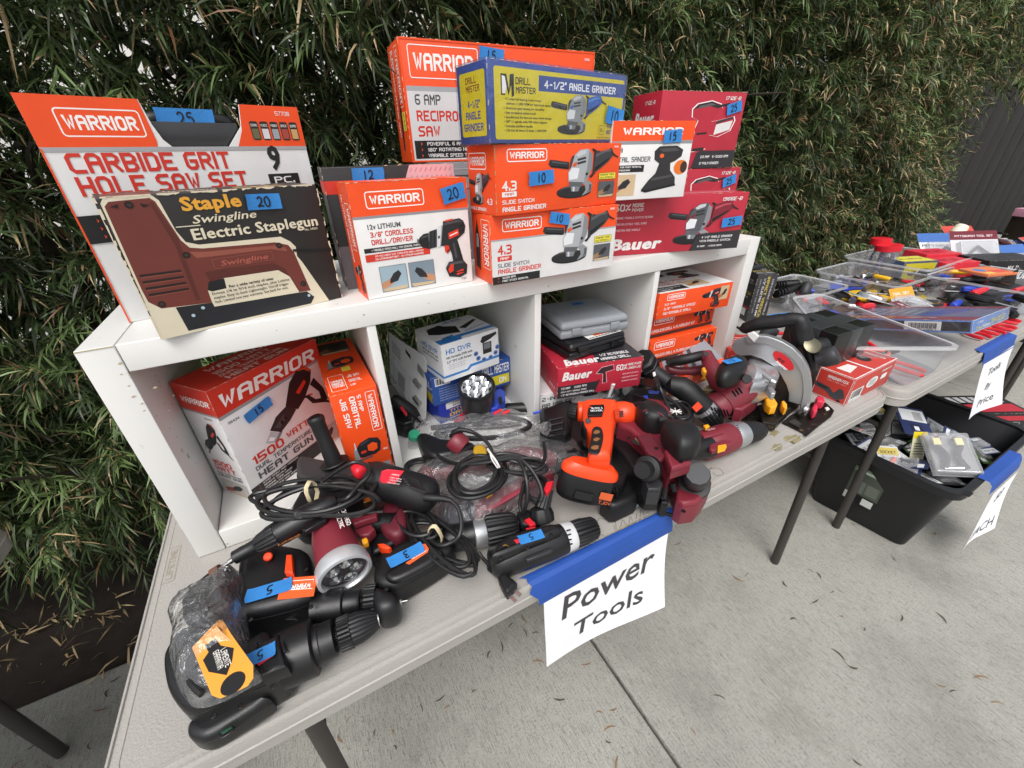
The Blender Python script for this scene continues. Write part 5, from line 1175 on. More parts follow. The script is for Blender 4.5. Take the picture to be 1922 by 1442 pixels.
def cable(mb, c, pts, r=.0035, m=None, k=5, closed=False):
    mb.tube(smooth_path([at(c, *p) for p in pts], k, closed), r, m or cablem, 8, closed=closed); return mb
def tapez(t, c, x, y, z, dx, dy, w, h, txt, n=(0, 0, 1)):
    """price tape on top of a tool: centre x,y and direction dx,dy in view pixels"""
    O = at(c, x, y, z); u = at(c, x+dx, y+dy, z)-O
    o = tape_piece(t, O, u, n, w, h, txt, lift=.0012)
    o.matrix_parent_inverse = Matrix.Translation(-t.location); return o
def coil(t, c, cx, cy, z, rx, ry, rot, n, seed, r=.0035, band=None, dz=.007, name='power_cord', nm=None):
    """loops of cord lying over one another, gathered at one place"""
    rn = random.Random(seed); O = at(c, cx, cy, z); mb = MB(); pts = []
    sc = rad(c, O, 1); a0 = rn.random()*6
    for i in range(n*14+1):
        q = i/14*6.283; k = i/14
        w1 = 1+.16*math.sin(k*2.4+seed)+.05*math.sin(q*2+seed); ph = rot+.18*math.sin(k*1.9+seed*2)
        x = rx*w1*math.cos(q); y = ry*(1+.22*math.sin(k*3.1+seed))*math.sin(q)
        X = x*math.cos(R(ph*57.3))-y*math.sin(R(ph*57.3)); Y = x*math.sin(R(ph*57.3))+y*math.cos(R(ph*57.3))
        p = at(c, cx+X, cy+Y, z+.5*dz*n*(.5+.5*math.sin(k*1.7+a0))+.002*math.sin(q+seed))
        pts.append(p)
    mb.tube(smooth_path(pts, 2), r, cablem, 8); o = part(mb, name, t)
    if band:
        b = at(c, band[0], band[1], z+dz*n*.5); mb = MB(); Mx = axes(b, b+(at(c, band[0]+band[2], band[1]+band[3], z+dz*n*.5)-b))
        rr = [band[4]*sc*(1+.08*math.cos(k)) for k in range(14)]
        for off in (-.0025, .0, .0028):
            mb.tube([Mx @ Vector((off+.001*math.sin(k*2), .012*math.cos(k/14*6.283), (dz*n*.55+.006)*math.sin(k/14*6.283)-.002)) for k in range(14)], .0013, bandm, 6, closed=True)
        part(mb, 'rubber_band', t)
    return pts
def bagmesh(c, outline, z0, zt, seed, rings=9, m=None, k=5, noise=.010, lift=None):
    """crumpled clear bag: pillow over the outline with folds"""
    rn = random.Random(seed)
    o = smooth_path([at(c, x, y, z0) for x, y in outline], k, closed=True); n = len(o)
    cen = sum(o, Vector((0, 0, 0)))/n
    vs = []; fs = []
    ph = [rn.uniform(0, 6.28) for _ in range(12)]
    def nz(x, y):
        v = 0
        for j, fq in enumerate((38, 71, 128, 210, 340)):
            v += math.sin(x*fq+ph[j]+2.2*math.sin(y*fq*.7+ph[j+5]))*math.sin(y*fq*.8+ph[j+3]+1.7*math.sin(x*fq*.5))/(1+j*.75)
        return v
    for i in range(rings+1):
        s = 1-i/rings
        for p in o:
            q = cen+(p-cen)*(s if s > 0 else .001)
            e = (1-s**2.6)**.6 if s < 1 else 0
            q = Vector((q.x, q.y, z0+(zt-z0)*e+noise*nz(q.x, q.y)*min(1, e*2)))
            vs.append(q)
    for i in range(rings):
        for j in range(n): fs.append((i*n+j, i*n+(j+1) % n, (i+1)*n+(j+1) % n, (i+1)*n+j))
    mb = MB(); mb.add(vs, fs, m or polybag, True)
    return mb
polybag = film_mat('clear_poly_bag', a=.07, rough=.16, bumps=.8, sc=30, g=1.6)
polybag2 = film_mat('wrinkled_poly_bag', a=.09, rough=.16, bumps=.9, sc=42, g=1.6)

# ---- black drill with pod, nearest the left end
t = tool('power_drill', 'large black corded drill lying nearest the camera at the left end of the table', 'power drill', cA, 500, 1100, group='black drills at the left end')
m = MB(); slabp(m, cA, [(100, 860), (84, 960), (105, 1080), (155, 1175), (225, 1235), (330, 1215), (470, 1140), (700, 1050), (790, 985), (770, 880), (750, 790), (690, 745), (560, 800), (400, 700), (200, 730)], TZ, .822, blackpl, .016, 3); part(m, 'motor_housing', t)
m = MB(); slabp(m, cA, [(600, 800), (745, 715), (800, 920), (640, 985)], .80, .828, blackpl, .006); part(m, 'label_plate', t)
m = MB(); rlathe(m, cA, (745, 855, .787), (1330, 600, .787), [(0, 120), (.02, 158), (.33, 160), (.345, 150), (.35, 118), (.40, 118), (.41, 112), (.545, 108), (.56, 90)], blackpl); part(m, 'gearbox', t)
m = MB(); rlathe(m, cA, (1080, 708, .787), (1345, 595, .787), [(0, 55), (.08, 55), (.085, 92), (.10, 98), (.36, 100), (.38, 92)], blackrub, ribs=26, ribd=.0022)
rlathe(m, cA, (1170, 670, .787), (1345, 595, .787), [(0, 92), (.35, 92), (.75, 72), (.98, 52), (1, 40), (1, 12)], blackpl, ribs=18, ribd=.0012); part(m, 'chuck', t)
m = MB(); rlathe(m, cA, (1328, 602, .787), (1350, 593, .787), [(0, 46), (1, 44)], steel); part(m, 'chuck_ring', t)
m = MB(); slabp(m, cA, [(200, 1300), (203, 1345), (240, 1372), (310, 1376), (420, 1320), (680, 1150), (704, 1110), (695, 1070), (640, 1045), (560, 1062), (300, 1190), (222, 1255)], TZ, .782, blackpl, .010, 3); pod = part(m, 'side_pod', t)
m = MB(); slabp(m, cA, [(462, 1112), (625, 1040), (640, 1056), (472, 1130)], .780, .7835, glossbk, .0008); part(m, 'slot', t)
m = MB(); slabp(m, cA, [(355, 1305), (385, 1330), (460, 1275), (440, 1250)], .781, .784, glossbk, .001, 2); slabp(m, cA, [(372, 1292), (440, 1255), (446, 1266), (384, 1306)], .784, .7852, mat('dark_green_plastic', '1E4A34', .3), .0005); part(m, 'switch', t)
m = MB(); f = slabp(m, cA, [(572, 806), (684, 742), (697, 822), (604, 884)], .828, .8292, redpl, .0004); part(m, 'label', t)
tapez(t, cA, 618, 823, .829, -100, 48, .036, .019, '5')
m = MB(); slabp(m, cA, [(737, 730), (755, 722), (775, 795), (760, 802)], .826, .8295, glossbk, .0006); part(m, 'slot', t)
# ---- bag with the orange tag
t = tool('poly_bag', 'clear plastic bag with an orange tag and a charger on the black drill', 'plastic bag', cA, 300, 900)
m = bagmesh(cA, [(72, 545), (200, 440), (300, 385), (430, 300), (522, 330), (515, 480), (545, 640), (570, 860), (640, 962), (540, 1030), (380, 1112), (230, 1145), (130, 1070), (82, 900), (85, 720)], .815, .868, 5, m=polybag, noise=.006); part(m, 'bag_film', t)
t = tool('battery_charger', 'black charger block inside the clear bag at the left end', 'charger', cA, 330, 560)
m = MB(); slabp(m, cA, [(180, 560), (260, 450), (420, 330), (500, 350), (500, 560), (440, 620), (230, 720)], TZ, .812, blackpl, .012, 2); part(m, 'charger_body', t)
m = MB(); cable(m, cA, [(470, 330, .79), (420, 400, .82), (360, 480, .83), (300, 520, .825), (260, 600, .83), (220, 700, .835), (180, 800, .84), (150, 900, .838), (200, 1000, .84), (260, 1060, .84)], .0037); part(m, 'power_cord', t)
t = tool('warning_tag', 'orange card tag with a black arrow and round hole inside the clear bag', 'tag', cA, 400, 880)
tagm = mat('orange_card', 'F0A23A', .6, vary=.05)
ZT = .856
m = MB(); slabp(m, cA, [(197, 772), (265, 700), (355, 606), (385, 600), (440, 690), (575, 880), (575, 960), (540, 1008), (455, 1050), (370, 1085), (320, 1066), (275, 960)], ZT, ZT+.0008, tagm, .0003); part(m, 'card', t)
m = MB(); m.add([at(cA, x, y, ZT+.0012) for x, y in ((265, 850), (300, 800), (275, 760), (340, 715), (375, 760), (455, 775), (445, 850), (410, 942), (300, 922))], [tuple(range(9))], ink('201F20')); part(m, 'arrow_print', t)
m = MB(); a = at(cA, 450, 992, ZT+.0012); m.add([(a.x+.0125*math.cos(k/20*6.283), a.y+.0125*math.sin(k/20*6.283), a.z) for k in range(20)], [tuple(range(20))], ink('201F20')); part(m, 'hole', t)
def ztext(mb, c, s_, x, y, z, dx, dy, h, length, cl, bold=.03, shear=0):
    """lettering lying flat at height z; starts at x,y, runs towards dx,dy (view pixels)"""
    O = at(c, x, y, z); u = (at(c, x+dx, y+dy, z)-O).normalized(); v = Vector((0, 0, 1)).cross(u)
    vs, fs, tw = text_mesh(s_, bold); sx = length/tw; sy = h/.7
    mb.add([O+u*((a+b*shear)*sx)+v*(b*sy)+Vector((0, 0, q*.00001)) for a, b, q in vs], fs, ink(cl) if isinstance(cl, str) else cl)
m = MB()
for i, (s_, x, y) in enumerate([('LAMENTE', 372, 790), ('GARANTIA', 325, 805)]): ztext(m, cA, s_, x, y, ZT+.0016, 28, 95, .0062, .027, 'E9E4DC', bold=.02)
part(m, 'lettering', t)
m = MB(); ztext(m, cA, 'BAG AND', 288, 610, .862, 100, -20, .004, .03, '26262A', .01); ztext(m, cA, 'CHOKING', 292, 632, .862, 100, -20, .004, .035, '26262A', .01); bg_ = bpy.data.objects['poly_bag']; part(m, 'bag_lettering', bg_)

# ---- second black drill with orange label
t = tool('power_drill', 'black drill with orange trigger, button and upside down orange label under the maroon lamp', 'power drill', cA, 740, 520, group='black drills at the left end')
m = MB(); slabp(m, cA, [(518, 400), (525, 300), (560, 220), (640, 190), (720, 205), (900, 235), (960, 300), (978, 460), (958, 550), (700, 630), (560, 655), (498, 640), (492, 560), (510, 480)], TZ, .818, blackpl, .016, 2); part(m, 'motor_housing', t)
m = MB(); rlathe(m, cA, (945, 540, .784), (1270, 480, .784), [(0, 80), (.02, 98), (.58, 98), (.60, 92), (.61, 76), (.85, 74), (.9, 66)], blackpl); part(m, 'gearbox', t)
m = MB(); rlathe(m, cA, (1235, 487, .784), (1335, 470, .784), [(0, 30), (.25, 30), (.27, 80), (.36, 88), (1, 86)], blackrub, ribs=22, ribd=.002); part(m, 'chuck', t)
m = MB(); blobp(m, cA, [(1330, 420), (1400, 440), (1470, 470), (1478, 530), (1440, 570), (1370, 590), (1320, 560), (1310, 480)], .752, .812, blackpl, 3); part(m, 'angle_head', t)
m = MB(); spine(m, cA, [(1470, 500, .782, 26), (1488, 496, .782, 26)], steel, 14); spine(m, cA, [(1486, 491, .782, 5), (1524, 483, .782, 4)], steel, 8); part(m, 'bit', t)
m = MB(); slabp(m, cA, [(500, 640), (540, 600), (700, 565), (952, 545), (955, 585), (860, 630), (760, 652), (560, 688), (505, 668)], TZ, .782, blackpl, .008, 2); part(m, 'side_pod', t)
m = MB(); slabp(m, cA, [(692, 582), (835, 588), (850, 602), (700, 600)], .7815, .7835, glossbk, .0006); part(m, 'slot', t)
m = MB(); slabp(m, cA, [(762, 345), (950, 330), (966, 350), (946, 455), (722, 478), (738, 400)], .8185, .8195, ink('E8602A'), .0004); part(m, 'label', t)
m = MB(); ztext(m, cA, 'WARRIOR', 935, 372, .8202, -150, 18, .0085, .046, 'F4F2EE', .045)
P_ = [at(cA, x, y, .8200) for x, y in ((770, 365), (948, 352), (938, 408), (762, 420))]; m.tube(P_, .0005, ink('F4F2EE'), 4, closed=True); part(m, 'lettering', t)
tapez(t, cA, 675, 422, .8195, -100, 30, .062, .023, '5')
m = MB(); spine(m, cA, [(666, 218, .815, 25), (666, 212, .829, 25), (666, 211, .8305, 18)], orangepl, 18); part(m, 'button', t)
m = MB(); slabp(m, cA, [(776, 200), (812, 198), (818, 312), (766, 306)], .815, .830, orangepl, .002); part(m, 'trigger', t)

# ---- maroon lamp
bright = mat('chromed_plastic', 'E6E8EA', .12, metal=1); leddome = mat('led_dome', 'F2F2EA', .15)
t = tool('work_lamp', 'maroon handheld work lamp with a silver ring and lens facing the camera', 'lamp', cA, 1100, 300)
LC = at(cA, 1142, 322, .822); LR = rad(cA, LC, 158); ax = Vector((.10, -1, -.12)).normalized(); LM = axes(LC-ax*.105, LC, (0, 0, 1))
m = MB(); m.lathe([(0, LR*.52), (.006, LR*.66), (.03, LR*.80), (.072, LR*.90), (.085, LR*.93)], maroon, M=LM, n=32, open_end=True)
for k in range(6):
    a = k/6*6.283+.4; m.box((.052, LR*.88*math.cos(a), LR*.88*math.sin(a)), (.05, .016, .012), maroon, bev=.003, rot=Matrix.Rotation(a-math.pi/2, 4, 'X'))
part(m, 'lamp_head', t)
m = MB(); m.lathe([(.080, LR*.93), (.084, LR*1.0), (.100, LR*1.04), (.106, LR*1.02), (.107, LR*.90), (.098, LR*.86)], mat('lamp_ring_silver', 'D8DADC', .36, metal=.55), M=LM, n=40, open_end=True); part(m, 'ring', t)
m = MB(); m.lathe([(.088, LR*.90), (.096, LR*.885)], mat('dark_reflector', '5A3A44', .15, metal=.6), M=LM, n=32)
for k in range(5):
    a = k/5*6.283; q = LM @ Matrix.Translation((0, LR*.46*math.cos(a), LR*.46*math.sin(a)))
    m.lathe([(.0962, .001), (.0966, LR*.14), (.1002, LR*.27), (.1004, LR*.24), (.097, LR*.1)], bright, M=q, n=16, open_end=True); m.lathe([(.097, .0035), (.0995, .003), (.100, .001)], leddome, M=q, n=10)
part(m, 'reflector', t)
m = MB(); m.lathe([(.1020, LR*.885), (.1026, .0005)], film_mat('lamp_lens', a=.02, rough=.03, bumps=0.0), M=LM, n=32, open_end=True); part(m, 'lens', t)
m = MB(); P0 = LM @ Vector((.01, 0, 0)); fm = Face(m, LM @ Vector((.045, .012, LR*.86+.004)), LM.to_3x3() @ Vector((0, -.0, 0)) + LM.to_3x3() @ Vector((.038, 0, 0)), LM.to_3x3() @ Vector((0, .026, 0)), .003)
fm.text('CHICAGO', -.75, .50, .26, 'E4D8D4', w=.95, bold=.03); fm.text('ELECTRIC', -.75, .10, .26, 'E4D8D4', w=.95, bold=.03); part(m, 'lettering', t)
m = MB(); spine(m, cB, [(800, 850, .80, 60), (880, 800, .80, 62), (980, 790, .80, 60), (1050, 800, .80, 70)], blackrub, 16); part(m, 'handle', t)
m = MB(); slabp(m, cB, [(775, 765), (900, 735), (945, 722), (940, 752), (850, 782), (800, 800)], .82, .834, maroon, .003); part(m, 'stripe', t)
m = MB(); slabp(m, cB, [(1030, 715), (1080, 700), (1125, 740), (1142, 860), (1120, 930), (1060, 955), (985, 900), (990, 800)], TZ, .815, maroond, .010, 2); part(m, 'battery', t)
m = MB(); slabp(m, cB, [(800, 860), (915, 820), (935, 850), (900, 890), (850, 900)], .80, .822, maroon, .004); part(m, 'trigger_housing', t)
m = MB(); slabp(m, cB, [(845, 893), (875, 878), (888, 892), (885, 908), (855, 922)], .815, .828, amber, .002); part(m, 'trigger', t)

# ---- rotary tool
t = tool('rotary_tool', 'slim black rotary tool pointing down left with a brown felt wheel', 'rotary tool', cB, 400, 900)
za = .852
m = MB(); rlathe(m, cB, (60, 1010, .835), (700, 655, .87), [(0, 30), (.01, 40), (.10, 42), (.13, 40), (.24, 44), (.27, 58), (.34, 72), (.45, 78), (.75, 78), (.95, 66), (1, 40)], blackpl); part(m, 'tool_body', t)
m = MB(); rlathe(m, cB, (200, 935, .843), (330, 862, .85), [(0, 46), (.2, 60), (.9, 76), (1, 77)], blackrub, ribs=14, ribd=.0015); part(m, 'grip', t)
m = MB(); spine(m, cA, [(480, 210, .835, 18), (430, 245, .83, 18), (428, 247, .83, 10), (380, 278, .826, 9), (345, 300, .822, 8)], steel, 12); part(m, 'collet', t)
m = MB(); spine(m, cA, [(372, 285, .825, 28), (322, 318, .82, 30)], mat('brown_felt', '6B4A3A', .9, bump=.6, bscale=200), 20); spine(m, cA, [(322, 318, .82, 8), (312, 324, .82, 8)], steel, 8); part(m, 'felt_wheel', t)
m = MB(); spine(m, cB, [(462, 745, .880, 30), (462, 742, .883, 28), (462, 742, .8832, 16)], blackrub, 18); slabp(m, cB, [(475, 830), (600, 760), (640, 750), (625, 775), (500, 845)], .862, .872, glossbk, .002); part(m, 'switch', t)
m = MB(); ztext(m, cB, 'BLACK+DECKER', 335, 935, .872, 90, -45, .0035, .032, 'B06A34', .01); part(m, 'lettering', t)
coil(t, cB, 560, 640, .868, 330, 95, -.10, 5, 2, r=.0038, band=(540, 598, 60, 8, 40), dz=.006)
m = MB(); cable(m, cB, [(690, 660, .87), (760, 640, .885), (830, 560, .89), (890, 500, .895), (880, 440, .9), (800, 420, .9), (700, 470, .9), (600, 540, .9)], .0038); part(m, 'power_cord', t)

# ---- angle grinder with standing side handle
t = tool('angle_grinder', 'black angle grinder with an upright side handle and a red rating label', 'angle grinder', cB, 900, 560)
m = MB(); rlathe(m, cB, (690, 440, .865), (560, 140, .965), [(0, 26), (.04, 28), (.05, 84), (.075, 88), (.09, 84), (.11, 50), (.2, 49), (.55, 43), (.85, 44), (.93, 50), (.97, 50), (1, 44)], blackrub); part(m, 'side_handle', t)
m = MB(); rlathe(m, cB, (566, 153, .961), (557, 135, .967), [(0, 34), (1, 34)], glossbk); part(m, 'handle_end', t)
m = MB(); slabp(m, cB, [(470, 500), (480, 460), (520, 445), (640, 470), (720, 440), (800, 470), (840, 560), (700, 620), (560, 610), (480, 570)], .80, .862, mat('gear_housing_grey', '4A4848', .4, metal=.4, vary=.2), .008, 2); part(m, 'gear_housing', t)
m = MB(); slabp(m, cB, [(462, 520), (468, 478), (500, 452), (540, 460), (560, 520), (540, 590), (490, 585)], .775, .80, blackpl, .004, 2); part(m, 'wheel_guard', t)
m = MB(); rlathe(m, cB, (830, 490, .862), (1310, 640, .835), [(0, 60), (.08, 88), (.16, 104), (.20, 110), (.80, 112), (.90, 104), (.97, 80), (1, 50)], blackrub, n=36); part(m, 'motor_housing', t)
m = MB()
for i in range(5): A = at(cB, 1085+i*14, 500+i*17, .900-.001*i); B = at(cB, 1205+i*10, 535+i*17, .893-.002*i); m.tube([A, B], .0028, glossbk, 6)
part(m, 'vent_slot', t)
m = MB(); A = [at(cB, x, y, z) for x, y, z in ((962, 545, .898), (975, 490, .899), (1010, 478, .900), (1112, 488, .898), (1058, 568, .895), (975, 562, .896))]
m.add([p+Vector((0, 0, .006)) for p in A], [tuple(range(6))], ink('D42438')); part(m, 'rating_label', t)
m = MB(); [ztext(m, cB, s_, x, y, z, 100, 18, h_, w_, 'F0D8D8', .02) for s_, x, y, z, h_, w_ in (('HAMMER', 1030, 498, .9065, .004, .014), ('120V 60Hz', 1020, 515, .9065, .003, .022), ('11000 RPM', 1015, 530, .9065, .003, .022), ('DOUBLE INSULATED', 1005, 546, .9065, .003, .022))]; part(m, 'lettering', t)
m = MB(); blobp(m, cB, [(778, 455), (800, 425), (880, 420), (890, 445), (850, 480), (810, 492)], .87, .898, redpl, 3); part(m, 'switch', t)
m = MB(); spine(m, cB, [(1240, 632, .855, 30), (1290, 640, .855, 24), (1345, 642, .853, 20), (1400, 655, .85, 16)], blackrub, 12); cable(m, cB, [(1390, 652, .85), (1440, 700, .845), (1462, 790, .835), (1450, 870, .825), (1400, 912, .815), (1330, 930, .81), (1250, 890, .805)], .0037); part(m, 'power_cord', t)
coil(t, cB, 1340, 910, .792, 235, 95, .62, 6, 7, r=.0037, band=(1300, 872, 25, -50, 40), dz=.006)
m = MB(); slabp(m, cB, [(855, 640), (925, 625), (930, 650), (860, 668)], .80, .808, mat('brass', 'B08D4A', .3, metal=1), .001); part(m, 'plug_blade', t)

# ---- black tool with tape reading 3
t = tool('detail_sander', 'long black tool with blue tape reading 3 over an orange label beside the lamp', 'power tool', cB, 1150, 1100)
m = MB(); slabp(m, cB, [(945, 1110), (965, 1050), (1060, 985), (1240, 905), (1380, 935), (1425, 1010), (1300, 1110), (1120, 1215), (1060, 1248), (965, 1238), (935, 1180)], TZ, .800, blackrub, .014, 3); part(m, 'tool_body', t)
m = MB(); slabp(m, cB, [(990, 1100), (1060, 1035), (1240, 935), (1350, 960), (1280, 1030), (1090, 1130), (1020, 1140)], .797, .812, blackpl, .010, 3); part(m, 'top_cover', t)
m = MB(); slabp(m, cB, [(1118, 1038), (1190, 990), (1196, 922), (1240, 920), (1262, 950), (1255, 972), (1140, 1048)], .8125, .8135, ink('E8602A'), .0003); part(m, 'label', t)
m = MB(); ztext(m, cB, 'WARRIOR', 1250, 955, .814, -80, 45, .003, .028, 'F4F2EE', .02); part(m, 'lettering', t)
tapez(t, cB, 1122, 992, .8135, -100, 50, .058, .022, '3')
m = MB(); slabp(m, cB, [(945, 920), (985, 915), (1028, 938), (1015, 950), (975, 945)], .79, .812, orangepl, .002); part(m, 'switch', t)
m = MB(); slabp(m, cB, [(900, 970), (960, 900), (1080, 920), (1090, 960), (1000, 1010), (930, 1040)], TZ, .795, blackpl, .008, 2); part(m, 'handle', t)
# ---- plug on its cord
t = tool('mains_plug', 'black two pin plug on a cord at the table edge left of the sign', 'plug', cC, 760, 1290)
m = MB(); cable(m, cC, [(570, 1070, .765), (600, 1110, .760), (650, 1165, .757)], .0034); rlathe(m, cC, (640, 1155, .757), (735, 1240, .755), [(0, 20), (.1, 24), (1, 32)], blackrub, ribs=9, ribd=.0); 
for k in range(6): q = k/6; A, B = at(cC, 650+q*75, 1165+q*66, .757), at(cC, 658+q*75, 1172+q*66, .757); m.tube([A, B], rad(cC, A, 32-2*k*.3), blackrub, 12)
part(m, 'cord', t)
m = MB(); slabp(m, cC, [(700, 1240), (740, 1215), (790, 1265), (832, 1300), (800, 1340), (765, 1372), (730, 1320)], .745, .768, blackrub, .005, 2); part(m, 'plug_body', t)
for (a, b) in (((795, 1315), (856, 1362)), ((765, 1345), (822, 1402))):
    m = MB(); A, B = at(cC, *a, .757), at(cC, *b, .757); m.box((0, 0, 0), ((B-A).length, .0062, .0016), steel, rot=None); m.v = [tuple(axes((A+B)/2, B) @ Vector(v)) for v in m.v]; part(m, 'prong', t)

# ---- black drill with tape 5 by the sign
t = tool('cordless_drill', 'black cordless drill with a pale collar and tape reading 5 above the sign', 'power drill', cC, 950, 1080)
zz = .742+.030
m = MB(); rlathe(m, cC, (650, 1150, zz), (1370, 895, zz), [(0, 70), (.02, 92), (.10, 108), (.28, 112), (.55, 108), (.66, 100), (.69, 96)], blackpl, n=32); part(m, 'motor_housing', t)
m = MB(); slabp(m, cC, [(655, 1110), (760, 985), (1050, 905), (1110, 920), (1120, 960), (900, 1050), (700, 1130)], .785, .812, blackpl, .008, 2); part(m, 'top_shell', t)
m = MB(); rlathe(m, cC, (1140, 975, zz), (1210, 950, zz), [(0, 96), (.1, 99), (.9, 94), (1, 88)], mat('pale_grey_plastic', 'C8C9CA', .4), n=30); part(m, 'torque_collar', t)
m = MB(); rlathe(m, cC, (1205, 953, zz), (1370, 895, zz), [(0, 84), (.08, 88), (.45, 88), (.5, 84), (.85, 76), (.97, 58), (1, 30)], blackrub, ribs=18, ribd=.0022); part(m, 'chuck', t)
m = MB()
for i in range(5): A, B = at(cC, 700+i*26, 1062-i*6, .806), at(cC, 722+i*26, 1085-i*6, .803); m.tube([A, B], .0016, glossbk, 6)
A, B = at(cC, 735, 1025, .815), at(cC, 775, 1030, .812); m.tube(smooth_path([A, (A+B)/2+Vector((0, 0, .003)), B], 3), .0012, mat('brass', 'B08D4A'), 6); part(m, 'vent_slot', t)
m = MB(); slabp(m, cC, [(880, 1105), (930, 1085), (1050, 1035), (1075, 1045), (1060, 1065), (900, 1125)], .785, .792, greypl, .002); part(m, 'side_panel', t)
m = MB(); slabp(m, cC, [(808, 985), (840, 975), (850, 1000), (828, 1008)], .811, .8135, redpl, .001); part(m, 'switch', t)
tapez(t, cC, 924, 970, .8125, -100, 30, .043, .019, '5')
m = MB()
for k in range(5): A, B = at(cC, 1160+3*k, 935+22*k, .8055-.005*k), at(cC, 1205+3*k, 915+22*k, .8045-.005*k)
for (x, y, z) in ((1165, 925, .806), (1168, 955, .803), (1172, 990, .796), (1178, 1020, .788)):
    A, B = at(cC, x, y, z), at(cC, x+28, y-8, z); m.tube([A, B], .0014, blackpl, 5)
part(m, 'torque_mark', t)

# ---- bagged chuck end
t = tool('cordless_drill', 'second black drill with a ribbed chuck half inside a clear bag', 'power drill', cC, 720, 920)
m = MB(); rlathe(m, cC, (610, 925, .778), (835, 880, .778), [(0, 60), (.05, 100), (.1, 104), (.45, 100), (.8, 92), (.96, 72), (1, 60)], blackrub, ribs=18, ribd=.0022); part(m, 'chuck', t)
m = MB(); rlathe(m, cC, (826, 881, .778), (840, 879, .778), [(0, 40), (1, 36)], steel); part(m, 'chuck_jaws', t)
m = MB(); rlathe(m, cC, (535, 950, .778), (640, 925, .778), [(0, 80), (.1, 92), (.7, 92), (1, 80)], silver); part(m, 'torque_collar', t)
m = MB(); rlathe(m, cC, (330, 990, .776), (560, 940, .778), [(0, 70), (.2, 92), (1, 90)], blackpl); part(m, 'motor_housing', t)
t = tool('red_trigger_tool', 'black tool end with two red tabs lying behind the black drill', 'power tool', cC, 900, 880)
m = MB(); slabp(m, cC, [(830, 850), (900, 830), (960, 860), (1000, 900), (960, 935), (860, 940)], TZ, .79, blackpl, .008, 2); part(m, 'tool_body', t)
for pts in ([(880, 850), (915, 832), (958, 878), (922, 890)], [(890, 905), (950, 893), (962, 905), (900, 922)]):
    m = MB(); slabp(m, cC, pts, .79, .797, redpl, .0015); part(m, 'tab', t)
t = tool('black_knob_tool', 'black knobbed plug end with a red tab beside the orange drill', 'power tool', cC, 990, 800)
m = MB(); rlathe(m, cC, (985, 760, .80), (1005, 870, .775), [(0, 50), (.1, 72), (.5, 85), (.9, 82), (1, 60)], blackrub, ribs=10, ribd=.0015); part(m, 'knob', t)
m = MB(); rlathe(m, cC, (1000, 770, .80), (1040, 640, .825), [(0, 55), (.4, 48), (1, 40)], blackrub, ribs=9, ribd=.0015); part(m, 'strain_relief', t)
m = MB(); slabp(m, cC, [(1010, 640), (1030, 590), (1080, 580), (1060, 640), (1030, 665)], .82, .835, redpl, .003); part(m, 'tab', t)
for nm, c_, ps in (('power_drill', cA, [(500, 1130, .823), (330, 1190, .823), (700, 1010, .823)]), ('power_drill.001', cA, [(560, 600, .8185), (900, 290, .8185), (930, 520, .8185), (560, 250, .8185)]), ('detail_sander', cB, [(1340, 985, .801), (1000, 1200, .801)]), ('cordless_drill', cC, [(720, 1110, .806), (900, 1040, .813), (1060, 950, .813)])):
    screws(bpy.data.objects[nm], c_, ps, .0026)
# ================================================================ middle and right of the pile
def atp(c, x, y, P0, n):
    a = c(x, y); d = (a[0]-961)/F_PX*_r - (a[1]-721)/F_PX*_u + _f
    t_ = (Vector(P0)-CAM).dot(n)/d.dot(n); return CAM+d*t_
def plate(mb, c, pts, P0, n, th, m, bev=.002, k=0, off=0.0):
    """outline on an upright plane through P0 with normal n (towards the viewer), given a thickness"""
    n = Vector(n).normalized(); u = Vector((0, 0, 1)).cross(n).normalized(); v = n.cross(u)
    P0 = Vector(P0)+n*off; q = [atp(c, x, y, P0, n)-P0 for x, y in pts]
    o = [(a.dot(u), a.dot(v)) for a in q]
    if k: o = [(p.x, p.y) for p in smooth_path([(x, y, 0) for x, y in o], k, closed=True)]
    Mx = Matrix(((u.x, v.x, n.x, P0.x), (u.y, v.y, n.y, P0.y), (u.z, v.z, n.z, P0.z), (0, 0, 0, 1)))
    return mb.slab(o, -th, 0, m, bev=bev, M=Mx)
# ---- maroon tools sealed in bags
t = tool('bagged_tool', 'long maroon tool sealed in a clear bag under the cord coil', 'power tool', cC, 500, 560)
m = MB(); spine(m, cC, [(170, 560, .775, 30), (200, 548, .78, 62), (420, 510, .79, 66), (640, 470, .80, 64), (860, 420, .81, 70), (1050, 440, .81, 62), (1100, 450, .81, 40)], maroond, 24)
for k in range(7): A, B = at(cC, 200+k*24, 500+k*7, .812), at(cC, 215+k*24, 585-k*2, .79); m.tube([A, B], .0022, maroon, 6)
part(m, 'tool_body', t)
m = MB(); rlathe(m, cC, (1085, 440, .81), (1260, 420, .80), [(0, 58), (.1, 66), (.7, 70), (1, 40)], blackrub, ribs=12, ribd=.001); part(m, 'grip', t)
m = bagmesh(cC, [(140, 560), (200, 500), (420, 455), (700, 395), (900, 345), (1080, 350), (1200, 240), (1290, 400), (1270, 480), (1120, 520), (1000, 560), (700, 640), (400, 680), (250, 640)], .80, .842, 9, noise=.005); part(m, 'bag_film', t)
t = tool('bagged_tool', 'angular maroon tool in a clear bag lying nearest the table edge beside the chuck', 'power tool', cC, 760, 760)
m = MB(); slabp(m, cC, [(548, 780), (620, 735), (700, 690), (900, 575), (1010, 500), (1075, 500), (1080, 600), (1000, 650), (830, 720), (700, 800), (590, 850), (545, 860)], .745, .800, maroon, .014); part(m, 'tool_body', t)
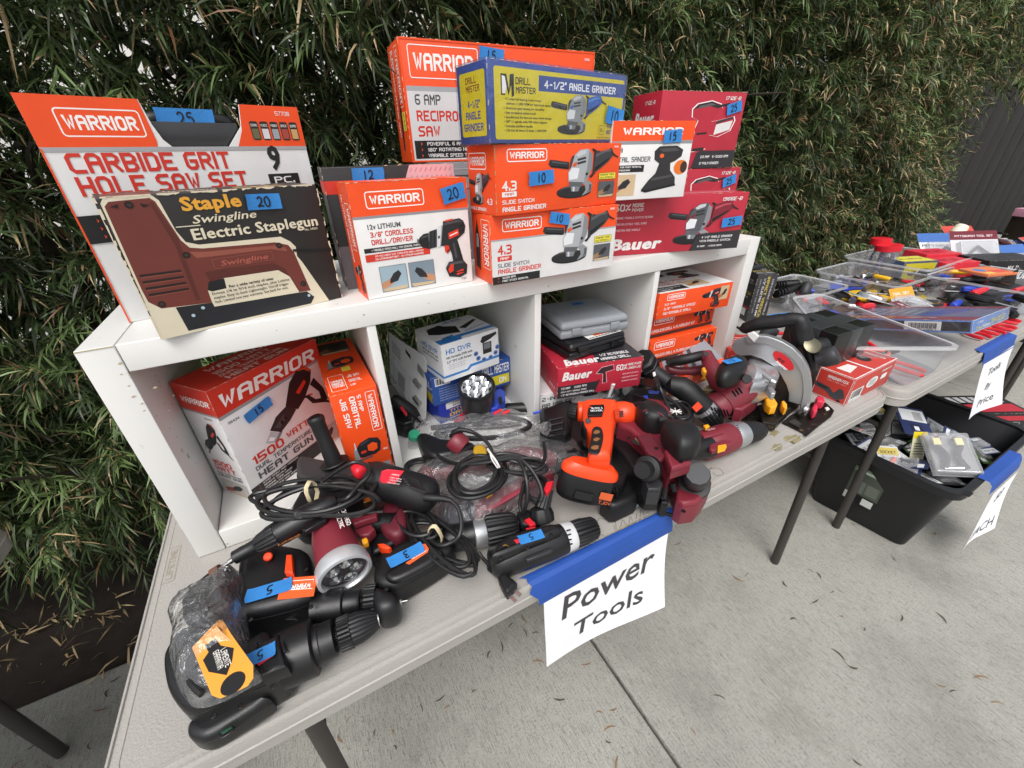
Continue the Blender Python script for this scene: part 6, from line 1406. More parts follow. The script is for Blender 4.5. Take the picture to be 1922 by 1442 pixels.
m = MB(); slabp(m, cC, [(600, 770), (830, 640), (900, 600), (930, 612), (850, 665), (640, 785)], .80, .806, mat('pale_maroon_highlight', '96404C', .3), .002); part(m, 'raised_panel', t)  # paler maroon slab paints the highlight along the body
m = MB(); slabp(m, cC, [(300, 700), (420, 680), (520, 720), (600, 900), (560, 960), (420, 940), (310, 860)], .742, .778, mat('navy_plastic', '1E2232', .35), .012, 2); part(m, 'handle', t)
m = bagmesh(cC, [(290, 690), (420, 650), (640, 690), (800, 600), (1000, 480), (1110, 500), (1100, 620), (1010, 680), (900, 780), (800, 820), (640, 960), (560, 1010), (420, 960), (300, 900), (255, 800)], .762, .822, 12, noise=.006, m=polybag2); part(m, 'bag_film', t)
m = MB(); slabp(m, cC, [(615, 660), (655, 643), (665, 665), (625, 692)], .83, .838, amber, .002); part(m, 'switch', t)
# ---- round maroon knob tool with cord
t = tool('jig_saw', 'maroon tool end with a curved black cord guard and amber lever on the bags', 'power tool', cC, 420, 320)
m = MB(); rlathe(m, cC, (470, 360, .845), (390, 295, .862), [(0, 62), (.3, 72), (.8, 72), (.95, 62), (1, 40)], maroon); part(m, 'motor_end', t)
m = MB(); spine(m, cC, [(385, 285, .868, 16), (400, 262, .878, 20), (440, 240, .884, 20), (490, 245, .885, 15), (540, 262, .88, 12)], blackrub, 12); cable(m, cC, [(535, 260, .88), (600, 300, .878), (650, 360, .872), (668, 430, .865), (690, 500, .858), (665, 580, .85), (610, 630, .845), (520, 660, .842), (440, 620, .845), (420, 560, .85), (450, 490, .855), (540, 450, .862), (640, 435, .866)], .0038); part(m, 'power_cord', t)
m = MB(); slabp(m, cC, [(535, 350), (590, 335), (618, 352), (625, 390), (585, 412), (540, 400)], .835, .852, mat('dull_amber_plastic', 'B8901E', .4), .005, 2); part(m, 'lever', t)
m = MB(); slabp(m, cC, [(160, 330), (230, 310), (330, 350), (480, 360), (560, 400), (420, 450), (300, 480), (220, 450)], .79, .84, blackpl, .012, 2); part(m, 'shoe', t)
# coil with a white tie
t = tool('cord_coil', 'large black cord coil held by a white twist tie over the bagged maroon tools', 'cord', cC, 680, 520)
coil(t, cC, 560, 560, .846, 190, 120, -.35, 4, 5, r=.0038, dz=.006)
coil(t, cC, 830, 480, .846, 175, 55, .12, 3, 9, r=.0038, dz=.006)
m = MB(); cable(m, cC, [(680, 440, .87), (800, 420, .872), (900, 480, .868), (970, 580, .85), (1000, 670, .835), (990, 720, .825)], .0038); cable(m, cC, [(700, 450, .868), (830, 440, .87), (890, 560, .86), (900, 700, .83), (870, 800, .80), (850, 740, .81), (880, 600, .85)], .0038)
cable(m, cC, [(280, 400, .835), (330, 440, .84), (420, 470, .85), (560, 470, .862), (690, 450, .868)], .0038); cable(m, cC, [(1010, 330, .85), (1020, 420, .85), (980, 490, .855), (900, 480, .86), (760, 440, .866)], .0038)
part(m, 'power_cord', t)
tie = mat('white_twist_tie', 'E2E0DA', .5)
m = MB(); m.tube(smooth_path([at(cC, 632, 372, .878), at(cC, 655, 405, .884), at(cC, 690, 455, .882), at(cC, 712, 495, .87)], 4), .0022, tie, 6); m.tube(smooth_path([at(cC, 650, 400, .884), at(cC, 660, 440, .882), at(cC, 700, 500, .868)], 4), .0014, tie, 6); part(m, 'twist_tie', t)
t = tool('cord_coil', 'black cord coil lying on the shelf floor beside the bagged tools', 'cord', cC, 150, 490)
coil(t, cC, 170, 500, FLOOR+.004, 85, 50, -.2, 3, 6, r=.0038, dz=.006)
# ---- grey crumpled bag on top
t = tool('poly_bag', 'crumpled clear bag of dark cable twisted shut at its right end', 'plastic bag', cC, 600, 240)
m = MB(); cable(m, cC, [(250, 230, .822), (400, 210, .826), (600, 170, .826), (800, 160, .826), (920, 210, .826), (800, 270, .826), (600, 300, .826), (400, 290, .826), (280, 270, .822), (400, 240, .826), (700, 220, .826), (860, 200, .826)], .006); part(m, 'cable_bundle', t)
m = bagmesh(cC, [(140, 240), (190, 190), (300, 175), (420, 182), (500, 140), (700, 125), (900, 135), (970, 185), (990, 215), (960, 300), (880, 345), (760, 350), (640, 352), (480, 330), (330, 345), (250, 345), (180, 300)], .815, .842, 21, noise=.006, m=polybag2); part(m, 'bag_film', t)
m = MB(); A, B = at(cC, 955, 215, .872), at(cC, 1065, 240, .876); rr = random.Random(2)
m.lathe([(0, .014), (.006, .006), (.010, .0055), (.018, .012), (.030, .016)], polybag2, M=axes(A, B), n=22); part(m, 'twisted_neck', t)
# ---- black charger plate
t = tool('battery_charger', 'square black battery charger lying under the nose of the orange drill', 'charger', cC, 1090, 210)
m = MB(); slabp(m, cC, [(985, 160), (1140, 98), (1180, 105), (1195, 140), (1196, 300), (1150, 338), (1030, 332), (985, 310)], .80, .852, blackpl, .010, 0); b_ = part(m, 'charger_body', t)
m = MB(); slabp(m, cC, [(1040, 175), (1135, 150), (1150, 165), (1148, 270), (1050, 282), (1035, 265)], .853, .858, glossbk, .002); part(m, 'charging_bay', t)
for (y0) in (165, 200, 240): m = MB(); A, B = at(cC, 1045, y0+12, .8595), at(cC, 1140, y0-8, .8595); m.tube([A, B], .0016, greypl, 6); part(m, 'rail', t)

# ---- orange cordless drill
t = tool('cordless_drill', 'bright orange cordless drill with a fat black battery on top of the pile', 'power drill', cD, 400, 500)
zo = .880
m = MB(); rlathe(m, cD, (240, 255, zo), (300, 265, zo), [(0, 42), (.3, 58), (1, 62)], blackrub, ribs=16, ribd=.001); part(m, 'torque_collar', t)
m = MB(); spine(m, cD, [(298, 262, zo, 50), (305, 262, zo, 66), (400, 262, zo, 74), (480, 263, zo, 72), (540, 266, zo, 66), (560, 268, zo, 68)], orangepl, 28); spine(m, cD, [(548, 268, zo, 60), (565, 268, zo, 74), (620, 272, zo, 80), (670, 276, zo, 70), (700, 278, zo, 42), (708, 278, zo, 15)], orangepl, 28); part(m, 'motor_housing', t)
m = MB()
for x_ in (515, 530): spine(m, cD, [(x_-4, 266, zo, 78), (x_+4, 266, zo, 78)], orangepl, 24)
part(m, 'rib', t)
m = MB(); slabp(m, cD, [(330, 300), (345, 240), (560, 240), (560, 350), (545, 420), (540, 500), (520, 600), (505, 625), (380, 625), (375, 570), (388, 480), (350, 430), (335, 380)], .852, .908, orangepl, .014, 2); part(m, 'handle', t)
m = MB(); slabp(m, cD, [(402, 380), (425, 360), (455, 365), (472, 385), (478, 440), (455, 530), (430, 545), (390, 540), (378, 520), (395, 440)], .908, .9115, blackrub, .002, 2)
for (x, y) in ((435, 400), (430, 450), (420, 505)):
    p_ = at(cD, x, y, .912); m.add([(p_.x+rn.uniform(.006, .010)*math.cos(k), p_.y+rn.uniform(.004, .007)*math.sin(k), p_.z) for k in range(7)], [tuple(range(7))], ink('8A5A34'))
part(m, 'grip_label', t)
m = MB(); slabp(m, cD, [(378, 222), (390, 216), (482, 212), (486, 235), (470, 285), (375, 288), (370, 270)], zo+.016, zo+.0335, glossbk, .001); part(m, 'badge', t)
m = MB(); ztext(m, cD, 'BLACK &', 398, 245, zo+.034, 100, -3, .0062, .024, 'EDEDED', .03); ztext(m, cD, 'DECKER.', 392, 262, zo+.034, 100, -3, .0062, .025, 'EDEDED', .03); p_ = at(cD, 388, 232, zo+.034); m.add([(p_.x+.003*math.cos(k/8*6.28), p_.y+.003*math.sin(k/8*6.28), p_.z) for k in range(8)], [tuple(range(8))], ink('D4421E')); part(m, 'lettering', t)
m = MB(); spine(m, cD, [(375, 325, .90, 22), (376, 325, .912, 18)], glossbk, 14); slabp(m, cD, [(328, 375), (350, 370), (368, 430), (362, 470), (345, 440)], .86, .90, glossbk, .004); part(m, 'trigger', t)
m = MB(); slabp(m, cD, [(548, 245), (575, 240), (590, 245), (585, 300), (560, 300)], zo+.026, zo+.034, mat('orange_plastic_recess', 'C43814', .4), .001); 
for k in range(4): A, B = at(cD, 585, 262+k*11, zo+.0335), at(cD, 612, 260+k*11, zo+.0335); m.tube([A, B], .0016, glossbk, 5)
part(m, 'vent', t)
# battery: axis towards the viewer
bA, bB = at(cD, 400, 625, .872), at(cD, 318, 850, .800)
BMx = axes2(bA, bB, _r); bl = (bB-bA).length; k_ = rad(cD, (bA+bB)/2, 1)
m = MB(); m.lx([(-.004, 150*k_, 62*k_), (.004, 188*k_, 76*k_), (.014, 198*k_, 80*k_), (.018, 194*k_, 78*k_)], orangepl, M=BMx, n=36, p=2.6); part(m, 'battery_shoe', t)
m = MB(); m.lx([(.016, 184*k_, 76*k_), (.022, 190*k_, 80*k_), (bl*.80, 186*k_, 78*k_), (bl*.93, 174*k_, 70*k_), (bl, 150*k_, 55*k_), (bl+.001, 40*k_, 20*k_)], blackrub, M=BMx, n=36, p=2.6); part(m, 'battery', t)
m = MB(); q = [BMx @ Vector((.05, s_*.04, 80*k_+.0005)) for s_ in (1, -1)]
fB = Face(m, BMx @ Vector((.062, .050, 80*k_+.0008)), BMx.to_3x3() @ Vector((0, -.024, 0)), BMx.to_3x3() @ Vector((-.024, 0, 0)), .0006)
fB.rect(0, .35, 1, 1, 'C4562A'); fB.text('14.4', .12, .48, .36, '1E1C1C', w=.76, bold=.03); fB.text('VOLT', -.05, -.05, .28, 'C4562A', w=1.0, bold=.03); part(m, 'lettering', t)
m = MB(); e = BMx.to_3x3(); o_ = BMx @ Vector((bl+.0016, 0, 0))
fE = Face(m, o_+e @ Vector((0, .032, -.012)), e @ Vector((0, -.062, 0)), e @ Vector((0, 0, .022)), .0006); fE.rect(0, 0, 1, 1, '2A2A2C')
for k in range(5): fE.rect(.3, .12+k*.17, .95, .18+k*.17, '8E8E90')
fE.rect(.03, .1, .2, .9, '9A6A5A'); part(m, 'rating_label', t)
m = MB(); m.lx([(.045, .018, .004), (.060, .018, .006)], glossbk, M=BMx @ Matrix.Translation((0, -.004, 78*k_)), n=16); part(m, 'release_button', t)
# ---- black battery pack beside it
t = tool('battery_pack', 'black battery pack with a pale blue label between the orange drill and the planer', 'battery', cD, 590, 930)
m = MB(); slabp(m, cD, [(455, 905), (505, 850), (560, 760), (610, 730), (690, 770), (722, 800), (705, 880), (690, 900), (560, 960), (520, 960)], TZ, .792, blackrub, .008, 0); part(m, 'battery', t)
m = MB(); slabp(m, cD, [(530, 790), (560, 720), (610, 700), (640, 720), (610, 790), (565, 830)], .79, .815, blackpl, .004)
for k in range(6): A, B = at(cD, 552+k*11, 745+k*3, .818), at(cD, 540+k*11, 775+k*3, .816); m.tube([A, B], .0014, glossbk, 5)
part(m, 'terminal_block', t)
m = MB(); A, B = at(cD, 600, 975, .743), at(cD, 706, 905, .743); m.add([A+Vector((0, 0, .006)), B+Vector((0, 0, .006)), B+Vector((0, 0, .044)), A+Vector((0, 0, .044))], [(0, 1, 2, 3)], ink('DDE6EC')); m.v = [(x-.0004+.000, y-.0035, z) for x, y, z in m.v]
u_ = (B-A)
fL = Face(m, A+Vector((-.0004, -.0040, .006)), u_, Vector((0, 0, .038)), .0004); fL.rect(0, .62, 1, 1, '4E8FC0'); [fL.rect(.08, .08+.1*k, .9, .12+.1*k, '9AB0BC') for k in range(5)]; part(m, 'label', t)

# ---- electric planer
t = tool('electric_planer', 'large maroon electric planer with black handles and round knobs lying on its side', 'planer', cD, 850, 650)
m = MB(); slabp(m, cD, [(525, 520), (545, 478), (610, 462), (650, 500), (720, 570), (800, 690), (868, 800), (850, 850), (765, 850), (700, 790), (600, 640), (540, 580)], .765, .835, blackpl, .005); part(m, 'base_plate', t)
m = MB(); slabp(m, cD, [(690, 640), (735, 600), (800, 700), (870, 800), (850, 842), (770, 842)], .80, .842, greypl, .004); part(m, 'front_shoe', t)
m = MB(); slabp(m, cD, [(540, 400), (600, 370), (740, 350), (760, 280), (880, 300), (930, 420), (1000, 500), (1062, 560), (1060, 640), (960, 680), (900, 760), (850, 700), (800, 640), (700, 560), (640, 500), (560, 470)], .775, .872, maroon, .008); part(m, 'planer_body', t)
m = MB(); slabp(m, cD, [(880, 560), (960, 520), (1055, 560), (1060, 650), (930, 690)], .86, .89, maroon, .006); slabp(m, cD, [(700, 420), (800, 400), (900, 560), (860, 600), (780, 540)], .868, .882, maroond, .004); part(m, 'raised_panel', t)
m = MB(); slabp(m, cD, [(905, 720), (985, 680), (1110, 740), (1182, 780), (1192, 810), (1150, 890), (1095, 948), (1000, 962), (955, 930), (960, 850)], .745, .805, maroon, .007); part(m, 'front_housing', t)
m = MB(); slabp(m, cD, [(960, 860), (1000, 870), (1100, 860), (1190, 800), (1150, 890), (1095, 945), (1000, 958), (958, 925)], .742, .776, maroond, .006); part(m, 'lower_skirt', t)
m = MB(); p0, p1 = (1085, 765, .80), (1115, 690, .852); rlathe(m, cD, p0, p1, [(0, 100), (.1, 108), (.28, 104), (.30, 70), (.5, 72)], blackrub, n=32)
rlathe(m, cD, (1098, 730, .825), (1118, 682, .866), [(0, 70), (.2, 84), (.85, 84), (1, 74)], greypl, n=10); part(m, 'depth_knob', t)
m = MB(); rlathe(m, cD, (800, 640, .862), (738, 660, .885), [(0, 78), (.2, 88), (.45, 86), (.5, 56), (1, 54)], blackrub, n=28); part(m, 'side_knob', t)
m = MB(); blobp(m, cD, [(700, 250), (720, 215), (800, 208), (880, 250), (918, 290), (915, 320), (850, 335), (780, 325), (740, 300)], .86, .922, blackrub, 3.4); part(m, 'rear_handle_end', t)
m = MB(); cable(m, cD, [(745, 262, .918), (790, 245, .919), (850, 270, .919), (905, 310, .915)], .0012, maroon); A = at(cD, 772, 268, .915); spine(m, cD, [(772, 268, .912, 15), (772, 268, .919, 12)], glossbk, 12); slabp(m, cD, [(855, 300), (900, 290), (905, 312), (860, 322)], .914, .918, greypl, .001); part(m, 'trim', t)
m = MB(); spine(m, cD, [(640, 230, .88, 20), (700, 240, .88, 45), (730, 250, .885, 55)], blackrub, 16); part(m, 'handle_rear', t)
m = MB(); blobp(m, cD, [(872, 372), (885, 345), (930, 330), (1040, 345), (1100, 368), (1140, 415), (1140, 470), (1100, 512), (1020, 520), (975, 500), (920, 440), (890, 400)], .875, .938, blackrub, 2.8); part(m, 'front_handle', t)
m = MB(); slabp(m, cD, [(664, 462), (758, 415), (797, 448), (722, 490)], .873, .8745, ink('1F1D1E'), .0004)
ztext(m, cD, 'CHICAGO', 700, 452, .875, 90, -40, .004, .018, 'D8C8A0', .02); ztext(m, cD, 'ELECTRIC', 705, 462, .875, 90, -40, .003, .018, 'A89048', .02); ztext(m, cD, 'PLANER', 715, 472, .875, 90, -40, .003, .018, 'A89048', .02); part(m, 'label', t)
for k, (a_, b_) in enumerate((((900, 740), (885, 850)), ((945, 745), (960, 800)))):
    m = MB(); m.tube([at(cD, *a_, .815), at(cD, *b_, .80)], .006, blackrub, 8); part(m, 'strap', t)
m = MB(); slabp(m, cD, [(840, 850), (880, 845), (915, 880), (905, 930), (860, 925)], .745, .785, blackrub, .004); slabp(m, cD, [(905, 935), (1000, 965), (1034, 980), (1018, 993), (960, 970), (900, 945)], .741, .749, blackrub, .002); part(m, 'fence_clamp', t)
# ---- maroon drill with silver collar
t = tool('cordless_drill', 'maroon drill with a silver torque collar and black conical nose near the stain', 'power drill', cD, 1300, 500)
zq = .742+.036
m = MB(); rlathe(m, cD, (1060, 535, .80), (1180, 500, zq+.01), [(0, 50), (.3, 66), (.9, 80), (1, 80)], blackrub, ribs=12, ribd=.001); part(m, 'grip', t)
m = MB(); rlathe(m, cD, (1140, 500, zq), (1345, 430, zq), [(0, 88), (.05, 100), (.5, 104), (.85, 102), (1, 92)], maroon, n=32); part(m, 'motor_housing', t)
m = MB(); slabp(m, cD, [(1195, 480), (1290, 450), (1350, 455), (1345, 480), (1215, 530), (1195, 515)], .80, .812, maroon, .004); slabp(m, cD, [(1140, 410), (1260, 370), (1300, 380), (1290, 400), (1160, 440)], .802, .818, maroon, .004); part(m, 'raised_panel', t)
m = MB(); slabp(m, cD, [(1252, 490), (1308, 480), (1312, 500), (1300, 525), (1250, 540)], .812, .8145, amber, .001, 0); part(m, 'badge', t)
m = MB(); slabp(m, cD, [(1155, 352), (1185, 345), (1198, 358), (1170, 376)], .815, .824, amber, .002); part(m, 'selector', t)
m = MB(); ztext(m, cD, 'CHICAGO', 1182, 392, .8195, 90, -20, .0045, .022, 'D8B8B8', .02); part(m, 'lettering', t)
m = MB(); rlathe(m, cD, (1335, 433, zq), (1420, 408, zq), [(0, 88), (.1, 93), (.6, 90), (1, 82)], silver, n=32); part(m, 'torque_collar', t)
m = MB()
for k in range(10): A, B = at(cD, 1378+6*k, 358+14*k, .812-.0006*k*k), at(cD, 1388+6*k, 355+14*k, .811-.0006*k*k); m.tube([A, B], .0009, blackpl, 5)
part(m, 'torque_mark', t)
m = MB(); rlathe(m, cD, (1412, 410, zq), (1568, 385, zq-.008), [(0, 80), (.1, 82), (.6, 70), (.85, 52), (.97, 34), (1, 14)], blackrub, ribs=10, ribd=.001, n=30); part(m, 'chuck', t)

# ---- black cordless drill standing on its nose
t = tool('cordless_drill', 'black cordless drill with an orange square badge pointing nose down beside the trim saw', 'power drill', cE, 450, 800)
m = MB(); rlathe(m, cE, (185, 640, .865), (110, 545, .905), [(0, 92), (.1, 108), (.5, 118), (.55, 106), (.6, 118), (.9, 116), (1, 96)], blackrub, n=8); part(m, 'battery', t)
m = MB(); rlathe(m, cE, (170, 620, .875), (430, 810, .845), [(0, 100), (.15, 78), (.3, 66), (.7, 68), (.95, 78), (1, 60)], blackrub, n=26, ribs=0); part(m, 'handle', t)
m = MB(); spine(m, cE, [(395, 800, .85, 70), (400, 790, .855, 92), (470, 800, .855, 102), (540, 850, .845, 104), (620, 930, .825, 100), (680, 990, .81, 92)], blackrub, 28); part(m, 'motor_housing', t)
m = MB(); A = axes(at(cE, 618, 975, .848), at(cE, 690, 940, .848)); slabp(m, cE, [(570, 982), (625, 930), (668, 975), (610, 1025)], .842, .8445, ink('E0482A'), .0006); part(m, 'badge', t)
m = MB(); rlathe(m, cE, (650, 965, .815), (735, 1050, .79), [(0, 92), (.5, 96), (1, 88)], silver, ribs=20, ribd=.0012); part(m, 'torque_collar', t)
m = MB(); rlathe(m, cE, (690, 1010, .803), (800, 1130, .765), [(0, 90), (.2, 94), (.7, 84), (1, 60)], blackrub, ribs=16, ribd=.002); part(m, 'chuck', t)
t = tool('mains_plug', 'black mains plug with a brass pin lying over the black drill handle', 'plug', cE, 250, 720)
m = MB(); slabp(m, cE, [(222, 712), (262, 700), (290, 770), (262, 790), (240, 780)], .905, .922, blackrub, .004); slabp(m, cE, [(216, 668), (240, 660), (246, 690), (224, 698)], .91, .914, tie, .001); part(m, 'plug_body', t)
m = MB(); cable(m, cE, [(270, 780, .912), (300, 850, .90), (330, 930, .88), (380, 1010, .86), (430, 1080, .84), (460, 1120, .82)], .0037); cable(m, cE, [(300, 830, .90), (350, 900, .88), (430, 960, .86), (500, 1060, .83), (530, 1110, .81), (560, 1040, .83)], .0037); part(m, 'power_cord', t)
coil(t, cE, 420, 1010, .82, 130, 60, .3, 5, 3, r=.0036, dz=.006)
m = MB()
for a_ in (0, .9, 1.9, 2.6): p_ = at(cE, 425, 1022, .865); m.tube([p_-Vector((.013*math.cos(a_), .013*math.sin(a_), 0)), p_+Vector((.013*math.cos(a_), .013*math.sin(a_), .001))], .0012, tie, 5)
part(m, 'twist_tie', t)

# ---- maroon trim saw
t = tool('circular_saw', 'maroon compact circular saw with a black oval knob and blue tape', 'circular saw', cE, 950, 850, group='two circular saws side by side')
m = MB(); rlathe(m, cE, (760, 1000, .79), (1090, 770, .84), [(0, 118), (.03, 128), (.22, 132), (.23, 140), (.85, 142), (.95, 130), (1, 100)], maroon, n=36); part(m, 'motor_housing', t)
m = MB(); rlathe(m, cE, (735, 1018, .786), (835, 948, .80), [(0, 90), (.2, 122), (.9, 138), (1, 138)], blackpl, n=32)
part(m, 'end_cap', t)
m = MB()
for k in range(6): m.tube([at(cE, 745+k*28, 985+k*5, .825), at(cE, 775+k*26, 1050+k*4, .80)], .0020, glossbk, 6)
for k in range(3): m.tube([at(cE, 935+k*27, 838-k*14, .862+.002*k), at(cE, 968+k*27, 885-k*14, .856+.002*k)], .0026, glossbk, 6)
part(m, 'vent_slot', t)
m = MB(); spine(m, cE, [(690, 500, .895, 30), (695, 500, .893, 52), (720, 560, .885, 62), (760, 650, .87, 80), (820, 740, .855, 100), (900, 800, .845, 110)], maroon, 26); part(m, 'handle_post', t)
m = MB(); spine(m, cE, [(700, 505, .912, 22), (702, 503, .917, 20)], blackrub, 14); part(m, 'screw', t)
m = MB(); spine(m, cE, [(350, 590, .86, 28), (390, 570, .865, 46), (470, 560, .875, 50), (560, 540, .885, 46), (640, 520, .89, 44), (680, 510, .89, 40)], blackrub, 20); spine(m, cE, [(345, 600, .85, 22), (370, 640, .84, 36), (450, 660, .835, 40), (560, 660, .835, 40), (690, 640, .84, 45)], maroond, 18); part(m, 'handle', t)
m = MB(); slabp(m, cE, [(660, 625), (685, 615), (708, 655), (690, 668), (670, 650)], .885, .90, amber, .003); part(m, 'trigger', t)
m = MB(); slabp(m, cE, [(610, 680), (690, 670), (740, 690), (700, 715), (620, 705)], .80, .81, amber, .002); slabp(m, cE, [(480, 690), (590, 655), (620, 690), (510, 735)], .79, .80, mat('white_print', 'E4E0DC', .5), .001); part(m, 'label', t)
KC = at(cE, 940, 622, .905)
m = MB(); blobp(m, cE, [(795, 640), (830, 585), (900, 545), (990, 525), (1060, 550), (1080, 600), (1040, 660), (960, 705), (880, 722), (820, 705), (795, 670)], .868, .930, blackrub, 2.6); part(m, 'front_knob', t)
tapez(t, cE, 925, 570, .930, 100, -22, .048, .020, '13')
m = MB(); rlathe(m, cE, (1030, 690, .86), (1200, 760, .84), [(0, 70), (.2, 120), (.7, 125), (1, 90)], silver, n=30); slabp(m, cE, [(1050, 620), (1110, 605), (1230, 640), (1250, 690), (1310, 720), (1335, 770), (1310, 800), (1200, 860), (1080, 880), (1050, 760)], .80, .868, silver, .012); part(m, 'gear_housing', t)
m = MB(); spine(m, cE, [(1210, 690, .872, 34), (1290, 745, .868, 34)], silver, 16); spine(m, cE, [(1285, 745, .868, 28), (1325, 765, .866, 24)], silver, 12); part(m, 'spindle_boss', t)
m = MB(); slabp(m, cE, [(1250, 800), (1290, 785), (1330, 840), (1320, 860), (1290, 855)], .83, .85, silver, .003); part(m, 'guard_lever', t)
m = MB(); spine(m, cE, [(1065, 730, .885, 42), (1068, 728, .895, 38)], blackrub, 18); part(m, 'brush_cap', t)
m = MB(); slabp(m, cE, [(700, 830), (730, 810), (860, 800), (850, 850), (720, 880), (660, 868)], .80, .835, mat('olive_label', '5A5036', .5), .004); part(m, 'label', t)
rusty = mat('grimy_steel_plate', '26221E', .45, metal=.5, vary=.6, vscale=30, wear=('6E5838', 60, .60))
m = MB(); slabp(m, cE, [(900, 1080), (1000, 1040), (1180, 960), (1440, 880), (1560, 910), (1540, 970), (1450, 1040), (1320, 1170), (1210, 1160), (1050, 1110)], .742, .7465, rusty, .001); slabp(m, cE, [(1180, 1060), (1460, 1010), (1320, 1165), (1200, 1150)], .747, .770, rusty, .004); part(m, 'base_plate', t)
m = MB(); slabp(m, cE, [(950, 990), (1080, 900), (1175, 920), (1150, 960), (1010, 1060), (940, 1050)], .77, .812, maroon, .006); part(m, 'lower_housing', t)
m = MB(); slabp(m, cE, [(1215, 940), (1245, 912), (1300, 925), (1335, 980), (1320, 1015), (1270, 1020), (1230, 990)], .775, .80, amber, .005); part(m, 'lever', t)
m = MB(); slabp(m, cE, [(1380, 925), (1400, 918), (1430, 950), (1432, 985), (1410, 995), (1385, 960)], .775, .797, amber, .003); part(m, 'lever', t)

# ---- large circular saw
NP = Vector((-.917, -.40, .0)).normalized(); P0 = Vector((1.474, .064, .745))
t = tool('circular_saw', 'large black circular saw with a broad silver blade guard and red oval badge', 'circular saw', cE, 1400, 700, group='two circular saws side by side')
outer = [(925, 425), (960, 380), (1050, 345), (1150, 335), (1260, 345), (1380, 390), (1480, 450), (1560, 530), (1620, 630), (1650, 740), (1655, 850), (1640, 940), (1620, 1010), (1600, 1060), (1575, 1060), (1560, 1000), (1540, 960)]
inner = [(1540, 960), (1440, 930), (1445, 860), (1420, 780), (1370, 690), (1300, 610), (1200, 545), (1100, 515), (1010, 520), (960, 500), (935, 460)]
m = MB(); plate(m, cE, outer[:-1]+inner, P0, NP, .004, silver, bev=.0012); part(m, 'guard_face', t)
m = MB(); rim = smooth_path([atp(cE, x, y, P0, NP) for x, y in [(1060, 350), (1150, 345), (1260, 355), (1380, 398), (1480, 460), (1560, 545), (1615, 640), (1640, 745), (1645, 850), (1630, 940), (1600, 1040)]], 5)
n_ = len(rim); vs = []
cg = atp(cE, 1250, 850, P0, NP)
for p in rim:
    rd = (p-cg).normalized(); vs += [p-NP*.024, p+NP*.006, p+NP*.006-rd*.016, p+NP*.0-rd*.018]
m.add(vs, [(i*4+k, i*4+k+1, i*4+k+5, i*4+k+4) for i in range(n_-1) for k in range(3)], silver, True); part(m, 'guard_rim', t)
m = MB(); plate(m, cE, [(1065, 325), (1120, 305), (1175, 345), (1130, 400), (1085, 355)], P0, NP, .010, mat('white_enamel', 'D4D4D2', .35), bev=.002, off=.010); part(m, 'guard_bracket', t)
m = MB(); blade = [atp(cE, 1230, 740, P0-NP*.012, NP)]; bc = blade[0]; u_ = Vector((0, 0, 1)).cross(NP).normalized()
bo = []
NT = 40
for k in range(NT*2):
    a_ = k/(NT*2)*6.283; rr_ = .088 if k % 2 else .083; bo.append((rr_*math.cos(a_), rr_*math.sin(a_)))
m.slab(bo, -.001, .001, darksteel, M=Matrix(((u_.x, 0, NP.x, bc.x), (u_.y, 0, NP.y, bc.y), (u_.z, 1, NP.z, bc.z), (0, 0, 0, 1))), smooth=False); part(m, 'saw_blade', t)
m = MB(); plate(m, cE, [(960, 520), (1010, 500), (1100, 515), (1200, 545), (1300, 610), (1370, 690), (1430, 800), (1445, 900), (1420, 960), (1200, 960), (1000, 700)], P0, NP, .004, mat('brown_grimy_guard', '3A2F2A', .5, metal=.4, vary=.4), bev=.001, off=-.018); part(m, 'lower_guard', t)
m = MB(); plate(m, cE, ell(1395, 567, 118, 48, 26, rot=41), P0, NP, .003, ink('C8202A'), bev=.0005, off=.0035); part(m, 'badge', t)
m = MB(); pc = atp(cE, 1330, 540, P0+NP*.0045, NP); ud = (atp(cE, 1450, 640, P0+NP*.0045, NP)-pc)
ud.normalize(); vd = NP.cross(ud)
for s_, (x, y), cl in (('drill', (1340, 545), '1A1A1A'), ('master', (1325, 575), 'F0EEEE')):
    vs, fs, tw = text_mesh(s_, .03); o_ = atp(cE, x, y, P0+NP*.0045, NP); sx = (.018 if s_ == 'drill' else .034)/tw
    m.add([o_+ud*(a_*sx)+vd*(b_*.0105)+NP*(q*.00001) for a_, b_, q in vs], fs, ink(cl))
part(m, 'lettering', t)
m = MB(); slabp(m, cE, [(1385, 1115), (1450, 1060), (1560, 1000), (1660, 935), (1780, 940), (1855, 1010), (1830, 1060), (1700, 1160), (1610, 1235), (1560, 1200), (1480, 1160)], .742, .747, rusty, .001); 
slabp(m, cE, [(1440, 1110), (1500, 1085), (1560, 1130), (1540, 1160)], .747, .753, darksteel, .001); part(m, 'base_plate', t)
for pts in ([(1645, 1010), (1665, 980), (1695, 1000), (1690, 1045), (1660, 1055), (1645, 1035)], [(1675, 930), (1695, 905), (1750, 930), (1760, 955), (1740, 970), (1690, 955)]):
    m = MB(); slabp(m, cE, pts, .750, .775, pinkpl, .004); part(m, 'lever', t)
m = MB(); spine(m, cE, [(1540, 1040, .757, 30), (1560, 1052, .757, 28)], darksteel, 16); spine(m, cE, [(1590, 1000, .772, 34), (1620, 1012, .772, 28)], silver, 16); slabp(m, cE, [(1770, 985), (1800, 978), (1815, 998), (1785, 1005)], .748, .753, mat('white_print', 'E4E0DC', .5), .001); part(m, 'pivot', t)
m = MB(); off_ = P0-NP*.06
H_ = [(1035, 295, 45), (1060, 270, 55), (1150, 235, 62), (1280, 215, 64), (1400, 200, 62), (1470, 190, 62), (1530, 200, 72), (1560, 250, 76), (1570, 330, 78), (1590, 410, 72)]
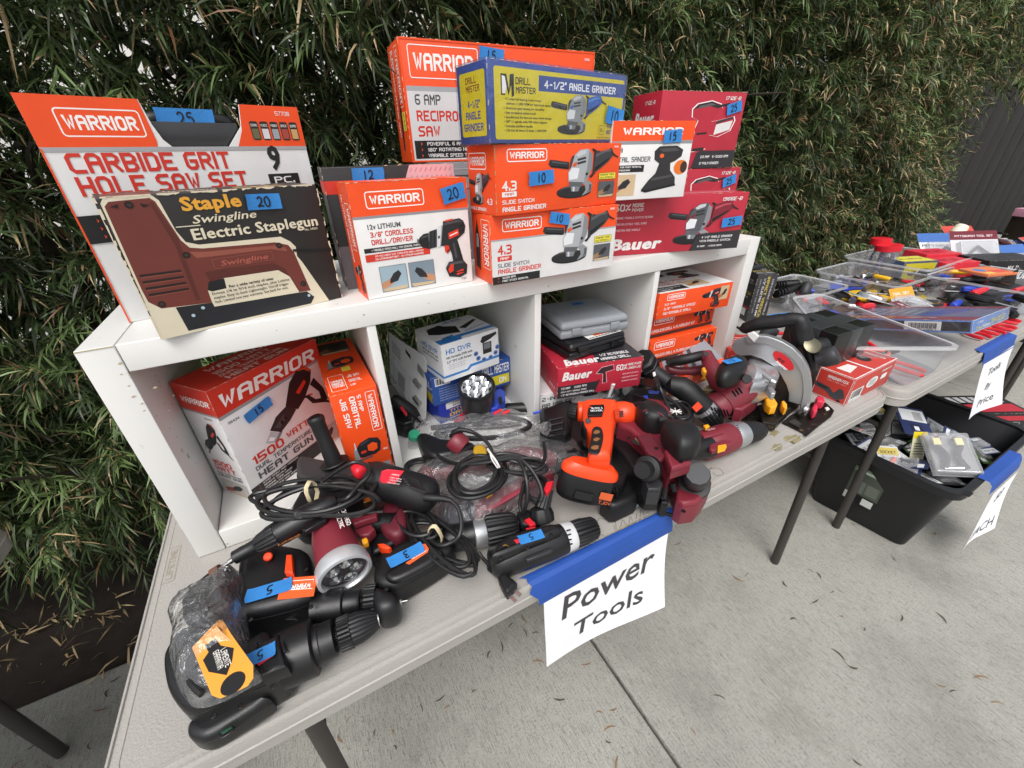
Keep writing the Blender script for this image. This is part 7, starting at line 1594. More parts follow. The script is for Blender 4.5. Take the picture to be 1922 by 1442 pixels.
P_ = [atp(cE, x, y, off_, NP) for x, y, h in H_]; m.tube(smooth_path(P_, 3), [rad(cE, P_[min(i//3, len(P_)-1)], H_[min(i//3, len(H_)-1)][2]) for i in range(3*(len(P_)-1)+1)], blackrub, 20); part(m, 'handle', t)
P_ = [atp(cE, x, y, off_, NP) for x, y in ((1480, 200), (1500, 300), (1500, 420), (1440, 430))]; m = MB(); m.tube(smooth_path(P_, 4), rad(cE, P_[0], 42), blackrub, 16)
P_ = [atp(cE, x, y, off_, NP) for x, y in ((1590, 380), (1620, 480), (1640, 560), (1640, 640))]; m.tube(smooth_path(P_, 4), rad(cE, P_[0], 44), blackrub, 16); part(m, 'handle_post', t)
m = MB(); A, B = atp(cE, 1340, 155, off_+Vector((0, 0, .0)), NP), 0
c0 = atp(cE, 1350, 168, off_, NP); tp_ = tape_piece(t, c0+Vector((0, 0, .004)), atp(cE, 1440, 155, off_, NP)-atp(cE, 1260, 172, off_, NP), (-.3, -.2, .9), .043, .012, ''); tp_.matrix_parent_inverse = Matrix.Translation(-t.location)
m = MB(); A, B = atp(cE, 1560, 480, off_-NP*.01, NP), atp(cE, 1770, 420, off_-NP*.05, NP); m.lathe([(0, .020), (.02, .025), (.05, .025), (.065, .020)], blackpl, M=axes(A, B), n=28)
part(m, 'motor_housing', t)
m = MB(); A, B = atp(cE, 1650, 430, off_+NP*.018, NP), atp(cE, 1690, 405, off_+NP*.030, NP); m.lathe([(0, .020), (.004, .021), (.006, .013), (.0065, .003)], mat('brass_badge', '6A6654', .3, metal=.7), M=axes(A, B), n=26); part(m, 'end_badge', t)
m = MB(); A, B = atp(cE, 1700, 560, off_+NP*.02, NP), atp(cE, 1890, 500, off_+NP*.02, NP); L_ = (B-A).length; m.lathe([(0, .017), (.004, .020), (L_*.25, .022), (L_*.3, .024), (L_*.8, .026), (L_*.95, .022), (L_, .012)], greypl, M=axes(A, B), n=26); part(m, 'front_knob', t)
m = MB(); cable(m, cE, [(1030, 290, .885), (960, 255, .88), (880, 250, .87), (845, 300, .85), (860, 380, .83), (900, 450, .80), (930, 520, .77)], .0042)
cable(m, cE, [(940, 530, .77), (860, 420, .775), (800, 350, .79), (780, 400, .78), (770, 480, .765), (800, 540, .755), (860, 560, .75), (900, 500, .76), (880, 400, .79), (920, 340, .80), (960, 380, .79), (955, 470, .775)], .0042); part(m, 'power_cord', t)
m = MB(); spine(m, cE, [(1180, 350, .90, 20), (1240, 310, .90, 55), (1300, 300, .90, 52), (1340, 320, .895, 30)], greypl, 16); part(m, 'dust_port', t)

screws(bpy.data.objects['electric_planer'], cD, [(770, 385, .873), (650, 440, .873), (835, 510, .883), (1000, 600, .891), (905, 440, .873), (1020, 935, .806)])
screws(bpy.data.objects['angle_grinder'], cB, [(660, 500, .863), (560, 540, .863)])
# ---- round work light with LEDs
t = tool('led_lantern', 'round black lantern with a cluster of LEDs facing up beside the blue boxes', 'lamp', cH, 1190, 950)
B = at(cH, 1170, 762, .902); A = B-Vector((-.10, -.30, .95)).normalized()*.095; LMx = axes(A, B); L_ = (B-A).length; kk = rad(cH, B, 1)
m = MB(); m.lathe([(0, 150*kk), (.005, 180*kk), (L_*.35, 188*kk), (L_*.36, 198*kk), (L_*.45, 200*kk), (L_*.9, 205*kk), (L_, 212*kk), (L_+.006, 208*kk), (L_+.006, 182*kk), (L_-.004, 176*kk)], blackpl, M=LMx, n=36, open_end=True); part(m, 'lamp_head', t)
m = MB(); m.lathe([(L_-.004, .001), (L_-.003, 178*kk), (L_-.002, 178*kk)], bright, M=LMx, n=28)
for k in range(8):
    a_ = k/7*6.283; r_ = 0 if k == 7 else 112*kk; m.lathe([(L_-.003, .004), (L_+.001, .009), (L_+.0035, .0115), (L_+.003, .0105), (L_-.001, .005), (L_-.0015, .0008)], bright, M=LMx @ Matrix.Translation((0, r_*math.cos(a_), r_*math.sin(a_))), n=14)
    m.lathe([(L_-.001, .0028), (L_+.002, .0026), (L_+.003, .0012)], leddome, M=LMx @ Matrix.Translation((0, r_*math.cos(a_), r_*math.sin(a_))), n=10)
part(m, 'reflector', t)
m = MB(); slabp(m, cH, [(1330, 990), (1380, 850), (1440, 825), (1490, 860), (1492, 950), (1440, 990), (1400, 1050), (1330, 1060)], .815, .845, mat('blue_plastic', '2A46B4', .35), .004); part(m, 'stand', t)
m = MB(); slabp(m, cH, [(1410, 880), (1450, 860), (1462, 930), (1425, 950)], .843, .8475, blackpl, .001); part(m, 'slot', t)
t = tool('blade_set', 'red plastic strips sticking out from under the clear bag by the lantern', 'accessory', cH, 1450, 1050)
for k, pts in enumerate((((1360, 1062), (1450, 1018)), ((1460, 1060), (1545, 1028)))):
    m = MB(); m.tube([at(cH, *pts[0], .838), at(cH, *pts[1], .842)], .0036, redpl, 6); part(m, 'strip', t)
m = MB(); slabp(m, cH, [(905, 1140), (1005, 1050), (1050, 1090), (1000, 1150), (930, 1150)], .80, .812, redpl, .001); part(m, 'flap', t)
# ---- blister card and black tool beside it
t = thing('blister_card', 'white blister packed battery set standing on edge against the first divider', 'blister pack', (.575, .58, FLOOR))
N2 = Vector((.93, -.30, .12)).normalized(); N2 = Vector((-.2, -1, 0)).normalized()
PA, PB, PC_ = at(cH, 175, 150, .985), at(cH, 600, 440, .955), at(cH, 590, 1180, FLOOR+.004)
eu = PB-PA; ev = PC_-PB
m = MB(); nn_ = eu.cross(ev).normalized(); 
if nn_.dot(CAM-PB) < 0: nn_ = -nn_
PD = PA+ev*.62+eu*.06
def q4(a, b): return PA+(PB-PA)*a+(PC_-PB)*b
cardm = mat('white_blister_card', 'D6D6D4', .4)
vs = [q4(a, b) for a, b in ((0, 0), (.92, -.01), (1, .05), (1, 1), (.55, .88), (.04, .60))]; k6 = len(vs); vs2 = [v-nn_*.003 for v in vs]
m.add(vs+vs2, [tuple(range(k6)), tuple(range(2*k6-1, k6-1, -1))]+[(i, i+k6, (i+1) % k6+k6, (i+1) % k6) for i in range(k6)], cardm); 
m.v = [tuple(Vector(v)) for v in m.v]; part(m, 'card', t)
m = MB()
def pq(pts, cl, o_=.0006): m.add([q4(a, b)+nn_*o_ for a, b in pts], [tuple(range(len(pts)))], ink(cl) if isinstance(cl, str) else cl)
pq([(.46, .06), (.60, .11), (.62, .17), (.48, .12)], '151515'); pq([(.78, .14), (.97, .20), (.97, .32), (.78, .26)], 'B8B8B8')
for k in range(7): pq([(.80+.022*k, .16+.007*k), (.81+.022*k, .163+.007*k), (.81+.022*k, .27+.007*k), (.80+.022*k, .267+.007*k)], '2A2A2A', .0012)
for k in range(5): pq([(.10, .08+.035*k), (.34, .15+.035*k), (.34, .16+.035*k), (.10, .09+.035*k)], '6A6A6C')
part(m, 'card_print', t)
m = MB(); vs = []; 
A4 = [(.18, .30), (.62, .44), (.60, .84), (.16, .68)]
m.add([q4(a, b)+nn_*.001 for a, b in A4]+[q4(a*.94+.02, b*.96+.02)+nn_*.016 for a, b in A4], [(4, 5, 6, 7), (0, 1, 5, 4), (1, 2, 6, 5), (2, 3, 7, 6), (3, 0, 4, 7)], film_mat('blister_film', a=.22, rough=.08, bumps=.15, sc=20)); part(m, 'blister', t)
m = MB()
for b in (.42, .68): m.tube([q4(.74, b)+nn_*.004, q4(.90, b+.05)+nn_*.004], .007, steel, 10)
part(m, 'metal_cell', t)
m = MB(); m.add([q4(a, b)+nn_*.008 for a, b in ((.34, .44), (.52, .50), (.50, .72), (.33, .66))], [(0, 1, 2, 3)], ink('77777A')); part(m, 'insert', t)
t = tool('rotary_tool', 'small black powered screwdriver with a red stripe at the foot of the blister card', 'rotary tool', cH, 350, 1000)
m = MB(); rlathe(m, cH, (215, 880, .86), (520, 1110, .80), [(0, 40), (.1, 66), (.3, 78), (.75, 74), (.9, 50), (1, 30)], blackrub, n=26); part(m, 'tool_body', t)
m = MB(); spine(m, cH, [(500, 1095, .805, 28), (545, 1150, .80, 26), (560, 1165, .80, 12)], steel, 14); part(m, 'bit', t)
m = MB(); slabp(m, cH, [(300, 985), (325, 965), (385, 1050), (372, 1078)], .862, .868, redpl, .002); part(m, 'stripe', t)
m = MB(); slabp(m, cH, [(230, 1050), (330, 1060), (470, 1180), (460, 1230), (360, 1260), (260, 1230)], FLOOR, .83, glossbk, .006); part(m, 'holder', t)
t = tool('small_jar', 'small clear jar with a green lid at the left of the clear bag', 'jar', cH, 460, 1400)
m = MB(); rlathe(m, cH, (455, 1430, FLOOR), (465, 1310, FLOOR+.035), [(0, 60), (1, 64)], film_mat('clear_jar_plastic', a=.12, rough=.05, bumps=.05, sc=10)); part(m, 'jar_body', t)
m = MB(); rlathe(m, cH, (463, 1325, FLOOR+.032), (468, 1288, FLOOR+.044), [(0, 66), (.8, 66), (1, 60)], mat('green_lid', '2E8F6C', .35)); part(m, 'lid', t)

# ---- clutter between the shelf and the front row
t = tool('wrapped_part', 'shiny part in clear film standing in front of the crimson carton', 'plastic bag', cD, 530, 150)
m = bagmesh(cD, [(440, 190), (480, 120), (520, 60), (555, 60), (585, 110), (590, 170), (540, 195)], .80, .835, 4, rings=7, noise=.005); part(m, 'bag_film', t)
m = MB(); spine(m, cD, [(515, 160, .83, 10), (545, 75, .87, 14)], mat('white_enamel', 'D4D4D2'), 10); part(m, 'metal_part', t)
t = tool('cord_coil', 'small loop of black cord in front of the crimson carton', 'cord', cD, 650, 130)
coil(t, cD, 645, 120, .80, 50, 55, .2, 4, 8, r=.003, dz=.010)
m = MB(); cable(m, cD, [(690, 150, .84), (760, 180, .86), (840, 230, .88), (920, 290, .88), (960, 330, .86)], .0042); part(m, 'power_cord', t)
t = tool('tool_tray', 'black plastic tray of small parts behind the orange drill', 'tray', cD, 760, 130)
m = MB(); slabp(m, cD, [(700, 150), (760, 100), (860, 110), (900, 150), (860, 190), (740, 200)], TZ, .83, blackpl, .006); part(m, 'tray_body', t)
m = MB(); slabp(m, cD, [(745, 155), (775, 150), (790, 195), (765, 200)], .832, .838, mat('blue_plastic', '2A46B4'), .001); slabp(m, cD, [(780, 118), (860, 122), (850, 140), (785, 138)], .831, .833, ink('2A3A78'), .0005); part(m, 'insert', t)
t = tool('black_tool', 'long black tool lying behind the crumpled bag in front of the second cube', 'power tool', cH, 1550, 1000)
m = MB(); spine(m, cC, [(740, 110, .80, 20), (760, 100, .80, 38), (900, 95, .80, 44), (1000, 110, .80, 40), (1060, 130, .80, 30)], blackpl, 18); spine(m, cC, [(940, 130, .83, 10), (1040, 105, .835, 8)], mat('blue_plastic', '2A46B4'), 10); part(m, 'tool_body', t)
t = tool('black_tool', 'black tool body lying under the battery end of the orange drill', 'power tool', cD, 300, 300)
m = MB(); slabp(m, cD, [(230, 250), (330, 330), (380, 420), (370, 560), (200, 620), (100, 520), (130, 380)], TZ, .82, blackpl, .015, 2); part(m, 'tool_body', t)
t = tool('black_tool', 'dark tool body filling the gap under the planer and pistol drill', 'power tool', cD, 820, 180)
m = MB(); slabp(m, cD, [(600, 240), (720, 180), (880, 220), (1000, 320), (1080, 380), (1020, 460), (820, 420), (640, 420)], TZ, .83, blackpl, .015, 2); part(m, 'tool_body', t)
m = MB(); slabp(m, cD, [(640, 300), (700, 280), (740, 330), (680, 380)], .835, .84, amber, .001); part(m, 'label', t)
t = tool('black_tool', 'dark tool body at the bottom of the pile between the grinder and lamp', 'power tool', cB, 820, 640)
m = MB(); slabp(m, cB, [(480, 640), (700, 600), (900, 620), (1050, 680), (1100, 760), (900, 800), (700, 860), (560, 900), (420, 840)], TZ, .79, blackpl, .015, 2); part(m, 'tool_body', t)

# more cords tangled through the pile
for lb, c_, cx, cy, z_, rx, ry, rot, n_, sd in (('black cord tangle between the maroon lamp and the bagged tools', cB, 1180, 790, .80, 130, 80, .4, 4, 15), ('black cord tangle crossing the middle of the pile beside the orange battery', cC, 960, 640, .80, 90, 70, .9, 3, 18), ('black cord loops behind the grinder handle on the shelf floor', cB, 620, 520, .835, 150, 60, .1, 3, 22), ('black cord loops lying between the planer and the pistol drill', cD, 960, 260, .815, 110, 60, -.2, 4, 26)):
    t = tool('cord_coil', lb, 'cord', c_, cx, cy); coil(t, c_, cx, cy, z_, rx, ry, rot, n_, sd, r=.0036)
# ================================================================ second table: bins, boxes and hand tools
binfilm = film_mat('clear_bin_plastic', a=.13, rough=.10, bumps=.06, sc=8, col_=(.95, .97, 1))
binrim = film_mat('clear_bin_rim', a=.45, rough=.15, bumps=.05, sc=8)
def clear_bin(label, base, top, z0, z1, loc=None, group='clear plastic storage bins'):
    """base and top: four (x, y) corners in the same order"""
    cx = sum(p[0] for p in base)/4; cy = sum(p[1] for p in base)/4
    t = thing('storage_bin', label, 'storage bin', (cx, cy, z0), group=group)
    def rnd(c4, r):
        o = []
        for i in range(4):
            p, a, b = Vector(c4[i]), Vector(c4[i-1]), Vector(c4[(i+1) % 4]); u, v = (a-p).normalized(), (b-p).normalized()
            for k in range(5):
                q = k/4; o.append(p+u*r*(1-q)**2+v*r*q**2)
        return o
    m = MB(); A, B = rnd(base, .03), rnd(top, .035); n = len(A); vs = [(p.x, p.y, z0+.002) for p in A]+[(p.x, p.y, z1) for p in B]
    m.add(vs, [(i, (i+1) % n, n+(i+1) % n, n+i) for i in range(n)]+[tuple(range(n))[::-1]], binfilm, True); part(m, 'bin_wall', t)
    m = MB(); cen = Vector((cx, cy)); O = []
    for p in B:
        d = (p-cen).normalized(); O.append(p+d*.014)
    vs = [(p.x, p.y, z1) for p in B]+[(p.x, p.y, z1+.002) for p in O]+[(p.x, p.y, z1-.008) for p in O]
    m.add(vs, [(i, (i+1) % n, n+(i+1) % n, n+i) for i in range(n)]+[(n+i, n+(i+1) % n, 2*n+(i+1) % n, 2*n+i) for i in range(n)], binrim, True); part(m, 'rim', t)
    return t
def xy(c, x, y, z): p = at(c, x, y, z); return (p.x, p.y)
t = clear_bin('large clear bin of red pliers at the near corner of the second table', [(1.885, .005), (2.11, .0), (2.19, .40), (1.96, .42)], [xy(cF, 640, 1000, .86), xy(cF, 1440, 1000, .86), (2.20, .44), xy(cF, 380, 690, .86)], .742, .862)
t = clear_bin('clear bin beside the impact wrench box with dark handles across it', [(2.26, .52), (2.50, .52), (2.50, .72), (2.26, .72)], [(2.23, .50), (2.54, .50), (2.54, .735), (2.23, .735)], .742, .83)
t = clear_bin('clear bin at the back holding yellow and red boxes', [(3.05, .42), (3.45, .42), (3.45, .72), (3.05, .72)], [(3.0, .39), (3.5, .39), (3.5, .75), (3.0, .75)], .742, .86)
t = clear_bin('shallow clear bin in front of the yellow box', [(2.72, .40), (3.00, .40), (3.00, .70), (2.72, .70)], [(2.70, .38), (3.02, .38), (3.02, .72), (2.70, .72)], .742, .83)
t = clear_bin('clear bin behind the black pouch at the right', [(3.02, .02), (3.38, .02), (3.38, .36), (3.02, .36)], [(2.98, .0), (3.42, .0), (3.42, .38), (2.98, .38)], .742, .84)

# hand tools: pliers, cutters, screwdrivers
def pliers(x, y, z, rz, cl, label, L=.17, tilt=0.0, group='pliers with dipped handles'):
    t = thing('pliers', label, 'pliers', (x, y, z), rz, group)
    if tilt: t.rotation_euler = (0, tilt, rz)
    for s in (-1, 1):
        MB().tube(smooth_path([(0, s*.004, 0), (L*.18, s*.022, 0), (L*.42, s*.026, 0), (L*.66, s*.020, 0)], 4), [.005]*4+[.0062]*4+[.0068]*4+[.005], cl, 8).build('handle', t)
    m = MB(); m.slab([(.008, -.010), (-.010, -.013), (-L*.30, -.004), (-L*.30, .004), (-.010, .013), (.008, .010)], -.004, .004, darksteel, bev=.0015); m.lathe([(-.0055, .004), (.0055, .004)], steel, M=Matrix.Rotation(R(90), 4, 'Y'), n=10); m.build('jaws', t)
    return t
def screwdriver(x, y, z, rz, cl, label, L=.2, tilt=0.0, group='screwdrivers on the second table'):
    t = thing('screwdriver', label, 'screwdriver', (x, y, z), rz, group); t.rotation_euler = (0, tilt, rz)
    MB().lathe([(0, .009), (.004, .013), (.03, .0145), (.07, .012), (.085, .008), (.09, .010), (.095, .006)], cl, ribs=8, ribd=.0015).build('handle', t)
    MB().lathe([(.095, .003), (L-.01, .003), (L, .0018)], steel, n=8).build('shaft', t)
    return t
HM = {'red': redpl, 'blue': mat('blue_plastic', '2A46B4', .35), 'black': blackpl, 'yellow': mat('yellow_plastic', 'E0B020', .35), 'grey': greypl, 'orange': orangepl, 'salmon': mat('salmon_plastic', 'D8624E', .4)}
rp = random.Random(31)
for i, (x, y, z, rz, cl) in enumerate([(2.03, .14, .765, 1.2, 'red'), (1.98, .14, .775, 1.4, 'red'), (2.05, .20, .762, 2.2, 'salmon'), (2.0, .25, .765, .9, 'blue'), (2.08, .30, .775, 3.3, 'red'), (1.97, .33, .765, 2.6, 'red'), (2.04, .12, .775, 2.9, 'salmon'), (1.98, .11, .765, 4.9, 'red'), (2.07, .33, .768, 1.5, 'salmon'), (2.03, .24, .78, 1.1, 'red')]):
    pliers(x, y, z, rz, HM[cl], '%s handled pliers heaped in the near clear bin, %s' % (cl, 'at its table edge end' if y < .16 else 'at its hedge end' if y > .28 else 'about its middle'), tilt=rp.uniform(-.12, .12), group='pliers in the near clear bin')
for i, (x, y, z, rz, cl, lb) in enumerate([
    (*xy(cK, 1180, 1235, .752), .752, -.15, 'red', 'red handled pliers sticking out nearest the sign under the blue set box'),
    (*xy(cK, 1330, 1195, .752), .752, -.05, 'red', 'red handled pliers under the middle of the blue set box edge'),
    (*xy(cK, 1450, 1150, .752), .752, .1, 'red', 'red handled pliers farthest right under the blue set box edge'),
    (*xy(cK, 1500, 1080, .752), .752, .15, 'red', 'red and navy pliers just behind the blue set box corner')]):
    pliers(x-.03, y+.045, z, rz+4.6, HM[cl], lb, L=.11)
# cutting tools of one kind with yellow handles
def utility_knife(c, pts, z, cl, label):
    x = sum(p[0] for p in pts)/len(pts); y = sum(p[1] for p in pts)/len(pts)
    t = tool('utility_knife', label, 'knife', c, x, y, group='yellow handled knives and cutters')
    m = MB(); slabp(m, c, pts, z, z+.018, cl, .004, 2); part(m, 'handle', t)
    p, q = pts[0], pts[len(pts)//2]
    m = MB(); m.tube([at(c, p[0], p[1], z+.009), at(c, p[0]-25, p[1]+3, z+.009)], .004, darksteel, 6); part(m, 'blade', t); return t
utility_knife(cF, [(725, 645), (760, 634), (900, 632), (918, 645), (912, 662), (820, 664), (740, 655)], .768, HM['yellow'], 'long yellow utility knife lying behind the large clear bin')
utility_knife(cF, [(1005, 700), (1050, 690), (1125, 705), (1130, 722), (1060, 715), (1010, 712)], .75, mat('dirty_yellow_plastic', 'A8902A', .4), 'dull yellow cutter left of the silver nosed one')
utility_knife(cF, [(1190, 720), (1230, 708), (1310, 712), (1305, 738), (1230, 742), (1195, 735)], .75, HM['yellow'], 'yellow and black cutter in front of the black zip pouch')
utility_knife(cF, [(1145, 672), (1180, 660), (1230, 670), (1228, 695), (1170, 698)], .752, mat('dirty_yellow_plastic', 'A8902A', .4), 'small yellow grip with a silver nose behind the blue set box')
# saw blades in long sleeves
t = tool('saw_blade_sleeve', 'long flat grey sleeve of saw blades lying across the second table', 'saw blades', cF, 1050, 590)
m = MB(); slabp(m, cF, [(700, 578), (1100, 572), (1530, 570), (1530, 580), (1200, 596), (900, 606), (700, 604)], .785, .789, mat('grey_film_sleeve', '6E6660', .25, vary=.3, vscale=30), .001); part(m, 'sleeve', t)
t = tool('saw_blade_sleeve', 'blue edged strip lying under the long grey saw blade sleeve', 'saw blades', cF, 680, 600)
m = MB(); slabp(m, cF, [(612, 590), (720, 585), (900, 600), (890, 612), (720, 632), (612, 622)], .775, .781, HM['blue'], .001); part(m, 'sleeve', t)
t = tool('hand_tool_bag', 'clear bag of dark tools lying flat behind the clear bin', 'tool pouch', cF, 1050, 640)
m = MB(); slabp(m, cF, [(920, 620), (1110, 605), (1260, 630), (1200, 670), (1080, 690), (930, 680), (860, 665)], .75, .768, mat('dark_tool_leather', '2A1F1C', .4, vary=.4, vscale=40), .004); part(m, 'tool_body', t)
m = bagmesh(cF, [(780, 660), (900, 615), (1110, 600), (1270, 625), (1210, 675), (1080, 700), (930, 690)], .765, .785, 14, noise=.003, m=polybag); part(m, 'bag_film', t)
# hammers with ribbed black handles
for k, (a, b, lb) in enumerate((((250, 605), (415, 590), 'black ribbed handle lying behind another in the clear bin'), ((255, 665), (440, 605), 'black handled hammer with a grey rubber head in the clear bin'))):
    t = tool('hammer', lb, 'hammer', cF, a[0], a[1], group='black handled hammers')
    m = MB(); rlathe(m, cF, (*a, .85), (*b, .865), [(0, 18), (.05, 24), (.9, 22), (1, 16)], blackrub, n=16); 
    for q in range(9): f_ = .08+q*.1; x_, y_ = a[0]+(b[0]-a[0])*f_, a[1]+(b[1]-a[1])*f_; spine(m, cF, [(x_-3, y_, .857, 26), (x_+3, y_-.5, .857, 26)], blackrub, 14)
    part(m, 'handle', t)
    if k: m = MB(); rlathe(m, cF, (470, 588, .885), (440, 660, .845), [(0, 24), (.1, 30), (.8, 32), (1, 26)], greypl, n=20); part(m, 'head', t)
# big zip pouches
for k, (pts, z0, z1, lb) in enumerate([
    ([(1365, 690), (1370, 610), (1500, 590), (1700, 600), (1850, 640), (1861, 680), (1830, 720), (1700, 735), (1500, 730), (1390, 720)], .745, .80, 'large black zip pouch with blue tape on its top edge'),
    ([(1480, 430), (1500, 395), (1700, 405), (1950, 440), (1990, 500), (1900, 530), (1600, 515), (1490, 480)], .75, .82, 'black padded roll lying behind the speed square')]):
    t = tool('tool_pouch', lb, 'tool pouch', cF, 1600, 700-200*k, group='black tool pouches')
    m = MB(); slabp(m, cF, pts, z0, z1, blackrub, .022, 3); part(m, 'pouch', t)
    m = MB(); o = smooth_path([at(cF, x, y, (z0+z1)/2) for x, y in pts], 3, True); m.tube(o, .0035, glossbk, 6, closed=True); part(m, 'zip', t)
    if k == 0: tp_ = tapez(t, cF, 1600, 612, .803, 100, 8, .06, .012, '')
t = tool('speed_square', 'grey perforated metal square standing behind the black zip pouch', 'square', cF, 1740, 590)
N_ = (-_f).copy(); N_.z = 0; N_.normalize(); P_ = at(cF, 1700, 600, .80)
m = MB(); plate(m, cF, [(1645, 600), (1830, 495), (1790, 620)], P_, N_, .002, darksteel, bev=.0004); part(m, 'plate', t)
m = MB()
for k in range(6): c_ = atp(cF, 1690+k*19, 588-k*9, P_+N_*.002, N_); m.tube([c_, c_+N_*.001], .0022, glossbk, 8)
part(m, 'hole', t)
# jars of bungee cords
cordm = [mat('purple_cord', '4A3C9A', .5), mat('white_cord_fleck', 'D8D4E0', .5), mat('maroon_cord', '7A3038', .5)]
jarfilm = film_mat('jar_clear', a=.10, rough=.06, bumps=.05, sc=9)
for (bx, by, tx, ty, hw, lb, kk_) in ((920, 585, 985, 370, 76, 'clear jar of purple elastic cords with a red lid leaning right', 1), (850, 560, 935, 330, 60, 'second red lidded jar standing just behind the purple cord jar', 0)):
    t = tool('cord_jar', lb, 'jar', cF, bx, by, group='red lidded jars of elastic cords')
    z_ = .742 if kk_ else .745; pB, pT = at(cF, bx, by, z_), None
    pT = atp(cF, tx, ty, pB, Vector((-.8, -.6, 0)).normalized()); Mx_ = axes(pB, pT); L_ = (pT-pB).length; r_ = rad(cF, pB, hw*.80)
    m = MB(); m.lathe([(0, r_), (L_*.9, r_*1.05), (L_, r_*.98)], jarfilm, M=Mx_, n=26); part(m, 'jar_body', t)
    m = MB(); m.lathe([(L_*.97, r_*1.1), (L_*1.12, r_*1.1), (L_*1.13, r_*.95)], redpl, M=Mx_, n=26); part(m, 'lid', t)
    for q in range(4):
        yy = (-.6+.4*q)*r_; cm = cordm[0] if q in (0, 2, 3) else cordm[2]
        pts = [Mx_ @ Vector(v) for v in ((.005, yy, .5*r_), (L_*.5, yy*1.2, .62*r_), (L_*.85, yy*.6, .5*r_), (L_*.88, yy*.1, 0), (L_*.6, -yy*.3, -.4*r_), (.01, -yy*.5, -.5*r_))]
        m = MB(); sp = smooth_path(pts, 5); m.tube(sp, .0042, cm, 7)
        for j in range(1, len(sp)-1):
            a_ = j*1.9; m.tube([sp[j]+Vector((0, 0, 0)), sp[j]+(sp[j+1]-sp[j])*.4], .0046, cordm[1], 5)
        part(m, 'elastic_cord', t)
for (a, b, hw, zc, lb, cl) in (((770, 560), (775, 500), 60, .74, 'dark jar with a wide black lid left of the cord jar', '4A1A1E'), ((640, 590), (648, 545), 45, .745, 'small black cap with blue tape beside the dark jar', '16161A')):
    t = tool('small_jar', lb, 'jar', cF, a[0], a[1]); pB = at(cF, a[0], a[1], .742); h_ = .06
    r_ = rad(cF, pB, hw)
    m = MB(); m.lathe([(0, r_), (h_*.7, r_), (h_*.8, r_*.8)], mat('dark_jar_'+cl, cl, .2), M=axes(pB, pB+Vector((0, 0, 1))), n=22); part(m, 'jar_body', t)
    m = MB(); m.lathe([(h_*.8, r_*1.05), (h_*1.15, r_*1.05), (h_*1.18, r_*.95)], blackpl, M=axes(pB, pB+Vector((0, 0, 1))), n=22); part(m, 'lid', t)
t = tool('roll', 'round bright blue plastic tub of fixings in the middle of the second table', 'tub', cF, 1230, 520)
pB = at(cF, 1235, 540, .742); m = MB(); r_ = rad(cF, pB, 66); m.lathe([(0, r_*.9), (.04, r_), (.045, r_*1.04), (.055, r_*1.04), (.056, r_*.9)], HM['blue'], M=axes(pB, pB+Vector((.1, -.1, 1))), n=26); part(m, 'tub_body', t)
for i, (x, y, rz, cl, lb) in enumerate([(1400, 545, .3, 'red', 'screwdriver with a fat red handle on the long grey sleeve'), (1390, 600, .25, 'red', 'second red handled screwdriver just below the first'), (1310, 460, 2.3, 'red', 'screwdriver with a pinkish red handle standing in the shallow bin'), (1090, 500, 2.9, 'yellow', 'wooden handled tool left of the blue tub'), (1020, 540, .1, 'black', 'black gripped screwdriver beside the cord jar'), (1300, 745, .05, 'red', 'red screwdriver in front of the black zip pouch'), (1400, 735, 0, 'blue', 'pale blue screwdriver tip to tip with the red one'), (1150, 555, .2, 'black', 'black tool handle under the blue tub'), (1800, 800, .3, 'black', 'black gripped driver at the right edge of the second table')]):
    p = at(cF, x, y, .775); screwdriver(p.x, p.y, .775, rz, HM[cl], lb, tilt=rp.uniform(-.1, .1))
# flat cloths and small trays to carry the clutter
for (x0, y0, x1, y1, cl, lb) in ((2.62, .40, 2.70, .70, '3A3A40', 'dark folded tool roll beneath the jars'), (2.28, .38, 2.68, .48, '5A4030', 'brown card tray of drill bits behind the clear bin')):
    t = thing('tray', lb, 'tray', (x0, y0, .742)); MB().box(((x1-x0)/2, (y1-y0)/2, .008), (x1-x0, y1-y0, .015), mat('tray_'+cl, cl, .6, vary=.4, vscale=40), bev=.003).build('tray_body', t)
# tap and die set box resting across the bin
P1, P2, P3 = Vector((2.187, .001, .895)), Vector((2.194, .256, .820)), PX(1902, 576, z=.895)
ex = (P1-P2).normalized(); ey = (P3-P1); 
bw = (P1-P2).length+.13; nn_ = ex.cross(ey).normalized(); ey2 = nn_.cross(ex)
hh = .041; O = P1-ex*bw-nn_*hh
Mx_ = Matrix(((ex.x, ey2.x, nn_.x, O.x), (ex.y, ey2.y, nn_.y, O.y), (ex.z, ey2.z, nn_.z, O.z), (0, 0, 0, 1)))
dd = ey.dot(ey2)
t, face, tp = carton('tap_and_die_carton', 'flat blue tap and die set carton resting across the clear bin behind the sign', 0, 0, 0, 0, bw, dd, hh, '5F86C8', mw=Mx_)
f = face('front'); f.rect(.30, .12, .99, .88, '2A2A2E'); f.rect(.58, .14, .82, .86, 'E4E4E2')
for i in range(22): f.rect(.61+i*.0085, .28, .614+i*.0085+.0012*(i % 3), .72, '1A1A1A')
f.text('0 12345 67890 1', .62, .16, .1, '1A1A1A', w=.17, bold=.01); done(f, t)
f = face('right'); f.text('75 Piece', .12, .12, .22, 'E0D060', w=.14, bold=.04); f.text('SAE/Metric', .28, .16, .22, WH, w=.20, bold=.04); f.text('TAP & DIE SET', .50, .2, .40, 'D8C850', w=.40, bold=.05); f.text('PITTSBURGH', .12, .6, .16, WH, w=.16, bold=.03); f.frame(0, 0, 1, 1, 'E4E8F0', t=.0015, r=.001); done(f, t)
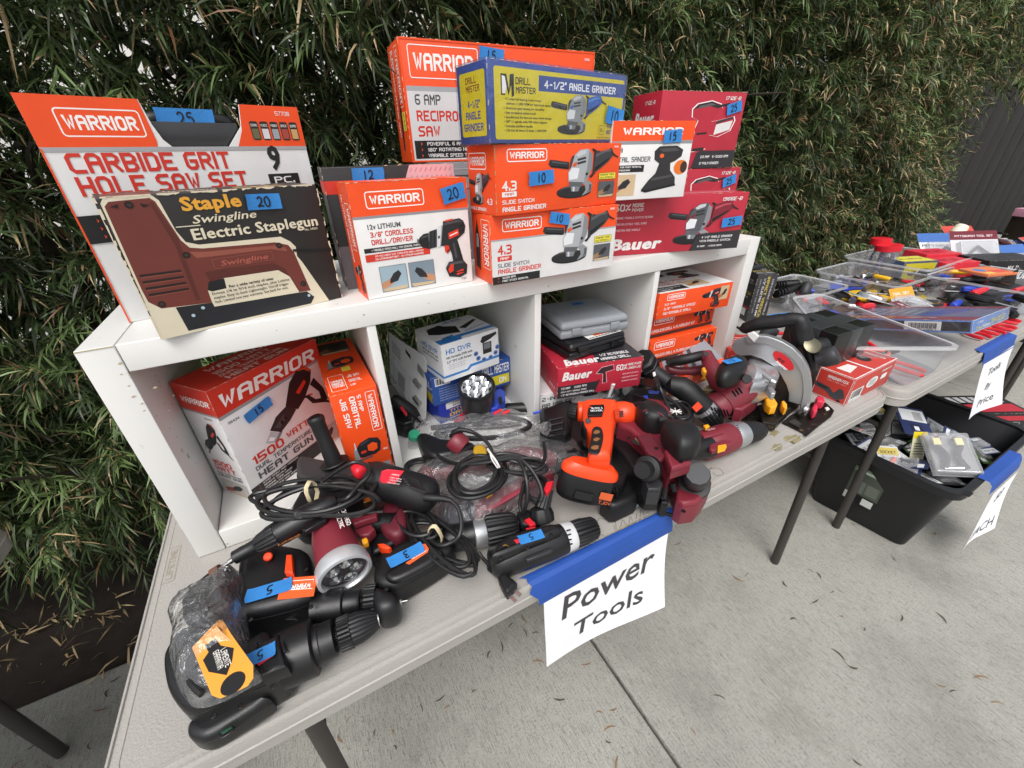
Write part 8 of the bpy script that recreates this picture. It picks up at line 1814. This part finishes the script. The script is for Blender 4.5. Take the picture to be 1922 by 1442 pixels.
f = face('top'); f.rect(0, 0, 1, .25, '9A4050'); f.rect(.0, .28, 1, .80, '7A86A8'); f.rect(0, .85, 1, 1, '9A4050'); f.poly([(.55, .28), (.72, .28), (.86, .8), (.66, .8)], '4A64B8'); f.text('SAE/METRIC TAP & DIE SET', .12, .06, .12, 'D8C850', w=.35, bold=.04); f.text('CARBON STEEL', .56, .10, .08, 'E4E0E0', w=.2, bold=.03)
for i in range(14): f.rect(.06+i*.04, .34, .075+i*.04, .74, ('AAB0B8', '5A6070')[i % 2])
done(f, t)
m = MB(); m.box((bw/2, dd/2, hh/2), (bw+.004, dd+.004, hh+.004), film, bev=.002); m.build('film_wrap', t)
# impact wrench carton
t, face, tp = carton('impact_wrench_carton', 'dark grey impact wrench carton standing just behind the right end of the shelf', 1.985, .588, .7405, -28.2, .080, .16, .20, '38373A')
f = face('front'); vtext(f, 'EARTHQUAKE VARIABLE', .76, .90, .08, .75, 'C8C8CA', bold=.02); vtext(f, 'IMPACT WRENCH', .50, .95, .14, .85, 'C8B450', bold=.045); vtext(f, '1/2" ELECTRIC 9.0 AMP', .34, .92, .10, .80, 'E0E0E0', bold=.03); vtext(f, 'HEAVY DUTY 230 FT LBS', .16, .90, .06, .7, 'B0B0B2', bold=.02); done(f, t)
f = face('left'); f.rr(.40, .74, .92, .88, '2A2A2C'); f.text('ELECTRIC', .44, .82, .04, 'C8C8CA', w=.44, bold=.02); f.text('POWER TOOLS', .44, .77, .03, 'C8C8CA', w=.44, bold=.02); f.text('WRENCH', .20, .54, .06, 'C8B450', w=.68, bold=.04); f.text('1/2 in.', .6, .47, .03, WH, w=.2); f.rect(0, .26, 1, .30, 'A83040'); f.rect(.3, .10, .85, .25, 'E0E0E0'); done(f, t)
f = face('top'); [f.text('IMPACT WRENCH', .06, .1+.18*k, .08, 'C8B450' if k % 2 else 'D0D0D0', w=.85, bold=.03) for k in range(5)]; done(f, t)
t = thing('handle_clip', 'small grey plastic clamp standing on top of the impact wrench carton', 'clamp', (2.045, .640, .9415)); MB().slab([(-.03, 0), (.0, .018), (.035, .008), (.03, -.012), (.0, -.004)], 0, .018, greypl, bev=.004).build('clamp_body', t); MB().tube([(.0, .0, .018), (.0, .02, .03), (.02, .03, .02)], .004, greypl, 8).build('clamp_jaw', t)

# boxes and packs farther along
def facing_box(name, label, c, pts, z0, w, d, h, yaw, cl, cat='box', group=None):
    p = at(c, pts[0], pts[1], z0); return carton(name, label, p.x, p.y, z0, yaw, w, d, h, cl, cat=cat, group=group)
t, face, tp = carton('yellow_drill_carton', 'yellow and navy carton standing in the back bin', 3.04, .50, .744, -22, .19, .12, .125, '3E4A6A')
f = face('front'); f.rect(.05, .08, .95, .94, 'C8B82E'); f.art(art_drill('4A4A4E', '7A6A2A'), .2, .1, .8, .8); done(f, t); f = face('top'); f.rect(.04, .08, .96, .92, 'D8D050'); f.text('DRILL MASTER', .1, .4, .2, '3A3A30', w=.7); done(f, t)
for k, (x, y, z, rz, lb) in enumerate([(3.22, .40, .744, -20, 'nearer bright red carton in the back bin'), (3.33, .52, .744, -24, 'farther bright red carton behind the other in the back bin')]):
    t, face, tp = carton('red_carton', lb, x, y, z, rz, .20, .13, .115+.01*k, 'D22838', group='bright red cartons')
    f = face('front'); f.rect(.02, .3, .14, .8, '1A1A1A'); f.text('BAUER', .3, .4, .2, 'E86070', w=.3, bold=.03); done(f, t); f = face('top'); f.text('HEAT GUN', .2, .4, .2, '7A1A28', w=.5); done(f, t)
t, face, tp = carton('grinder_carton', 'black carton with large white GRINDER lettering at the right edge', 3.42, .30, .744, -26, .30, .16, .12, '1C1C1E')
f = face('front'); f.text('MULTI', .35, .62, .16, WH, w=.18, bold=.04); f.text('GRINDER', .30, .22, .30, WH, w=.60, bold=.05); [f.poly(ell(.05, .15+.16*k, .012, .03, 8), WH) for k in range(5)]; done(f, t)
t, face, tp = carton('gold_carton', 'black and gold carton lying at the second table end', 3.36, .02, .744, -20, .20, .16, .03, '26262A'); f = face('front'); f.rect(.3, .2, .6, .8, 'A8904A'); done(f, t); f = face('top'); f.rect(.2, .2, .5, .8, 'A8904A'); done(f, t)
t, face, tp = carton('flyer_pack', 'orange and blue printed pack lying before the black grinder carton', 3.12, .22, .845, -18, .17, .12, .012, 'E07A4A', cat='pack')
f = face('top'); f.poly(ell(.3, .6, .14, .2, 14), '2E7FC4'); f.rect(.45, .2, .95, .5, 'D84A3A'); f.rect(.1, .1, .4, .3, 'E8C050'); done(f, t)
def card(label, x, y, z, rz, tilt, w, h, cl, deco, group='blister cards on the third table', th=.012):
    t = thing('blister_card', label, 'blister pack', (x, y, z), rz, group); t.rotation_euler = (tilt, 0, rz)
    MB().box((w/2, th/2, h/2), (w, th*.3, h), ink(cl), bev=.0006).build('card', t)
    m = MB(); f = Face(m, (0, th*.35, 0), (w, 0, 0), (0, 0, h), .0003); f.kind = 'card'
    deco(f); m.v = [(a, b-th*.001, c) for a, b, c in m.v]; m.build('card_print', t)
    MB().box((w/2, -th*.9, h*.36), (w*.78, th*2, h*.56), film_mat('blister_film', a=.22), bev=.003).build('blister', t)
    MB().tube([(w*.25, -th*.6, h*.2), (w*.5, -th*.8, h*.5), (w*.75, -th*.6, h*.25)], .008, darksteel, 6).build('packed_tool', t)
    return t
def d1(f): f.rect(0, .0, 1, .28, 'F0F0F0'); f.rect(.0, .7, 1, 1, '3E6AB0'); f.text('PITTSBURGH', .05, .55, .08, '22242A', w=.8, bold=.04)
def d2(f): f.rect(0, .74, 1, 1, '6A1A28'); f.text('PITTSBURGH TOOL SET', .1, .82, .06, 'E0D0D0', w=.8, bold=.03)
def d3(f): f.rect(0, .6, 1, 1, 'C8483A'); f.rect(.1, .1, .4, .5, '4A78A8'); f.rect(.5, .1, .9, .3, 'D8B84A')
p = at(cF, 1205, 190, .80)
card('white and blue card leaning diagonally at the hedge side', 3.62, .60, .77, -.55, -.75, .26, .20, 'E0E2E6', d1)
card('clear pack with a dark red header leaning over the yellow carton', 3.55, .46, .80, -.5, -.6, .26, .19, 'C8C8CC', d2)
for i, (x, y, z, rz, tl, cl, dd_, lb) in enumerate([(3.95, .55, .76, -.4, -1.05, 'D8D4D0', d3, 'pale multi coloured pack leaning at the far hedge side'), (4.15, .62, .76, -.5, -.95, 'D0CCC8', d3, 'second pale pack standing behind the first at the hedge side'), (4.0, .35, .745, -.4, -1.1, 'A84A5A', d2, 'pink and clear pack lying in the middle of the third table'), (4.25, .40, .745, -.3, -1.2, 'C8C4C8', d1, 'clear pack with a white card lying farther along'), (4.1, .15, .745, -.45, -1.1, 'B0B4BC', d2, 'silvery clear pack near the front of the third table'), (4.4, .25, .745, -.2, -1.1, 'D0D0D4', d3, 'orange and blue pack at the far right of the third table'), (3.8, .22, .745, -.3, -1.0, 'C4C8CC', d1, 'clear pack just beyond the black grinder carton')]):
    card(lb, x, y, z, rz, tl, .20, .24, cl, dd_)
for i, (x, y, rz, lb) in enumerate([(3.95, .66, -.3, 'paint roller pack at the back of the third table'), (4.12, .70, -.3, 'second roller pack at the back of the third table')]):
    t = thing('roller_pack', lb, 'pack', (x, y, .75), rz, 'white printed roller packs'); t.rotation_euler = (0, -1.1, rz)
    MB().lathe([(0, .03), (.01, .036), (.18, .036), (.19, .03)], ink('E4DCC8'), n=16).build('sleeve', t); MB().lathe([(.03, .0365), (.07, .0365)], ink('3A8A7A'), n=16).build('band', t); MB().lathe([(.14, .0365), (.16, .0365)], ink('D88A3A'), n=16).build('band', t)
t, face, tp = carton('dark_display_carton', 'tall dark brown and yellow carton at the far right beneath a pink box', 4.72, .40, .742, -26, .34, .25, .19, '2E2520')
f = face('front'); f.rect(.1, .25, .55, .9, 'A8923A'); [f.rect(.13, .35+.12*k, .5, .39+.12*k, '3A3020') for k in range(4)]; f.art(art_drill(), .6, .1, .95, .6); done(f, t); 
t, face, tp = carton('pink_carton', 'flat pink box on top of the dark display carton at the right edge', 4.74, .42, .933, -20, .30, .22, .05, 'E0A0B8')
t, face, tp = carton('orange_strip_carton', 'low orange and red strip carton in front of the dark display carton', 4.55, .30, .742, -24, .40, .10, .045, 'B8482A'); f = face('front'); f.text('CENTRAL PNEUMATIC', .05, .3, .4, 'F0E0D0', w=.8, bold=.03); done(f, t)

# heaps of small hand tools and packets
rh = random.Random(12)
for where, (x0, x1, y0, y1, z0, z1), n_, gp in (('behind the blue set carton', (2.30, 2.72, .20, .50, .765, .80), 30, 'small hand tools heaped on the second table'), ('around the red lidded jars', (2.62, 3.05, .36, .70, .765, .80), 20, 'small hand tools heaped on the second table'), ('inside the back bin', (3.06, 3.44, .42, .70, .76, .80), 10, 'small hand tools heaped on the second table'), ('by the zip pouches', (2.75, 3.55, .04, .40, .765, .83), 34, 'small hand tools heaped on the second table'), ('far along the third table', (3.78, 5.3, .10, .70, .765, .84), 44, 'packets and tools heaped on the third table'), ('in the left clear bin', (2.30, 2.48, .55, .70, .76, .80), 8, 'small hand tools heaped on the second table')):
    for i in range(n_):
        x, y, z, rz = rh.uniform(x0, x1), rh.uniform(y0, y1), rh.uniform(z0, z1), rh.uniform(0, 6.28); wh = where+(', nearest the hedge' if y > y0+(y1-y0)*.66 else ', nearest the aisle' if y < y0+(y1-y0)*.33 else ', in the middle')+(' left' if x < x0+(x1-x0)*.33 else ' right' if x > x0+(x1-x0)*.66 else ''); cl = rh.choice(['red', 'blue', 'black', 'black', 'yellow', 'grey', 'black', 'black']); k = rh.random()
        k = k*.82+(.22 if 'third' in gp else 0)
        if k < .38: screwdriver(x, y, z, rz, HM[cl], '%s handled screwdriver %s' % (cl, wh), L=rh.uniform(.14, .22), tilt=rh.uniform(-.15, .15), group=gp)
        elif k < .6: pliers(x, y, z, rz, HM[cl], '%s handled pliers %s' % (cl, wh), L=rh.uniform(.12, .17), tilt=rh.uniform(-.1, .1), group=gp)
        elif k < .75:
            t = thing('socket_handle', '%s gripped steel ratchet %s' % (cl, wh), 'ratchet', (x, y, z), rz, gp)
            MB().lathe([(0, .010), (.07, .012), (.075, .008)], HM[cl], n=12).build('grip', t); MB().lathe([(.075, .005), (.16, .005), (.165, .014), (.185, .014)], steel, n=12).build('ratchet_head', t)
        else:
            c1_ = rh.choice(['D8D8DA', 'C83A3A', '2E5AA8', 'E0A030', 'B8BCC2', '6A2A3A', 'E8E8E8', '3A8A8A']); w, h = rh.uniform(.07, .12), rh.uniform(.10, .17)
            t = thing('hang_pack', 'hang pack with a %s header %s' % ({'D8D8DA': 'pale grey', 'C83A3A': 'red', '2E5AA8': 'blue', 'E0A030': 'amber', 'B8BCC2': 'grey', '6A2A3A': 'maroon', 'E8E8E8': 'white', '3A8A8A': 'teal'}[c1_], wh), 'package', (x, y, z+.02), rz, gp); t.rotation_euler = (rh.uniform(-.6, .6), rh.uniform(-.4, .4), rz)
            MB().box((0, 0, 0), (w, h, .002), ink('DADADC'), bev=.0005).build('card', t); m = MB(); f = Face(m, (-w/2, -h/2, .001), (w, 0, 0), (0, h, 0)); f.rect(0, .66, 1, 1, c1_); f.text('TOOL SET', .12, .76, .09, WH, w=.7, bold=.03); f.rect(.1, .08, .42, .2, '2A2A2C'); m.build('card_print', t)
            MB().box((0, -h*.1, .010), (w*.8, h*.5, .018), film_mat('blister_film', a=.22), bev=.003).build('blister', t); MB().tube([(-w*.25, -h*.25, .008), (0, -h*.05, .011), (w*.25, h*.08, .008)], .007, rh.choice([steel, blackpl, redpl, HM['blue']]), 6).build('packed_tool', t)

# ================================================================ paper signs taped to the table edges
paper = mat('white_paper', 'EFEFF2', .75, vary=.02)
def sign(name, label, TL, TR, BR_, BL_, curl, lines, tape_pts, seed=1):
    t = thing(name, label, 'sign', TL)
    def P(u, v):                                      # v from 0 at the top to 1 at the bottom
        a = Vector(TL).lerp(Vector(TR), u); b = Vector(BL_).lerp(Vector(BR_), u); p = a.lerp(b, v)
        return p+Vector((0, -1, 0))*(curl*(v**2)*(.3+.7*u*u)+.004*math.sin(u*5+v*3)*v)
    N = 12; vs = [P(i/N, j/N) for j in range(N+1) for i in range(N+1)]
    m = MB(); fs = [(j*(N+1)+i, (j+1)*(N+1)+i, (j+1)*(N+1)+i+1, j*(N+1)+i+1) for j in range(N) for i in range(N)]
    m.add(vs, fs, paper, True); m.add([v+Vector((0, .0004, 0)) for v in vs], [f[::-1] for f in fs], paper, True); part(m, 'paper_sheet', t)
    m = MB(); cl = ink('3C3A3E')
    for s_, u0, v0, w, h, slope, sh in lines:
        vs_, fs_, tw = text_mesh(s_, .012); sx = w/tw; o = []
        for x, y, q in vs_:
            u = u0+(x+y*sh)*sx; v = v0-y/.7*h+slope*(x*sx)
            o.append(P(u, v)+Vector((0, -.0006-.00002*q, 0)))
        m.add(o, fs_, cl)
    part(m, 'lettering', t)
    m = MB(); rr = random.Random(seed); n = 14; vs = []
    for i in range(n+1):
        e = i/n
        for j, q in enumerate(tape_pts):
            p = Vector(q[0]).lerp(Vector(q[1]), e); k = rr.uniform(-.002, .002) if i in (0, n) else 0
            vs.append(p+Vector((k*4, 0, rr.uniform(0, .0004))))
    w_ = len(tape_pts)
    m.add(vs, [(i*w_+k, (i+1)*w_+k, (i+1)*w_+k+1, i*w_+k+1) for i in range(n) for k in range(w_-1)], tapedk, False); part(m, 'tape_strip', t)
    return t
sign('power_tools_sign', 'white paper sign reading Power Tools hanging from the near table edge', (.598, -.0075, .700), (.903, -.0075, .700), (.915, -.012, .463), (.602, -.012, .487), .02,
     [('Power', .12, .42, .76, .30, .0, .12), ('Tools', .20, .80, .60, .22, .0, .10)],
     [[(.570, .022, .7425), (.915, .010, .7425)], [(.572, .015, .7428), (.915, .007, .7428)], [(.574, .008, .742), (.915, .004, .742)], [(.576, .0, .738), (.914, .0, .738)], [(.578, -.0035, .727), (.913, -.0035, .727)], [(.582, -.0078, .706), (.911, -.0078, .706)], [(.584, -.0085, .688), (.908, -.0085, .690)]])
sign('tools_by_price_sign', 'white paper sign reading Tools By Price hanging from the second table edge', (2.442, -.031, .692), (2.715, -.031, .700), (2.80, -.05, .435), (2.56, -.05, .425), .03,
     [('Tools', .26, .30, .46, .12, -.02, .15), ('By', .36, .58, .20, .11, -.02, .15), ('Price', .24, .86, .50, .12, -.02, .15)],
     [[(2.40, .004, .7425), (2.712, .004, .7425)], [(2.404, -.012, .742), (2.712, -.012, .742)], [(2.408, -.023, .736), (2.714, -.023, .736)], [(2.412, -.028, .715), (2.716, -.028, .715)], [(2.418, -.032, .690), (2.72, -.032, .690)]], 2)

# ================================================================ black tote under the second table
tote = thing('storage_tote', 'large black plastic tote of packaged accessories under the second table', 'storage tote', (2.14, -.15, 0))
totem = mat('black_tote_plastic', '141518', .42, bump=.15, bscale=300, vary=.15, vscale=6)
bz, tz = .004, .355
B4 = [(2.185, -.150), (2.62, -.130), (2.62, .170), (2.145, .175)]; T4 = [(2.12, -.195), (2.80, -.190), (2.80, .235), (2.10, .235)]
def rnd4(c4, r, n=5):
    o = []
    for i in range(4):
        p, a, b = Vector(c4[i]), Vector(c4[i-1]), Vector(c4[(i+1) % 4]); u, v = (a-p).normalized(), (b-p).normalized()
        for k in range(n): q = k/(n-1); o.append(p+u*r*(1-q)**2+v*r*q**2)
    return o
A_, C_ = rnd4(B4, .035), rnd4(T4, .06); n = len(A_)
m = MB(); inn = lambda L, d: [p+((Vector((2.45, .02))-p).normalized()*d) for p in L]
A2, C2 = inn(A_, .004), inn(C_, .004)
vs = [(p.x, p.y, bz) for p in A_]+[(p.x, p.y, tz) for p in C_]+[(p.x, p.y, tz) for p in C2]+[(p.x, p.y, bz+.01) for p in A2]
m.add(vs, [tuple(range(n))[::-1]]+[(k*n+i, k*n+(i+1) % n, (k+1)*n+(i+1) % n, (k+1)*n+i) for k in range(3) for i in range(n)]+[tuple(range(3*n, 4*n))], totem, True); part(m, 'tote_body', tote)
m = MB(); D_ = [p+((p-Vector((2.45, .02))).normalized()*.030) for p in C_]
vs = [(p.x, p.y, tz+.001) for p in C_]+[(p.x, p.y, tz+.010) for p in C_]+[(p.x, p.y, tz+.010) for p in D_]+[(p.x, p.y, tz-.020) for p in D_]
m.add(vs, [(k*n+i, k*n+(i+1) % n, (k+1)*n+(i+1) % n, (k+1)*n+i) for k in range(3) for i in range(n)], totem, True); part(m, 'rim', tote)
m = MB()
for x in (2.14, 2.78): m.box((x, -.212 if x < 2.5 else -.208, tz+.011), (.035, .018, .002), mat('dark_slot', '050505'), bev=.0004)
part(m, 'handle_hole', tote)
# label on the face turned to the camera
fo = Vector((2.1345, .075, .115)); fu = Vector((.008, -.105, 0)); fv = Vector((-.0165, .0, .17))
m = MB(); f = Face(m, fo+Vector((-.001, 0, 0)), fu, fv, .002); f.rect(0, .24, 1, 1, '4A5248'); f.rect(0, .86, 1, 1, '6A8468'); f.text('Greenmade', .06, .885, .075, 'E0E4DC', w=.86, bold=.02); f.rr(.08, .68, .34, .82, '20263A'); [f.rect(.08, .30+.05*k, .5, .32+.05*k, '8A9288') for k in range(7)]; [f.rect(.56, .34+.05*k, .92, .36+.05*k, '8A9288') for k in range(6)]
f.rect(0, .0, .30, .22, 'D0D2CE'); f.rect(.58, .0, .92, .20, 'D0D2CE'); part(m, 'label', tote)
# packages heaped inside: green, navy, white, yellow blister packs
rk = random.Random(77)
pkcols = [('4E6B30', 'green and black'), ('26305A', 'navy'), ('D0D2D4', 'white and grey'), ('1E1E22', 'black'), ('2A2C30', 'charcoal'), ('2A3A6A', 'dark blue')]
for i in range(44):
    c1_, nm_ = pkcols[i % 6]; x = 2.17+.52*((i*7) % 44)/44+rk.uniform(-.02, .02); y = rk.uniform(-.13, .17); z = rk.uniform(.24, .31)+(.02 if y > .05 else 0)
    t = thing('tool_package', '%s hang pack with %s top, %s in the black tote, %s' % (nm_, ('white', 'silver', 'straw')[i % 3], ('flat', 'tilted', 'half buried', 'face up')[i % 4], 'leg end' if x < 2.34 else 'middle' if x < 2.52 else 'far end'), 'package', (x, y, z), group='hang packs heaped in the black tote')
    t.rotation_euler = (rk.uniform(-.5, .5), rk.uniform(-.5, .5), rk.uniform(0, 6.3)); w, h = rk.uniform(.06, .09), rk.uniform(.10, .15)
    MB().box((0, 0, 0), (w, h, .002), ink(c1_), bev=.0006).build('card', t)
    m = MB(); f = Face(m, (-w/2, -h/2, .001), (w, 0, 0), (0, h, 0)); f.rect(.05, .70, .95, .95, ('E4E6E8', 'B8BABC', 'C8B45A')[i % 3]); f.text(('BIT SET', 'BLADE', 'SOCKET')[i % 3], .15, .76, .09, '22242A', w=.7, bold=.03); f.rect(.1, .08, .5, .2, 'E4E6E8'); m.build('card_print', t)
    MB().box((0, -.01, .008), (w*.7, h*.5, .014), film_mat('blister_film', a=.22), bev=.003).build('blister', t)
    MB().tube([(-w*.2, -h*.18, .007), (w*.18, h*.1, .007)], .006, [darksteel, blackpl, orangepl][i % 3], 6).build('packed_tool', t)
t = thing('tool_package', 'navy hang pack with a barcode card at the back of the black tote', 'package', tuple(at(cG, 1080, 520, .36)), group='hang packs heaped in the black tote'); t.rotation_euler = (.35, .1, -.75)
MB().box((0, 0, 0), (.11, .15, .004), ink('26305A'), bev=.002).build('card', t); m = MB(); f = Face(m, (-.055, -.075, .002), (.11, 0, 0), (0, .15, 0)); f.rect(.1, .5, .95, .92, 'D8DADC'); [f.rect(.55+.03*k, .55, .563+.03*k, .85, '1A1A1A') for k in range(10)]; f.rect(.3, .1, .7, .4, '1A2040'); f.rect(.42, .18, .58, .32, 'D8DADC'); m.build('card_print', t)
t = thing('tool_package', 'yellow and white hang card standing in the middle of the black tote', 'package', tuple(at(cG, 1110, 690, .34)), group='hang packs heaped in the black tote'); t.rotation_euler = (1.2, .05, -.5)
MB().box((0, 0, 0), (.055, .13, .002), ink('E8E4C0'), bev=.0005).build('card', t); m = MB(); f = Face(m, (-.0275, -.065, .001), (.055, 0, 0), (0, .13, 0)); f.rect(0, .0, 1, .15, 'E8D020'); f.rect(0, .8, 1, 1, 'E8D020'); [f.rect(.15, .3+.08*k, .85, .33+.08*k, '6A6A6A') for k in range(5)]; m.build('card_print', t)
t = thing('tool_package', 'clear clamshell with two black and pale yellow clamps on top at the tote front', 'package', tuple(at(cG, 1310, 740, .37)), group='hang packs heaped in the black tote'); t.rotation_euler = (.45, -.25, -.9)
MB().box((0, 0, 0), (.13, .17, .003), ink('8E8E90'), bev=.001).build('card', t); MB().box((0, 0, .016), (.125, .165, .03), film_mat('blister_film', a=.22), bev=.006).build('blister', t)
for s_ in (-1, 1):
    m = MB(); m.tube(smooth_path([(s_*.03, -.06, .014), (s_*.015, -.01, .018), (s_*.035, .04, .018), (s_*.02, .065, .016)], 4), .010, blackpl, 8); m.box((s_*.03, .045, .026), (.022, .03, .008), ink('E8E0A0'), bev=.002); m.build('clamp', t)
MB().tube([(-.03, -.06, .014), (.03, -.055, .014)], .006, steel, 8).build('spindle', t)
# sign on the tote
sign('each_sign', 'white paper sign with only EACH legible taped to the rim of the black tote', (2.30, -.248, .318), (2.53, -.248, .318), (2.46, -.27, .10), (2.24, -.27, .085), .02,
     [('$3', .35, .30, .30, .16, 0, .1), ('EACH', .16, .90, .70, .16, .0, .1)],
     [[(2.27, -.196, .3675), (2.56, -.196, .3675)], [(2.27, -.226, .3672), (2.56, -.226, .3672)], [(2.27, -.236, .355), (2.56, -.236, .355)], [(2.28, -.243, .318), (2.55, -.243, .318)]], 3)
# display packs standing beyond the tote
for k, (x, y, rz, lb, cl) in enumerate([(2.98, .12, -.5, 'black and red tool set carton standing beyond the tote', '1C1A1C'), (3.22, .05, -.5, 'second black and red tool set carton with a blue stripe farther right', '221E20')]):
    t, face, tp = carton('tool_set_carton', lb, x, y, .003, math.degrees(rz), .34, .18, .16, cl, group='black and red tool set cartons under the second table')
    f = face('front'); f.rect(0, .72, 1, .9, 'B82A38'); f.rr(.08, .42, .9, .66, '2A2A2E'); f.frame(.08, .42, .9, .66, 'C8C8CA', t=.002, r=.01); [f.rect(.1+.15*q, .1, .2+.15*q, .34, ('C8C8CA', 'B82A38', '3E6AB0')[q % 3]) for q in range(5)]; done(f, t)
    f = face('top'); f.rect(.05, .1, .95, .5, 'B82A38'); [f.rect(.1+.12*q, .6, .18+.12*q, .9, 'B8B8BA') for q in range(7)]; done(f, t)
